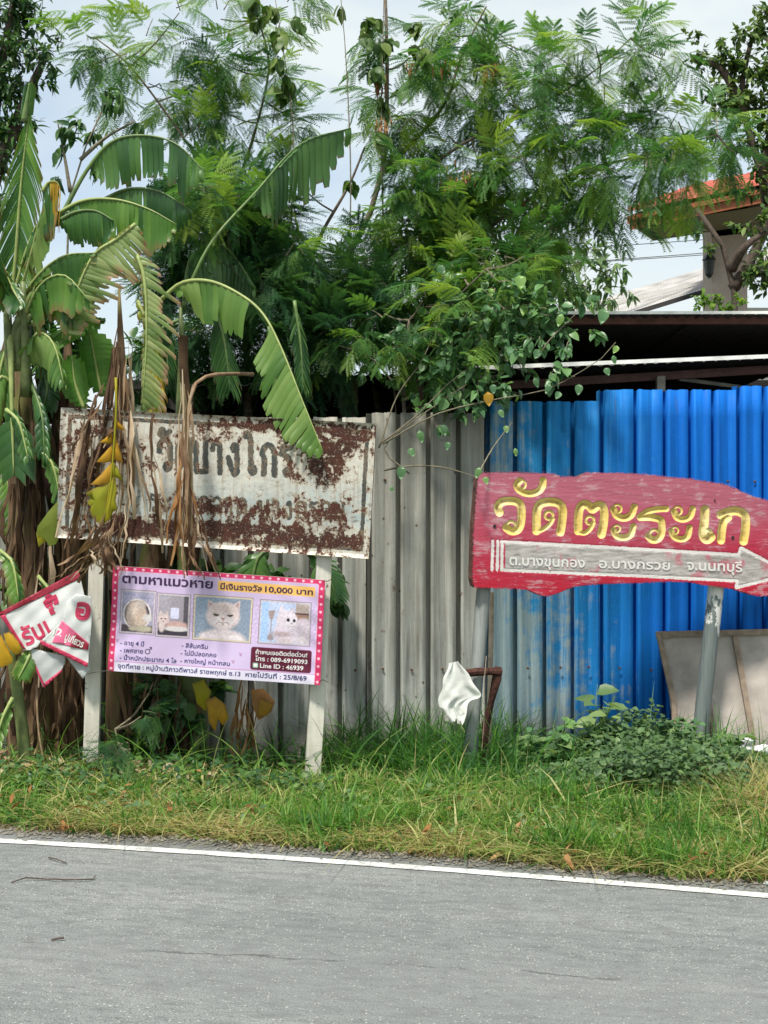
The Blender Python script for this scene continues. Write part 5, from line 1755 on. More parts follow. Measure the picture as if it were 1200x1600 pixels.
dead_drape(b1, (40, 700), (35, 1000), 7.55, 50, 60, 9, 'dead_dark')
dead_drape(b1, (80, 820), (60, 1120), 7.5, 70, 80, 9, 'dead')
# lower stubby green shoot and broken yellow leaf
m = MB(); m.tube(smooth_path([P(42, 1225, 7.3), (P(36, 1150, 7.3)), P(24, 1060, 7.28), P(14, 1000, 7.25)], 8), (.04, .028), 10); m.build('sucker_stem', G['stem_green'], b1, True)
banana_leaf(b1, [(52, 1010, 7.2), (44, 1030, 7.15), (28, 1062, 7.12)], .06, .06, 8, 'ban', 'rib', hang=.1, gap=0, full=True)
m = MB(); m.tube(smooth_path([P(57, 1070, 7.2), P(60, 1140, 7.15), P(72, 1200, 7.1), P(92, 1240, 7.0)], 10), (.007, .004), 5); m.build('dry_stalk', G['dead'], b1, True)

for q_ in ([(10, 640, 7.3), (30, 660, 7.25), (45, 720, 7.2)], [(50, 700, 7.4), (80, 720, 7.35), (95, 780, 7.3)], [(0, 860, 7.3), (20, 880, 7.25), (30, 940, 7.2)], [(60, 900, 7.4), (80, 930, 7.35), (70, 980, 7.3)], [(110, 700, 7.6), (95, 740, 7.55), (90, 800, 7.5)], [(20, 1090, 7.2), (5, 1120, 7.15), (-10, 1170, 7.1)]):
    banana_leaf(b1, q_, .07, .08, 9, random.choice(['ban', 'ban_dark', 'ban_mid']), 'rib', hang=.45, gap=.3)
banana_leaf(b1, [(30, 520, 7.5), (60, 450, 7.35), (100, 430, 7.25), (140, 470, 7.2)], .03, .19, 18, 'ban', 'rib', fwd=.1, hang=.75, gap=.4, s0=.1)
banana_leaf(b1, [(34, 560, 7.5), (60, 520, 7.4), (85, 540, 7.35), (100, 600, 7.3)], .10, .16, 16, 'ban_mid', 'rib', hang=.6, gap=.3)
banana_leaf(b1, [(20, 600, 7.45), (0, 590, 7.4), (-20, 640, 7.35)], .14, .12, 14, 'ban', 'rib', hang=.6, gap=.3)
banana_leaf(b1, [(50, 600, 7.5), (66, 650, 7.4), (70, 720, 7.35)], .09, .10, 12, 'ban_dark', 'rib_dark', hang=.5, gap=.2)
banana_leaf(b1, [(10, 480, 7.4), (-5, 420, 7.3), (-20, 360, 7.2)], .18, .18, 18, 'ban', 'rib', fwd=-.4, hang=.5, gap=.4)
for (a_, c_) in (((22, 520), (60, 440)), ((30, 520), (70, 470)), ((40, 560), (36, 440)), ((14, 560), (8, 430))):
    m = MB(); m.tube(smooth_path([P(a_[0], a_[1] + 60, 7.5), P(*a_, 7.46), P(*c_, 7.42)], 8), (.034, .016), 8); m.build('leaf_stalk', G['stem_green'], b1, True)
# plant 2: second stem
b2 = empty('banana_plant', P(105, 1190, 7.7), 'banana plant behind the white post with drooping leaves and one hanging yellow leaf', 'plant')
pseudostem(b2, [(100, 1210, 7.85), (105, 1000, 7.85), (112, 760, 7.8), (105, 520, 7.8)], .13, .07, sheaths=16)
pseudostem(b2, [(178, 1200, 7.55), (186, 760, 7.5), (190, 600, 7.5), (186, 450, 7.5)], .06, .035, sheaths=18)
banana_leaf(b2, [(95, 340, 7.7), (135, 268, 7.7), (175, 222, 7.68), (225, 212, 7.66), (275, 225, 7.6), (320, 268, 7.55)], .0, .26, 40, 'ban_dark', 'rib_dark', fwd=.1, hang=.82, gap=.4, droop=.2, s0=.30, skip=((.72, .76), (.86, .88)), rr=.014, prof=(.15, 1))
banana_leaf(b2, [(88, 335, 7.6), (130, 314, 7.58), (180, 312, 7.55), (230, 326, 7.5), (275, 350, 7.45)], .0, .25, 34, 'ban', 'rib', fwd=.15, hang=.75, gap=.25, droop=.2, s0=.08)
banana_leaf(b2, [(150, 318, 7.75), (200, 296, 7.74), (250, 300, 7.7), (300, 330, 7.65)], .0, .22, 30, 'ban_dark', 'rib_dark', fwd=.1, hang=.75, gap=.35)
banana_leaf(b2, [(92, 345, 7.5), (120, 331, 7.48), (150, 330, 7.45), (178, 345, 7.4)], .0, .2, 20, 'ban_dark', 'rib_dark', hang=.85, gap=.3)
banana_leaf(b2, [(212, 350, 7.35), (180, 375, 7.33), (148, 397, 7.31), (124, 445, 7.3), (97, 528, 7.3)], .24, .02, 34, 'ban_light', 'rib', fwd=-.35, hang=.15, gap=.8, droop=.1, jit=.25, rr=.010, prof=(.1, 1))
banana_leaf(b2, [(214, 398, 7.35), (226, 440, 7.32), (229, 530, 7.3), (222, 640, 7.3)], .20, .03, 34, 'ban_light', 'rib', fwd=.35, hang=.15, gap=.8, droop=.2, jit=.28, rr=.010, prof=(.02, 1))
banana_leaf(b2, [(150, 400, 7.4), (120, 420, 7.45), (85, 480, 7.5)], .1, .14, 14, 'ban', 'rib', hang=.5, gap=.4)
banana_leaf(b2, [(105, 520, 7.7), (140, 430, 7.6), (178, 388, 7.5)], .05, .09, 12, 'ban', 'rib_dark', hang=.3, gap=.1, full=True)
banana_leaf(b2, [(215, 470, 7.6), (235, 520, 7.55), (240, 600, 7.5), (232, 660, 7.5)], .16, .1, 22, 'ban_ygreen', 'rib', fwd=.5, hang=.5, gap=.5)
banana_leaf(b2, [(132, 640, 7.45), (118, 600, 7.44), (112, 556, 7.43)], .09, .085, 10, 'ban_lime', 'rib', fwd=.5, hang=0, gap=0, droop=0, full=True, prof=(.3, 1))
banana_leaf(b2, [(160, 620, 7.6), (150, 570, 7.58), (140, 515, 7.55)], .10, .12, 12, 'ban_lime', 'rib', fwd=.5, hang=.1, gap=0, full=True)
banana_leaf(b2, [(165, 500, 7.7), (120, 505, 7.68), (82, 530, 7.65)], .09, .13, 10, 'ban_lime', 'rib_dark', hang=.4, gap=.05, full=True)
banana_leaf(b2, [(120, 670, 7.75), (95, 655, 7.7), (70, 690, 7.7)], .09, .12, 10, 'ban', 'rib_dark', hang=.5, gap=.1, full=True)
cut_leaf(b2, [([(718, 600), (745, 640), (790, 690), (735, 680), (712, 650)], 'ban_yellow', 0), ([(705, 660), (695, 700), (655, 740), (618, 765), (690, 778), (706, 770)], 'ban_yellow', .004),
    ([(712, 680), (735, 760), (770, 893), (735, 885), (706, 868), (704, 760)], 'ban_yellow', -.004), ([(702, 775), (670, 810), (630, 855), (598, 888), (650, 893), (695, 885), (704, 830)], 'ban_yellow', 0),
    ([(704, 880), (740, 930), (772, 1008), (735, 990), (700, 975)], 'ban_ygreen', .004), ([(698, 890), (660, 930), (610, 985), (562, 1030), (620, 1032), (685, 1025), (700, 960)], 'ban_yellow', -.004),
    ([(686, 1015), (640, 1030), (580, 1055), (535, 1085), (575, 1085), (560, 1110), (545, 1150), (572, 1165), (560, 1190), (575, 1225), (600, 1262), (645, 1278), (662, 1180), (680, 1090)], 'ban_ygreen', 0),
    ([(700, 975), (722, 985), (730, 1060), (722, 1130), (735, 1185), (705, 1200), (690, 1245), (645, 1278), (662, 1180), (682, 1060)], 'ban_ygreen', .006)], 7.05, 'yellow_leaf')
m = MB(); m.tube(smooth_path([P(181, 590, 7.04), P(181, 650, 7.03), P(173, 750, 7.025), P(161, 820, 7.02)], 10), (.008, .003), 6); m.build('midrib', G['ban_ygreen'], b2, True)
for (t_, bt, Y_, wt, wb, n_) in (((190, 530), (178, 850), 7.22, 26, 50, 13), ((200, 640), (212, 820), 7.15, 20, 40, 8), ((150, 640), (110, 860), 7.15, 30, 30, 8), ((180, 800), (140, 905), 7.0, 40, 110, 18), ((150, 810), (166, 905), 6.98, 40, 50, 9)):
    dead_drape(b2, t_, bt, Y_, wt, wb, n_)
dead_drape(b2, (170, 620), (145, 700), 7.1, 40, 70, 8)
dead_drape(b2, (240, 660), (250, 870), 7.0, 5, 14, 3)

# plant 3: middle, arching leaf over the rusty sign
b3 = empty('banana_plant', P(300, 1180, 7.9), 'banana plant behind the cat poster with a long arching leaf over the rusty sign', 'plant')
pseudostem(b3, [(300, 1200, 7.95), (300, 1000, 7.95), (292, 760, 7.9), (282, 480, 7.8)], .10, .045, 'stem_green', sheaths=14)
pseudostem(b3, [(240, 1200, 8.0), (236, 1000, 8.0), (240, 800, 8.0)], .12, .1, sheaths=10)
banana_leaf(b3, [(250, 470, 7.5), (285, 442, 7.45), (330, 440, 7.38), (378, 462, 7.3), (412, 492, 7.2), (440, 545, 7.12), (470, 620, 7.03), (505, 706, 6.93)], .0, .245, 46, 'ban_mid', 'rib', fwd=.30, hang=.25, gap=.38, droop=.12, s0=.08, skip=((.40, .52),), rr=.011, prof=(.05, 1), jit=.1)
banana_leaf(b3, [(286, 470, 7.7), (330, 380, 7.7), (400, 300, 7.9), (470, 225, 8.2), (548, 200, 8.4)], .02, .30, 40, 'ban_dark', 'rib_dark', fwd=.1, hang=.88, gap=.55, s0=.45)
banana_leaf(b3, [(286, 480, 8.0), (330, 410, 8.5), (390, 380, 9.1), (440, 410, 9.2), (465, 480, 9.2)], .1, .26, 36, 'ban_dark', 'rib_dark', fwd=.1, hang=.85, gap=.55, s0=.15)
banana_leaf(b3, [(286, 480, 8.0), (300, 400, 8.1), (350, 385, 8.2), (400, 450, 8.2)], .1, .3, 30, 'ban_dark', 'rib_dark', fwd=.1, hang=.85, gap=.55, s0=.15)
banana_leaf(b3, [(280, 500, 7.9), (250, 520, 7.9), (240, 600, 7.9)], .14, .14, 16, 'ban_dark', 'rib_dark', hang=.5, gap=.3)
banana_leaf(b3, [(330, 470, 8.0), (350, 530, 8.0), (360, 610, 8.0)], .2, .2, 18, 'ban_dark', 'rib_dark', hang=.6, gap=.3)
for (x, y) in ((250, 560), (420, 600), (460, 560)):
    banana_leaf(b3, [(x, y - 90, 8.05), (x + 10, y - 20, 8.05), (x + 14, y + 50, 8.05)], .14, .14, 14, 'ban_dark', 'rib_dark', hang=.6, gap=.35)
dead_drape(b3, (290, 600), (292, 890), 6.9, 12, 22, 12, 'dead')
dead_drape(b3, (288, 700), (285, 880), 6.89, 10, 40, 7, 'dead_red')
dead_drape(b3, (300, 800), (322, 900), 6.87, 20, 50, 10, 'dead')
m = MB(); m.tube(smooth_path([P(395, 585, 7.6), P(340, 585, 7.2), P(305, 600, 7.0), P(293, 660, 6.9), P(296, 780, 6.88)], 12), (.012, .008), 6, rough=.2); m.build('dry_stalk', G['dead'], b3, True)
cut_leaf(b1, [([(-60, 900), (20, 890), (60, 1000), (110, 1080), (165, 1180), (150, 1250), (60, 1290), (-60, 1330)], 'ban_yellow', 0), ([(40, 880), (110, 860), (170, 900), (230, 980), (275, 1070), (250, 1130), (190, 1145), (120, 1080), (70, 1000)], 'ban_yellow', -.03)], 7.14, 'yellow_leaf', 8.0, (0, 880))
cut_leaf(b1, [([(430, 1080), (425, 1160), (400, 1290), (350, 1400), (310, 1415), (280, 1370), (228, 1340), (235, 1290), (300, 1200), (370, 1120)], 'olive_leaf', 0), ([(425, 1085), (470, 1092), (515, 1135), (480, 1175), (430, 1195)], 'ban_yellow', -.01), ([(280, 1250), (300, 1370), (240, 1420), (225, 1330)], 'ban_ygreen', .02)], 7.3, 'olive_leaf')
cut_leaf(b3, [([(322, 1094), (336, 1088), (352, 1100), (358, 1122), (348, 1134), (341, 1124), (336, 1144), (326, 1128)], 'ban_yellow', 0), ([(300, 1068), (318, 1062), (330, 1080), (322, 1112), (308, 1100)], 'ban_ygreen', .04)], 7.35, 'yellow_leaf', 1.0, (0, 0))
cut_leaf(b3, [([(392, 1078), (412, 1076), (430, 1096), (424, 1112), (404, 1126), (396, 1108)], 'dead_red', 0), ([(405, 1090), (428, 1100), (418, 1118), (402, 1120)], 'ban_yellow', -.02)], 7.4, 'yellow_leaf', 1.0, (0, 0))
banana_leaf(b3, [(480, 860, 7.9), (505, 880, 7.85), (528, 940, 7.8)], .12, .12, 12, 'ban_dark', 'rib_dark', hang=.3, gap=.1, full=True)
banana_leaf(b3, [(420, 860, 7.9), (400, 880, 7.85), (380, 1000, 7.8)], .16, .16, 12, 'ban_dark', 'rib_dark', hang=.3, gap=.1, full=True)
dead_drape(b3, (384, 1060), (382, 1190), 7.8, 30, 26, 10, 'dead_red')
dead_drape(b3, (230, 1060), (220, 1190), 7.6, 90, 110, 14, 'dead_dark')
dead_drape(b3, (100, 1040), (100, 1190), 7.5, 60, 90, 12, 'dead_dark')

# ------------------------------------------------------------------ trees
A_base = P(545, 1150, 9.6)
feather_tree('feathery_tree', 'feathery leaved tree left of centre rising behind the rusty sign', A_base,
    [([A_base, P(540, 800, 9.6), P(530, 560, 9.6), P(480, 420, 9.6), P(440, 360, 9.6)], .05, .018),
     ([P(440, 360, 9.6), P(370, 290, 9.5), P(310, 245, 9.4), P(255, 170, 9.4), P(200, 100, 9.4), P(150, 60, 9.4)], .014, .005),
     ([P(480, 420, 9.6), P(505, 360, 9.6), P(545, 290, 9.6), P(570, 230, 9.6)], .018, .008),
     ([P(370, 290, 9.5), P(400, 200, 9.5), P(420, 100, 9.5), P(400, 20, 9.5)], .014, .006),
     ([P(530, 560, 9.6), P(450, 520, 9.3), P(380, 480, 9.1)], .02, .01)],
    [(135, 55, 9.4, 50, 14), (185, 95, 9.4, 60, 20), (230, 70, 9.4, 45, 14), (250, 130, 9.4, 60, 22), (170, 140, 9.5, 35, 7), (300, 60, 9.4, 45, 14), (345, 30, 9.5, 50, 14), (320, 120, 9.4, 55, 22),
     (385, 90, 9.5, 50, 18), (360, 180, 9.5, 60, 26), (420, 140, 9.5, 50, 18), (440, 60, 9.4, 40, 12), (320, 290, 8.1, 40, 16), (350, 335, 8.1, 40, 18), (300, 345, 8.0, 34, 12), (370, 300, 8.3, 36, 12), (420, 320, 8.4, 36, 12), (460, 380, 8.5, 40, 12), (300, 200, 9.4, 50, 18), (430, 220, 9.5, 60, 24), (470, 290, 9.5, 45, 16), (290, 270, 9.3, 40, 14), (480, 190, 9.6, 35, 8), (350, 100, 9.3, 40, 14), (450, 10, 9.4, 40, 12), (280, 20, 9.5, 30, 6)], G['feather'])
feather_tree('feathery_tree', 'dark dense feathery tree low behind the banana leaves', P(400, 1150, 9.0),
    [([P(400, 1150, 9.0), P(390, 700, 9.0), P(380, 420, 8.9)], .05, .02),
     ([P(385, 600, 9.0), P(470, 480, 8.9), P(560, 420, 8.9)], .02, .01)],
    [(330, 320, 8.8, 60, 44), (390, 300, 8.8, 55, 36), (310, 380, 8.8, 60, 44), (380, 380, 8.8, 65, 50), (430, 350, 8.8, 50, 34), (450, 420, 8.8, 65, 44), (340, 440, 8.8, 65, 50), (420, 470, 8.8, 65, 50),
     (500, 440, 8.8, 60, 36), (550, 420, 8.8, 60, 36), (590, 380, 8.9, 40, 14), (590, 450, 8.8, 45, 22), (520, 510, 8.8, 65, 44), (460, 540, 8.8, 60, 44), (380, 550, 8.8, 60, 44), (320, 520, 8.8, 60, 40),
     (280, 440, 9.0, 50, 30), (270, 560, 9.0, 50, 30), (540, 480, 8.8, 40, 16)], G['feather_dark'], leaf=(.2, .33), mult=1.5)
B_base = P(620, 1150, 9.9)
feather_tree('feathery_tree', 'wide feathery leaved tree right of centre reaching over the shed roof', B_base,
    [([B_base, P(600, 700, 9.7), P(545, 400, 9.4), P(580, 330, 9.3), P(600, 260, 9.3), P(605, 100, 9.3), P(600, -60, 9.3)], .042, .010),
     ([P(560, 480, 9.5), P(640, 300, 9.2), P(700, 240, 9.1), P(780, 195, 9.0), P(860, 155, 8.9), P(930, 110, 8.9), P(985, 60, 8.9)], .020, .004),
     ([P(560, 480, 9.5), P(680, 420, 9.2), P(800, 330, 9.0), P(900, 270, 8.9), P(1020, 240, 8.8), P(1120, 210, 8.7)], .020, .004),
     ([P(600, 270, 9.3), P(690, 170, 9.2), P(720, 90, 9.2), P(760, 10, 9.2)], .018, .006),
     ([P(600, 700, 9.7), P(690, 560, 9.3), P(760, 480, 9.0)], .03, .012)],
    [(600, 40, 9.3, 45, 14), (640, 90, 9.2, 50, 16), (690, 50, 9.2, 55, 22), (735, 25, 9.2, 50, 18), (790, 60, 9.2, 40, 8), (690, 130, 9.2, 55, 22), (740, 110, 9.2, 55, 24), (790, 130, 9.1, 50, 22), (760, 180, 9.1, 55, 24), (830, 85, 9.1, 45, 14), (850, 150, 9.0, 50, 24),
     (640, 180, 9.2, 50, 16), (600, 150, 9.3, 40, 12), (700, 210, 9.2, 50, 20), (820, 200, 9.0, 55, 28), (880, 100, 9.0, 50, 20), (930, 70, 8.9, 50, 22), (975, 90, 8.9, 45, 18), (1010, 60, 8.9, 40, 12), (935, 130, 8.9, 45, 16), (1040, 95, 8.9, 35, 8),
     (640, 260, 9.2, 50, 20), (600, 220, 9.3, 35, 8), (690, 290, 9.1, 60, 34), (750, 260, 9.1, 60, 34), (820, 260, 9.0, 60, 36), (880, 230, 8.9, 60, 36), (940, 220, 8.9, 55, 30), (1000, 210, 8.9, 55, 26), (1060, 190, 8.8, 55, 24), (1120, 180, 8.8, 40, 14),
     (640, 330, 9.0, 60, 40), (700, 350, 9.0, 65, 48), (770, 330, 9.0, 65, 48), (840, 320, 8.9, 65, 48), (900, 300, 8.9, 55, 36), (950, 280, 8.8, 55, 30), (1010, 262, 8.8, 50, 26), (1050, 280, 8.8, 34, 10), (1065, 240, 8.8, 50, 22), (1115, 230, 8.7, 40, 14), (1070, 285, 8.8, 30, 8), (965, 320, 8.8, 30, 8), (1150, 240, 8.7, 30, 8),
     (640, 400, 9.0, 60, 40), (700, 420, 9.0, 60, 42), (770, 400, 8.9, 65, 48), (830, 390, 8.9, 55, 34), (690, 480, 9.1, 60, 40), (750, 460, 9.0, 60, 40), (640, 460, 9.1, 60, 40), (870, 360, 8.9, 40, 16), (800, 470, 9.2, 50, 26)], G['feather'])
# lime bushes further back
shrub('bush', 'bright lime green bush seen through the trees above the grey fence', 'bush', P(620, 1150, 8.8), [[P(620, 1150, 8.8), P(620, 700, 8.8), P(610, 540, 8.75)]],
      [(575, 520, 8.75, 36, 110), (620, 510, 8.75, 40, 130), (665, 520, 8.75, 36, 110), (600, 550, 8.7, 36, 110), (645, 550, 8.7, 36, 110), (560, 545, 8.75, 30, 70), (690, 490, 8.8, 34, 80), (620, 480, 8.8, 30, 70)], (.05, .11), NARROW, G['lime'], twig_mat=G['bark'])
shrub('bush', 'yellow green bush with drooping leaves just above the shed roof', 'bush', P(880, 1150, 14), [[P(880, 1150, 14), P(880, 700, 14), P(880, 480, 13.8)]],
      [(830, 450, 13.5, 45, 130), (870, 430, 13.5, 50, 130), (910, 450, 13.5, 45, 120), (890, 470, 13.5, 40, 120), (840, 400, 13.5, 45, 100), (900, 400, 13.6, 50, 60), (940, 430, 13.6, 40, 50), (960, 410, 13.6, 28, 22), (950, 470, 13.6, 36, 50), (975, 455, 13.6, 22, 18), (780, 440, 13.6, 50, 100), (925, 385, 13.6, 30, 24)], (.07, .17), NARROW, G['weed'], twig_mat=G['bark'], stem_r=.03)
shrub('bush', 'dense dark green bush filling the background behind the wide feathery tree', 'bush', P(730, 1150, 11), [[P(730, 1150, 11), P(730, 700, 11), P(730, 400, 10.8)]],
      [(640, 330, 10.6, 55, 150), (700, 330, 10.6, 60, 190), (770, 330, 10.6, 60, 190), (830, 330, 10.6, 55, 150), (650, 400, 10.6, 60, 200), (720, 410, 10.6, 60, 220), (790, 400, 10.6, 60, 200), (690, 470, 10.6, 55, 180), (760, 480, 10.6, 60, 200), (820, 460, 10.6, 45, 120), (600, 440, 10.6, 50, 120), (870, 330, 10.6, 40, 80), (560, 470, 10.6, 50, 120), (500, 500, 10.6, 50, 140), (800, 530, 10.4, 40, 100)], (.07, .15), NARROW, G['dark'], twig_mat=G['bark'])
feather_tree('feathery_tree', 'young feathery tree drooping pale sprays over the top of the grey fence', P(640, 1160, 8.5),
    [([P(640, 1180, 8.45), P(640, 800, 8.45), P(630, 600, 8.4), P(640, 500, 8.3)], .022, .01), ([P(632, 620, 8.4), P(580, 560, 8.3), P(530, 540, 8.2)], .01, .004), ([P(636, 560, 8.4), P(700, 480, 8.3), P(760, 420, 8.2)], .01, .004)],
    [(600, 545, 8.3, 32, 12), (560, 530, 8.3, 30, 10), (650, 560, 8.2, 28, 9), (700, 590, 8.1, 22, 6), (520, 540, 8.4, 28, 8), (700, 540, 8.2, 34, 12), (740, 500, 8.2, 44, 14), (780, 440, 8.2, 44, 14), (720, 420, 8.3, 44, 14), (660, 470, 8.3, 40, 12), (820, 400, 8.3, 36, 10), (600, 490, 8.4, 40, 12)], G['feather'], leaf=(.15, .27))
# tree on the right by the house
R_base = P(1152, 1180, 14)
shrub('tree', 'gnarled dark tree with small rounded leaves in front of the tiled house', 'tree', R_base,
      [[R_base, P(1150, 600, 14), P(1148, 470, 14), P(1142, 420, 14), P(1122, 370, 14), P(1088, 325, 14)],
       [P(1146, 450, 14), P(1176, 400, 14.1), P(1198, 340, 14.1), P(1190, 270, 14), P(1168, 200, 14), P(1160, 130, 14), P(1175, 60, 14)],
       [P(1165, 190, 14), P(1130, 110, 14), P(1085, 95, 14)],
       [P(1190, 270, 14), P(1215, 160, 14), P(1200, 60, 14)],
       [P(1142, 420, 14), P(1165, 385, 13.8), P(1200, 360, 13.8)]],
      [(1100, 90, 14, 22, 70), (1085, 60, 14, 16, 30), (1130, 90, 14, 26, 80), (1120, 140, 14, 32, 120), (1160, 60, 14, 30, 90), (1170, 110, 14, 34, 140), (1140, 170, 14, 34, 130), (1190, 40, 14, 26, 80), (1195, 160, 14, 34, 140), (1180, 220, 14, 30, 120), (1125, 60, 14, 14, 20),
       (1210, 90, 14, 40, 120), (1215, 240, 14, 34, 100), (1110, 200, 14, 24, 50), (1185, 350, 13.8, 26, 80), (1200, 400, 13.8, 30, 110), (1170, 300, 14, 22, 50), (1095, 365, 14, 14, 26), (1110, 390, 14, 14, 30), (1190, 440, 13.8, 20, 50), (1200, 310, 14, 26, 60), (1150, 350, 14, 14, 16), (1200, 20, 14, 30, 120), (1150, 100, 14, 26, 120), (1195, 110, 14, 30, 140), (1165, 160, 14, 30, 130), (1200, 200, 14, 30, 140), (1155, 230, 14, 26, 80), (1130, 160, 14, 22, 70), (1185, 270, 14, 24, 80), (1175, 420, 13.8, 24, 90), (1210, 440, 13.8, 24, 90)],
      (.06, .12), SMALL, G['olive'], stem_r=.068, twig_mat=G['bark_dark'], trunk_name='limb')
shrub('bush', 'small pale yellow green bush beside the beige house column', 'bush', P(1110, 1150, 13.4), [[P(1110, 1150, 13.4), P(1110, 480, 13.4)]],
      [(1095, 470, 13.4, 14, 60), (1120, 475, 13.4, 18, 60), (1135, 478, 13.4, 14, 40), (1160, 474, 13.4, 14, 26)], (.05, .09), SMALL, G['lime'])
# tree top left
L_base = P(-40, 1180, 12)
shrub('tree', 'dense dark leafed tree filling the top left corner', 'tree', L_base,
      [[L_base, P(-40, 700, 12), P(-20, 300, 12), P(10, 60, 12), P(30, -40, 12)], [P(-20, 300, 12), P(30, 180, 12), P(70, 90, 12)]],
      [(10, 20, 12, 50, 260), (50, 20, 12, 40, 140), (20, 80, 12, 55, 280), (60, 90, 12, 40, 130), (5, 140, 12, 45, 260), (40, 140, 12, 35, 110), (0, 200, 12, 40, 240), (30, 190, 12, 30, 100), (-10, 260, 12, 40, 200), (-30, 100, 12, 60, 200), (80, 60, 12, 24, 30), (80, 130, 12, 22, 26), (15, 230, 12, 25, 80), (-10, 330, 12, 40, 200), (85, 105, 12, 16, 14)],
      (.06, .12), NARROW, G['dark'], stem_r=.09, twig_mat=G['bark_dark'], trunk_name='limb')
# sparse slender tree with few narrow leaves between the banana and the feathery crown
shrub('sapling', 'thin sapling with sparse drooping narrow leaves against the sky above the banana plants', 'tree', P(120, 1180, 8.9),
      [[P(120, 1180, 8.9), P(118, 700, 8.9), P(105, 350, 8.9), P(130, 240, 8.9), P(170, 150, 8.9)], [P(110, 300, 8.9), P(100, 240, 8.9), P(90, 190, 8.9)], [P(125, 250, 8.9), P(165, 215, 8.9), P(210, 190, 8.9)]],
      [(110, 230, 8.9, 30, 22), (140, 200, 8.9, 34, 26), (170, 150, 8.9, 36, 26), (150, 260, 8.9, 26, 14), (90, 200, 8.9, 24, 12), (200, 160, 8.9, 34, 22), (215, 200, 8.9, 26, 14), (100, 280, 8.9, 20, 9)],
      (.07, .13), NARROW, G['dark'], hang=1.0, stem_r=.016)
# climbers at the top
shrub('climber', 'climbing vine with hanging heart shaped leaves at the top centre left', 'vine', P(430, 1180, 9.0), [[P(455, 350, 9.0), P(458, 200, 8.95), P(440, 60, 8.95), P(425, -30, 8.95)], [P(470, 400, 9.0), P(455, 280, 9.0), P(455, 160, 9.0)]],
      [(425, 20, 8.9, 30, 22), (440, 60, 8.9, 26, 16), (450, 110, 8.9, 26, 14), (430, 95, 8.9, 18, 8), (400, 10, 8.9, 26, 12), (450, 150, 8.9, 16, 6), (465, 30, 8.9, 20, 8)], (.07, .13), BROAD, G['olive'], hang=1.2, stem_r=.006)
shrub('climber', 'dangling vine with brown pods and leaves hanging down the top middle', 'vine', P(590, 1180, 9.0), [[P(540, 520, 9.0), P(548, 300, 8.9), P(541, 100, 8.9), P(530, -30, 8.9)], [P(600, 400, 9), P(596, 200, 8.9), P(600, -20, 8.9)]],
      [(575, 30, 8.9, 26, 20), (600, 70, 8.9, 24, 18), (585, 110, 8.9, 22, 16), (595, 160, 8.9, 20, 14), (590, 210, 8.9, 20, 14), (600, 245, 8.9, 18, 10), (640, 60, 8.9, 30, 16), (680, 80, 8.9, 30, 14), (530, 10, 8.9, 16, 6), (555, 280, 8.9, 24, 6), (660, 30, 8.9, 30, 12)], (.06, .12), BROAD, G['olive'], hang=1.2, stem_r=.007)
def pods(label, spots, Y=8.9):
    root = empty('seed_pods', P(spots[0][0], spots[0][1], Y), label, 'seed pods')
    for (x, y, n, r) in spots:
        b = MB()
        for k in range(n):
            px, py = x + random.gauss(0, r * .5), y + random.gauss(0, r * .4)
            L = random.uniform(14, 26)
            b.tube([P(px, py, Y), P(px + random.uniform(-2, 2), py + L * .5, Y - .01), P(px + random.uniform(-4, 4), py + L, Y)], [.004, .009, .003], 4, r=random.random())
        b.build('pod_cluster', G['dead_red'], root)['kind'] = 'stuff'
    return root
pods('clusters of brown seed pods hanging in the wide feathery tree', [(594, 130, 10, 14), (598, 190, 10, 12), (640, 100, 8, 14), (760, 110, 9, 12), (770, 100, 6, 10), (720, 270, 12, 22), (810, 300, 8, 12), (690, 100, 7, 12), (700, 280, 10, 16)])

shrub('hedge', 'rough green hedge continuing past the left edge beside the road', 'hedge', P(-400, 1170, 8.6), [[P(-400, 1200, 8.6), P(-400, 900, 8.6)]],
      [(-120 - 90 * i + random.randint(-20, 20), 780 + 130 * j + random.randint(-30, 30), 8.6 + .4 * (i % 2), 110, 110) for i in range(7) for j in range(4)], (.10, .2), BROAD + NARROW, G['dark'], stem_r=.03)
# ------------------------------------------------------------------ broad leaf vine over the fence
vine = [(620, 600, 8.1, 24, 6), (660, 640, 8.0, 20, 4), (650, 560, 8.2, 40, 30), (700, 560, 8.0, 45, 46), (700, 610, 8.0, 40, 36), (745, 580, 7.95, 42, 44), (740, 530, 8.1, 50, 54), (720, 490, 8.2, 50, 46), (790, 500, 8.0, 50, 50), (800, 550, 7.95, 45, 40), (780, 610, 7.95, 35, 24),
        (830, 470, 8.0, 40, 34), (840, 520, 7.95, 40, 34), (870, 490, 7.95, 36, 26), (880, 540, 7.95, 34, 24), (860, 575, 7.9, 26, 12), (810, 440, 8.1, 26, 14), (740, 640, 7.95, 24, 10), (640, 520, 8.3, 40, 26), (920, 520, 7.9, 20, 8), (770, 440, 8.3, 40, 26), (700, 430, 8.4, 40, 24), (905, 480, 7.9, 22, 6), (680, 660, 7.95, 20, 4)]
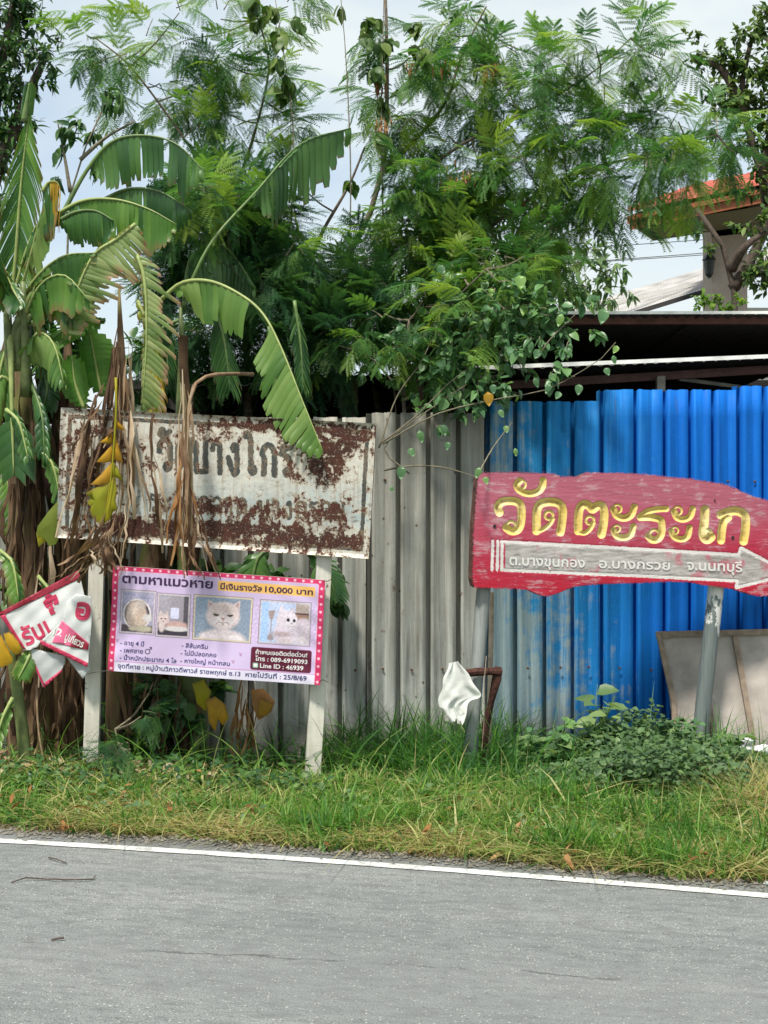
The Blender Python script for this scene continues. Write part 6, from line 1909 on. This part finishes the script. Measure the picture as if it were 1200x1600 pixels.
v_root = shrub('creeper', 'grey green broad leafed creeper sprawling over the join of grey and blue fence', 'vine', P(600, 1160, 8.1),
      [[P(592, 700, 7.9), P(620, 620, 7.95), P(655, 570, 8.0), P(680, 520, 8.1)], [P(596, 692, 7.9), P(650, 650, 7.9), P(700, 600, 7.9), P(740, 570, 7.9)], [P(598, 694, 7.9), P(680, 648, 7.85), P(770, 625, 7.85), P(850, 610, 7.85), P(900, 585, 7.85), P(940, 560, 7.8), P(962, 535, 7.8)],
       [P(640, 740, 7.9), P(600, 700, 7.9), P(650, 655, 7.9), P(730, 600, 7.9)], [P(600, 735, 7.95), P(640, 728, 7.9), P(690, 730, 7.9), P(745, 745, 7.15)], [P(745, 745, 7.15), P(770, 700, 7.3), P(800, 660, 7.5)], [P(840, 560, 7.9), P(860, 530, 7.85), P(900, 490, 7.8)]],
      [(a_, b_, c_, d_, int(e_ * 2.2)) for a_, b_, c_, d_, e_ in vine] + [(600, 550, 8.4, 34, 24), (580, 580, 8.4, 22, 8), (670, 580, 8.2, 34, 26), (630, 630, 8.1, 20, 6), (760, 610, 8.0, 36, 34), (730, 640, 8.0, 22, 10)], (.035, .095), BROAD + [broad_proto(.45, .2, .5)], G['broad'], hang=.5, stem_r=.006)
# (feathery sprays drooping over the fence top are part of their own small tree)
# single leaves one can pick out
spots = [(628, 728, 7.85, .11, .25), (655, 672, 7.85, .1, .7), (640, 700, 7.85, .08, .5), (700, 690, 7.85, .07, .4), (750, 730, 7.1, .08, .8), (757, 745, 7.1, .06, .9), (780, 640, 7.8, .07, .7), (805, 700, 7.5, .06, .9), (790, 665, 7.5, .06, .95), (965, 540, 7.78, .07, .95), (958, 555, 7.78, .07, .4), (945, 575, 7.78, .07, .4), (905, 600, 7.8, .09, .35), (860, 600, 7.8, .08, .3),
         (812, 430, 7.9, .12, 1.0), (945, 482, 7.8, .13, .55), (878, 490, 7.8, .1, .98), (560, 682, 7.6, .06, .6), (610, 760, 7.85, .05, .5), (835, 590, 7.8, .08, .2), (875, 612, 7.8, .07, .3), (770, 600, 7.8, .08, .1)]
pos = np.array([tuple(P(x, y, Y)) for x, y, Y, s, r in spots])
for i, (x, y, Y, s, r) in enumerate(spots):
    s = s * .78
    v, f, rr_ = place([BROAD[i % 3]], pos[i:i + 1], np.array([[random.uniform(-.6, .6), -.3, -1.0]]), np.array([[0, -1.0, .3]]), np.array([s]), rnd=np.array([r]))
    o = link('leaf', mesh_np(v, [f], {'rnd': rr_}, smooth=True), v_root, G['broad'])
v, f, rr_ = place([BROAD[0]], np.array([tuple(P(762, 612, 7.85))]), np.array([[.1, -.2, -1.0]]), np.array([[0, -1.0, .3]]), np.array([.09]), rnd=np.array([.6]))
link('yellow_leaf', mesh_np(v, [f], {'rnd': rr_}, smooth=True), v_root, G['ban_yellow'])
shrub('bush', 'green bush filling the gaps behind the banana stems at the left edge', 'bush', P(90, 1170, 8.7), [[P(90, 1200, 8.7), P(90, 800, 8.7), P(95, 560, 8.7)]],
      [(60, 480, 8.7, 40, 60), (120, 500, 8.7, 40, 60), (20, 560, 8.7, 50, 90), (90, 570, 8.7, 50, 90), (150, 560, 8.7, 45, 70), (40, 640, 8.7, 60, 100), (110, 640, 8.7, 50, 80), (220, 560, 8.7, 40, 60), (0, 700, 8.7, 50, 70), (70, 760, 8.7, 50, 70), (30, 850, 8.7, 50, 70), (140, 450, 8.7, 30, 26), (210, 620, 8.7, 40, 50), (100, 900, 8.7, 60, 80), (30, 980, 8.7, 60, 80)], (.08, .17), BROAD + NARROW, G['dark'], stem_r=.02)
# dark undergrowth at the left behind the posts
shrub('shrub', 'dark green undergrowth shrub behind the two white posts', 'shrub', P(260, 1170, 8.05), [[P(260, 1200, 8.05), P(255, 1100, 8.0), P(230, 1060, 8.0)], [P(200, 1210, 7.9), P(205, 1120, 7.9), P(215, 1080, 7.9)]],
      [(200, 1090, 7.7, 30, 50), (240, 1100, 7.8, 35, 60), (280, 1110, 7.8, 34, 50), (190, 1150, 7.6, 30, 50), (225, 1160, 7.6, 30, 40), (330, 1080, 8.0, 30, 30), (430, 950, 8.05, 50, 50), (400, 900, 8.05, 40, 40), (510, 900, 8.05, 26, 30), (518, 940, 8.0, 22, 20), (350, 890, 8.05, 40, 30), (260, 890, 8.05, 40, 30), (60, 700, 8.1, 60, 60), (20, 900, 8.1, 60, 60), (10, 1100, 8.0, 50, 60), (120, 1000, 8.15, 60, 60)],
      (.07, .14), BROAD, G['dark'], hang=.4, stem_r=.008)
feather_tree('seedling', 'low feathery seedling growing at the foot of the left white post', P(190, 1200, 7.1),
      [([P(190, 1215, 7.1), P(186, 1170, 7.05), P(180, 1140, 7.05)], .008, .004)], [(160, 1180, 7.0, 30, 16), (200, 1170, 7.05, 34, 18), (220, 1120, 7.3, 30, 18), (235, 1080, 7.5, 26, 14)], G['feather_dark'], leaf=(.09, .15))['category'] = 'plant'

# ------------------------------------------------------------------ grass and weeds
def blades(name, label, X, Y, H, W, lean, rnd, mat, segs=3):
    n = len(X)
    Z = np.array([ground_z(a, b) for a, b in zip(X, Y)])
    az = rng.uniform(0, 2 * np.pi, n)
    d = np.stack([np.cos(az), np.sin(az)], 1)
    fa = rng.uniform(0, 2 * np.pi, n)
    s = np.stack([np.cos(fa), np.sin(fa)], 1)
    V = np.zeros((n, segs * 2 + 1, 3))
    for k in range(segs + 1):
        t = k / segs
        bend = lean * t ** 1.7
        cx = X + d[:, 0] * bend * H
        cy = Y + d[:, 1] * bend * H
        cz = Z + H * (t - .42 * np.minimum(lean, 1.4) * t * t)
        w = W * (1 - t ** 1.5)
        if k < segs:
            V[:, 2 * k] = np.stack([cx - s[:, 0] * w, cy - s[:, 1] * w, cz], 1)
            V[:, 2 * k + 1] = np.stack([cx + s[:, 0] * w, cy + s[:, 1] * w, cz], 1)
        else:
            V[:, 2 * k] = np.stack([cx, cy, cz], 1)
    m_ = segs * 2 + 1
    fq = [(2 * k, 2 * k + 1, 2 * k + 3, 2 * k + 2) for k in range(segs - 1)]
    ft = [(2 * segs - 2, 2 * segs - 1, 2 * segs)]
    offs = (np.arange(n) * m_)[:, None, None]
    FQ = (np.array(fq)[None] + offs).reshape(-1, 4)
    FT = (np.array(ft)[None] + offs).reshape(-1, 3)
    me = mesh_np(V.reshape(-1, 3), [FQ, FT], {'rnd': np.repeat(rnd, m_)})
    return tag(link(name, me, None, mat), label, 'grass', kind='stuff')
def nz2(x, y, s, seed=0):
    return (np.sin(x * s + seed) * np.cos(y * s * 1.3 + seed * 2) + .6 * np.sin(x * s * 2.3 + y * s * 1.9 + seed) + .4 * np.sin(x * s * 5.1 - y * s * 4 + seed * 3)) / 2
def field(n, y_lo, y_hi, xr=2.7):
    x = rng.uniform(-xr, xr, n)
    e = np.array([edge_y(a) for a in x])
    t = rng.random(n)
    return x, e + y_lo + (y_hi - y_lo) * t, t
x, y, t = field(36000, -.03, 2.3)
e = np.array([edge_y(a) for a in x])
dist = y - e
H = .035 + .05 * np.clip(dist / .4, 0, 1) + rng.gamma(1.6, .022, len(x)) + .05 * np.clip(nz2(x, y, 3.1, 2), 0, 1)
H *= np.where(x < -.4, .9, 1.15) * (1 + .75 * np.clip(nz2(x, y, 7.3, 21), -.7, 1.2))
H *= np.where((x < .15) & (dist > .65), .55, 1.0)
lush = np.clip(.42 + .30 * nz2(x, y, 2.1, 1) + .16 * rng.normal(0, 1, len(x)) - .28 * np.clip(dist - .9, 0, 1), 0, 1)
dry = np.clip(.48 + .9 * nz2(x, y, 2.7, 5) - dist * 1.1 + .25 * np.clip(x, -1.5, 1.6), 0, 1) * (rng.random(len(x)) < .7)
dry = np.where(x < -.7, dry * .45, dry)
rr = np.clip(lush + dry * rng.uniform(.25, .7, len(x)), 0, 1)
rr = np.where(rng.random(len(x)) < .10, rng.uniform(.85, 1, len(x)), rr)
rr = np.where(rng.random(len(x)) < .18, rr * .3, rr)
keep = rng.random(len(x)) < np.clip(.35 + dist * 4, 0, 1) * np.where((x < -.35) & (dist > 1.05 + .25 * nz2(x, y, 3, 3)), .22, 1) * np.where(nz2(x, y, 6, 12) > .5, .6, 1) * np.where((nz2(x, y, 5, 9) > .55) & (dist < .5), .45, 1)
blades('grass', 'short green and straw coloured verge grass between road and fence', x[keep], y[keep], H[keep], rng.uniform(.003, .0085, keep.sum()), rng.gamma(2.2, .5, keep.sum()), rr[keep], G['grass'])
# brighter tall tufts close to the road
tx, ty, th, tr_ = [], [], [], []
for (px, py, n, h) in ((500, 1270, 120, .22), (400, 1265, 90, .2), (590, 1265, 120, .2), (700, 1265, 100, .2), (160, 1250, 90, .18), (20, 1250, 80, .16), (820, 1290, 90, .22), (1090, 1320, 90, .2), (1170, 1340, 90, .2), (470, 1290, 160, .26), (520, 1300, 160, .25), (560, 1290, 120, .24), (620, 1290, 140, .24), (440, 1280, 90, .2), (880, 1320, 160, .25), (910, 1330, 130, .26), (1010, 1340, 150, .24), (1050, 1345, 110, .22), (760, 1300, 90, .2), (300, 1270, 80, .18), (350, 1270, 80, .18), (120, 1260, 90, .16), (60, 1270, 70, .15), (1130, 1350, 110, .2), (980, 1330, 90, .24), (690, 1290, 90, .2), (220, 1280, 70, .17)):
    Yc = 3000.0 / (py + 18 - 800)
    cx = (px - 600) / F * Yc
    tx.append(rng.normal(cx, .07, n)); ty.append(rng.normal(Yc, .05, n)); th.append(h * .9 * rng.uniform(.45, 1.05, n)); tr_.append(np.clip(rng.normal(.42, .13, n), 0, .8))
tx, ty, th, tr_ = map(np.concatenate, (tx, ty, th, tr_))
ok = ty > np.array([edge_y(a) for a in tx]) - .02
blades('grass', 'bright tall grass tufts standing close to the road edge', tx[ok], ty[ok], th[ok], rng.uniform(.004, .008, ok.sum()), rng.gamma(2.5, .28, ok.sum()), tr_[ok], G['grass'], 4)
# tall dark grass along the fence
n = 9000
x = rng.uniform(-2.6, 2.6, n); y = rng.uniform(7.05, 8.1, n)
dens = np.clip(.45 + .5 * nz2(x, y, 1.7, 4), .12, 1)
dens = np.where((x > .0) & (x < .75), 1.0, dens) * np.where(x > 1.0, .45, 1) * np.where(x < -.4, .22, 1) * np.where((x < .1) & (y < 7.4), .2, 1)
k = rng.random(n) < dens
x, y = x[k], y[k]
H = rng.uniform(.14, .55, len(x)) * np.where((x > -.3) & (x < .9), 1.2, .8)
blades('grass', 'tall dark green grass growing along the foot of the fence', x, y, H, rng.uniform(.004, .009, len(x)), rng.gamma(2.5, .42, len(x)), np.clip(rng.normal(.16, .12, len(x)), 0, 1), G['grass'], 5)
# few long arching stems in front of the fence
x = rng.uniform(-1.9, 2.4, 260); y = rng.uniform(6.8, 7.9, 260)
blades('grass', 'long arching grass stems rising above the verge', x, y, rng.uniform(.3, .6, 260), rng.uniform(.003, .006, 260), rng.gamma(3, .35, 260), np.clip(rng.normal(.45, .25, 260), 0, 1), G['grass'], 7)
x, y, t = field(4200, .02, 1.6)
blades('grass', 'thick pale arching grass blades scattered through the verge', x, y, rng.uniform(.08, .22, len(x)), rng.uniform(.004, .009, len(x)), rng.gamma(5, .24, len(x)), np.clip(rng.normal(.66, .2, len(x)), .2, 1), G['grass'], 5)
# straw heap at right
n = 3000
x = rng.normal(1.98, .17, n); y = rng.normal(6.4, .3, n)
blades('dry_grass', 'heap of straw coloured dead grass at the right edge of the verge', x, y, rng.uniform(.1, .34, n), rng.uniform(.002, .005, n), rng.gamma(4, .35, n), np.clip(rng.normal(.9, .1, n), .6, 1), G['grass'], 5)
# flattened straw near the road
n = 6500
x = rng.uniform(-1.6, 2.6, n)
y = np.array([edge_y(a) for a in x]) + rng.gamma(2, .13, n) - .02
blades('dry_grass', 'flattened dry straw lying along the edge of the road', x, y, rng.uniform(.07, .2, n), rng.uniform(.002, .0055, n), rng.gamma(6, .3, n), np.clip(rng.normal(.93, .16, n), .5, 1), G['grass'], 3)

def weed(name, label, px, py, Y, h, n_st, leaf, mat, wide=.5, per=9, group=None):
    base = Vector((xx(px, Y), Y, ground_z(xx(px, Y), Y)))
    root = empty(name, base, label, 'weed', group)
    pos, D, S_ = [], [], []
    for k in range(n_st):
        a = random.uniform(0, 6.28)
        top = base + Vector((math.cos(a) * wide * h * random.random(), math.sin(a) * wide * h * random.random(), h * random.uniform(.6, 1.05)))
        mid = base.lerp(top, .5) + Vector((math.cos(a), math.sin(a), 0)) * -.02
        b = MB(); sp = smooth_path([base, mid, top], 6); b.tube(sp, (.005, .002), 4)
        b.build('stem', G['rib_dark'], root)
        for q in range(per):
            t = .25 + .75 * (q + 1) / per
            p = sp[min(5, int(t * 6))].lerp(sp[min(6, int(t * 6) + 1)], (t * 6) % 1)
            az = q * 2.4 + k
            pos.append(tuple(p)); D.append((math.cos(az), math.sin(az) - .2, random.uniform(-.25, .45))); S_.append(random.uniform(*leaf))
    pos, D = np.array(pos), np.array(D)
    v, f, r = place(BROAD, pos, D, np.array([[0, -.3, 1.0]]) + rng.normal(0, .15, (len(pos), 3)), np.array(S_))
    o = link('foliage', mesh_np(v, [f], {'rnd': r}, smooth=True), root, mat)
    o['kind'] = 'stuff'
    return root
weed('weed', 'tall leafy weed against the blue fence just right of its middle', 925, 1180, 7.5, .50, 6, (.09, .15), G['weed'], .5, 6)
weed('weed', 'broad leafed weed in front of the blue fence left of the tall one', 870, 1190, 7.4, .3, 6, (.07, .12), G['weed'], .8)
weed('weed', 'leafy green weed growing at the foot of the rusty pipe', 805, 1180, 7.5, .26, 8, (.06, .1), G['weed'], .9)
weed('weed', 'low leafy weed beside the leaning plywood panel', 1010, 1190, 7.4, .30, 7, (.06, .11), G['weed'], .9)
weed('weed', 'small weed right of the green grey sign pipe', 1140, 1200, 7.4, .26, 7, (.06, .1), G['weed'], .7)
for k_, (px_, py_, Y_, h_, lab_) in enumerate(((880, 1185, 7.5, .34, 'bushy weed under the chunk of faded blue fence left of the tall weed'), (965, 1185, 7.45, .38, 'bushy weed just right of the tall weed before the deep blue fence'), (1060, 1190, 7.4, .28, 'bushy weed between the leaning panel edge and the green grey pipe'), (835, 1185, 7.5, .28, 'leafy weed midway between rusty bracket and the bushy mound'))):
    weed('weed', lab_, px_, py_, Y_, h_, 11, (.045, .085), G['weed'] if k_ % 2 else G['broad'], .75, 9)
# low mat of small leaved weeds
n = 9500
x = rng.normal(1.45, .40, n); y = rng.normal(7.0, .34, n)
ok = (x > .75) & (x < 2.5) & (y > 6.35) & (y < 7.9)
x, y = x[ok], y[ok]
top = .07 + .19 * np.exp(-((x - 1.45) / .55) ** 2) * np.clip(1 + nz2(x, y, 5, 1), .2, 2)
z = np.array([ground_z(a, b) for a, b in zip(x, y)]) + top * rng.uniform(.25, 1.0, len(x))
v, f, r = place(BROAD, np.stack([x, y, z], 1), np.stack([rng.normal(0, 1, len(x)), rng.normal(-.3, 1, len(x)), rng.normal(0, .35, len(x))], 1), np.array([[0, -.3, 1.0]]) + rng.normal(0, .25, (len(x), 3)), rng.uniform(.024, .052, len(x)), rnd=np.clip(rng.normal(.25, .28, len(x)), 0, 1))
tag(link('weeds', mesh_np(v, [f], {'rnd': r}), None, G['weed']), 'low mat of small leafed weeds below the leaning panel and blue fence', 'weeds', kind='stuff')
n = 3200
x = rng.uniform(-2.4, 1.0, n); y = rng.uniform(6.5, 8.0, n)
ok = nz2(x, y, 2.3, 7) > .0
x, y = x[ok], y[ok]
z = np.array([ground_z(a, b) for a, b in zip(x, y)]) + rng.uniform(.02, .16, len(x))
v, f, r = place(SMALL, np.stack([x, y, z], 1), np.stack([rng.normal(0, 1, len(x)), rng.normal(-.3, 1, len(x)), rng.normal(0, .35, len(x))], 1), np.array([[0, -.3, 1.0]]) + rng.normal(0, .25, (len(x), 3)), rng.uniform(.03, .07, len(x)))
tag(link('weeds', mesh_np(v, [f], {'rnd': r}), None, G['dark']), 'dark low weeds among the grass below the two white sign posts', 'weeds', kind='stuff')
n = 2200
x = rng.uniform(-2.4, 2.4, n); y = np.array([edge_y(a) for a in x]) + rng.uniform(.15, 1.1, n)
ok = nz2(x, y, 4.7, 17) > .15
x, y = x[ok], y[ok]
z = np.array([ground_z(a, b) for a, b in zip(x, y)]) + rng.uniform(.03, .11, len(x))
v, f, r = place(BROAD, np.stack([x, y, z], 1), np.stack([rng.normal(0, 1, len(x)), rng.normal(-.3, 1, len(x)), rng.normal(0, .35, len(x))], 1), np.array([[0, -.3, 1.0]]) + rng.normal(0, .25, (len(x), 3)), rng.uniform(.02, .05, len(x)))
tag(link('weeds', mesh_np(v, [f], {'rnd': r}), None, G['weed']), 'scattered small broad leafed weeds among the roadside grass', 'weeds', kind='stuff')
n = 260
x = rng.uniform(-2.4, 2.4, n); y = np.array([edge_y(a) for a in x]) + rng.gamma(1.2, .35, n) - .05
z = np.array([max(ground_z(a, b), .004) for a, b in zip(x, y)]) + rng.uniform(.004, .1, n)
v, f, r = place(NARROW, np.stack([x, y, z], 1), np.stack([rng.normal(0, 1, n), rng.normal(0, 1, n), rng.normal(0, .3, n)], 1), np.array([[0, 0, 1.0]]) + rng.normal(0, .5, (n, 3)), rng.uniform(.03, .09, n))
tag(link('fallen_leaves', mesh_np(v, [f], {'rnd': r}), None, G['dead_red']), 'fallen brown leaves scattered over the verge grass', 'leaf litter', kind='stuff')
# leaf litter under the bananas
n = 900
x = rng.uniform(-2.4, -.9, n); y = rng.uniform(6.9, 7.9, n)
z = np.array([ground_z(a, b) for a, b in zip(x, y)]) + rng.uniform(.01, .06, n)
v, f, r = place(NARROW, np.stack([x, y, z], 1), np.stack([rng.normal(0, 1, n), rng.normal(0, 1, n), rng.normal(0, .25, n)], 1), np.array([[0, 0, 1.0]]) + rng.normal(0, .4, (n, 3)), rng.uniform(.06, .17, n))
tag(link('leaf_litter', mesh_np(v, [f], {'rnd': r}), None, G['dead']), 'dead brown leaf litter on the ground below the banana plants', 'leaf litter', kind='stuff')

# ------------------------------------------------------------------ leaning panel, rubbish, pipe
G['ply'] = simple('weathered plywood', (.42, .375, .34), .85, var=.30, scale=4.5, bump=.25)
G['ply_wood'] = simple('panel batten', (.27, .21, .16), .85, var=.3, scale=20, bump=.3)
PP = Plane(1025, 7.98, 1300, 7.98)
pan = empty('plywood_panel', P(1130, 1165, 7.98), 'old plywood panel with wooden battens leaning against the blue fence', 'panel')
def lean(px, py, off=0.0):
    Y = 7.98 + (1165 - py) / 180 * .10 - off
    return P(px, py, Y)
m = MB()
q = [(1027, 990), (1290, 986), (1300, 1175), (1056, 1175), (1046, 1090)]
m.add([lean(*a) for a in q] + [lean(a[0], a[1], -.012) for a in q], [(4, 3, 2, 1, 0), (5, 6, 7, 8, 9)] + [(i, (i + 1) % 5, 5 + (i + 1) % 5, 5 + i) for i in range(5)])
m.build('sheet', G['ply'], pan)
for a, b_, w in (((1025, 991), (1295, 985), .034), ((1029, 990), (1052, 1095), .034), ((1148, 994), (1176, 1152), .034), ((1052, 1092), (1056, 1175), .03), ((1108, 1090), (1118, 1180), .025)):
    m = MB(); m.beam(lean(*a, .014), lean(*b_, .014), w, .024, jit=.001, n=5); m.build('batten', G['ply_wood'], pan)
m = MB(); m.box(lean(1042, 992, .03), (.06, .01, .035)); m.build('corner_block', G['ply_wood'], pan)

G['rust'] = simple('flaky rust', (.06, .022, .015), .9, var=.55, scale=45, bump=.9)
rp = empty('rusty_bracket', P(765, 1165, 7.5), 'broken rusty pipe bracket wired to the grey sign pipe', 'bracket')
m = MB(); m.tube([P(728, 1052, 7.25), P(745, 1050, 7.25), P(768, 1049, 7.28), P(782, 1050, 7.3)], [.020, .024, .02, .027], 9, rough=.12); m.build('pipe_arm', G['rust'], rp)
m = MB(); m.tube([P(777, 1042, 7.3), P(776, 1060, 7.3), P(768, 1095, 7.32), P(760, 1130, 7.34), P(752, 1200, 7.36)], [.02, .028, .022, .02, .018], 8, rough=.2); m.build('pipe_leg', G['rust'], rp)
m = MB(); m.tube([P(760, 1025, 7.22), P(757, 1060, 7.2), P(757, 1120, 7.22), P(752, 1180, 7.24)], .003, 5); m.build('wire', G['ply_wood'], rp)
m = MB(); m.beam(P(768, 925, 7.6), P(764, 1190, 7.6), .028, .03, jit=.002, n=6); o = m.build('wooden_stake', simple('weathered stake', (.26, .22, .17), .85, var=.3, scale=20, bump=.4))
tag(o, 'thin weathered wooden stake behind the left pipe of the red sign', 'stake')
# white rag
import bmesh
def rag():
    """cloth pinched at the top, falling in deep folds"""
    Lf = [(701, 1036), (697, 1050), (692, 1066), (688, 1084), (685, 1104), (694, 1112), (703, 1124)]
    Rt = [(716, 1033), (726, 1046), (737, 1062), (750, 1082), (748, 1090), (733, 1098), (724, 1132)]
    L_ = smooth_path([Vector((x, y, 0)) for x, y in Lf], 40)
    R_ = smooth_path([Vector((x, y, 0)) for x, y in Rt], 40)
    nu = 36
    V, Fq = [], []
    r = np.random.default_rng(11)
    ph = r.uniform(0, 6, 8)
    for side in (0, 1):
        for j in range(41):
            v = j / 40
            for i in range(nu + 1):
                u = i / nu
                q = L_[j].lerp(R_[j], u)
                uu = u + .10 * math.sin(v * 5 + ph[0]) + .05 * math.sin(v * 13 + ph[1])
                amp = .005 + .009 * v
                d = amp * (math.sin(uu * 7 + ph[2]) + .35 * math.sin(uu * 17 + v * 2 + ph[3]))
                d += .003 * math.sin(v * 13 + u * 9 + ph[4]) * math.sin(u * 9 + v * 5)
                yb = q.y + (3.5 * math.sin(uu * 14) + 2 * math.sin(uu * 31)) * v ** 3
                V.append(tuple(P(q.x + 1.2 * math.sin(v * 19 + u * 4), yb, 7.16 + d + side * .003)))
    for side in (0, 1):
        o_ = side * 41 * (nu + 1)
        for j in range(40):
            for i in range(nu):
                a_ = o_ + j * (nu + 1) + i
                Fq.append((a_, a_ + 1, a_ + nu + 2, a_ + nu + 1))
    return mesh_np(V, [Fq], smooth=True)
tag(link('rag', rag(), None, simple('white cotton', (.66, .67, .64), .85, var=.14, scale=14, bump=.5)), 'crumpled white rag hung over the end of the rusty pipe bracket', 'rag')

def lump(name, label, cat, px, py, Y, size, mat, seed, group=None):
    r = random.Random(seed)
    bm = bmesh.new()
    bmesh.ops.create_icosphere(bm, subdivisions=2, radius=1)
    ph = [r.uniform(0, 6) for _ in range(6)]
    for v in bm.verts:
        c = v.co
        k = 1 + .18 * math.sin(c.x * 4 + ph[0]) + .18 * math.sin(c.y * 5 + ph[1]) + .15 * math.sin(c.z * 6 + ph[2]) + r.uniform(-.08, .08)
        v.co = Vector((c.x * size[0] * k, c.y * size[1] * k, c.z * size[2] * k))
    me = bpy.data.meshes.new('m'); bm.to_mesh(me); bm.free()
    o = link(name, me, None, mat)
    o.location = P(px, py, Y)
    return tag(o, label, cat, group)
G['plastic'] = simple('white plastic', (.70, .72, .73), .35, var=.05, scale=20, bump=.6)
G['concrete'] = simple('broken concrete', (.33, .31, .27), .9, var=.2, scale=20, bump=.6)
lump('plastic_bag', 'crumpled white plastic bag lying below the leaning plywood panel', 'bag', 1160, 1163, 7.7, (.075, .05, .045), G['plastic'], 1)
lump('plastic_bag', 'small white plastic bag at the right edge beside the panel', 'bag', 1192, 1172, 7.6, (.05, .04, .035), G['plastic'], 2)
lump('foam_scrap', 'white foam scrap in the weeds at the foot of the blue fence', 'scrap', 858, 1174, 7.75, (.05, .04, .03), G['plastic'], 3)
lump('foam_scrap', 'tiny white foam scrap beside the rusty pipe', 'scrap', 797, 1172, 7.7, (.03, .02, .02), G['plastic'], 4)
lump('rubble', 'flat chunk of broken concrete in the weeds below the blue fence', 'rubble', 885, 1196, 7.35, (.10, .05, .04), G['concrete'], 5)
lump('rubble', 'long concrete chunk behind the tall weed by the blue fence', 'rubble', 985, 1172, 7.7, (.16, .05, .035), G['concrete'], 6)
lump('rubble', 'grey stone half hidden in the grass at lower right of the weeds', 'rubble', 1150, 1232, 6.9, (.08, .05, .05), G['concrete'], 7)
lump('foil_packet', 'crumpled silver foil packet lying in the grass below the cat poster', 'litter', 262, 1262, 6.45, (.045, .03, .022), simple('foil', (.5, .55, .62), .25, metal=.7, var=.2, scale=40, bump=.8), 8)
lump('paper_scrap', 'white scrap of paper on the road edge at far right', 'litter', 1198, 1380, 5.15, (.015, .012, .008), G['plastic'], 9)
# sticks on the road
def stick(label, pts, r):
    b = MB()
    w = [Vector((xx(px, 3000 / (py - 800)), 3000 / (py - 800), .006 + .006 * (i % 2))) for i, (px, py) in enumerate(pts)]
    b.tube(w, r, 5, rough=.25)
    tag(b.build('stick', G['bark_dark'], None), label, 'stick')
stick('long thin crooked dry stick lying on the road at left', [(18, 1381), (40, 1376), (75, 1376), (85, 1378), (100, 1377), (120, 1379), (146, 1376), (149, 1373)], .003)
stick('short dry twig lying on the road nearer the white line', [(76, 1342), (88, 1347), (104, 1351)], .003)
stick('tiny twig lying on the road in the lower left', [(80, 1471), (100, 1470)], .004)
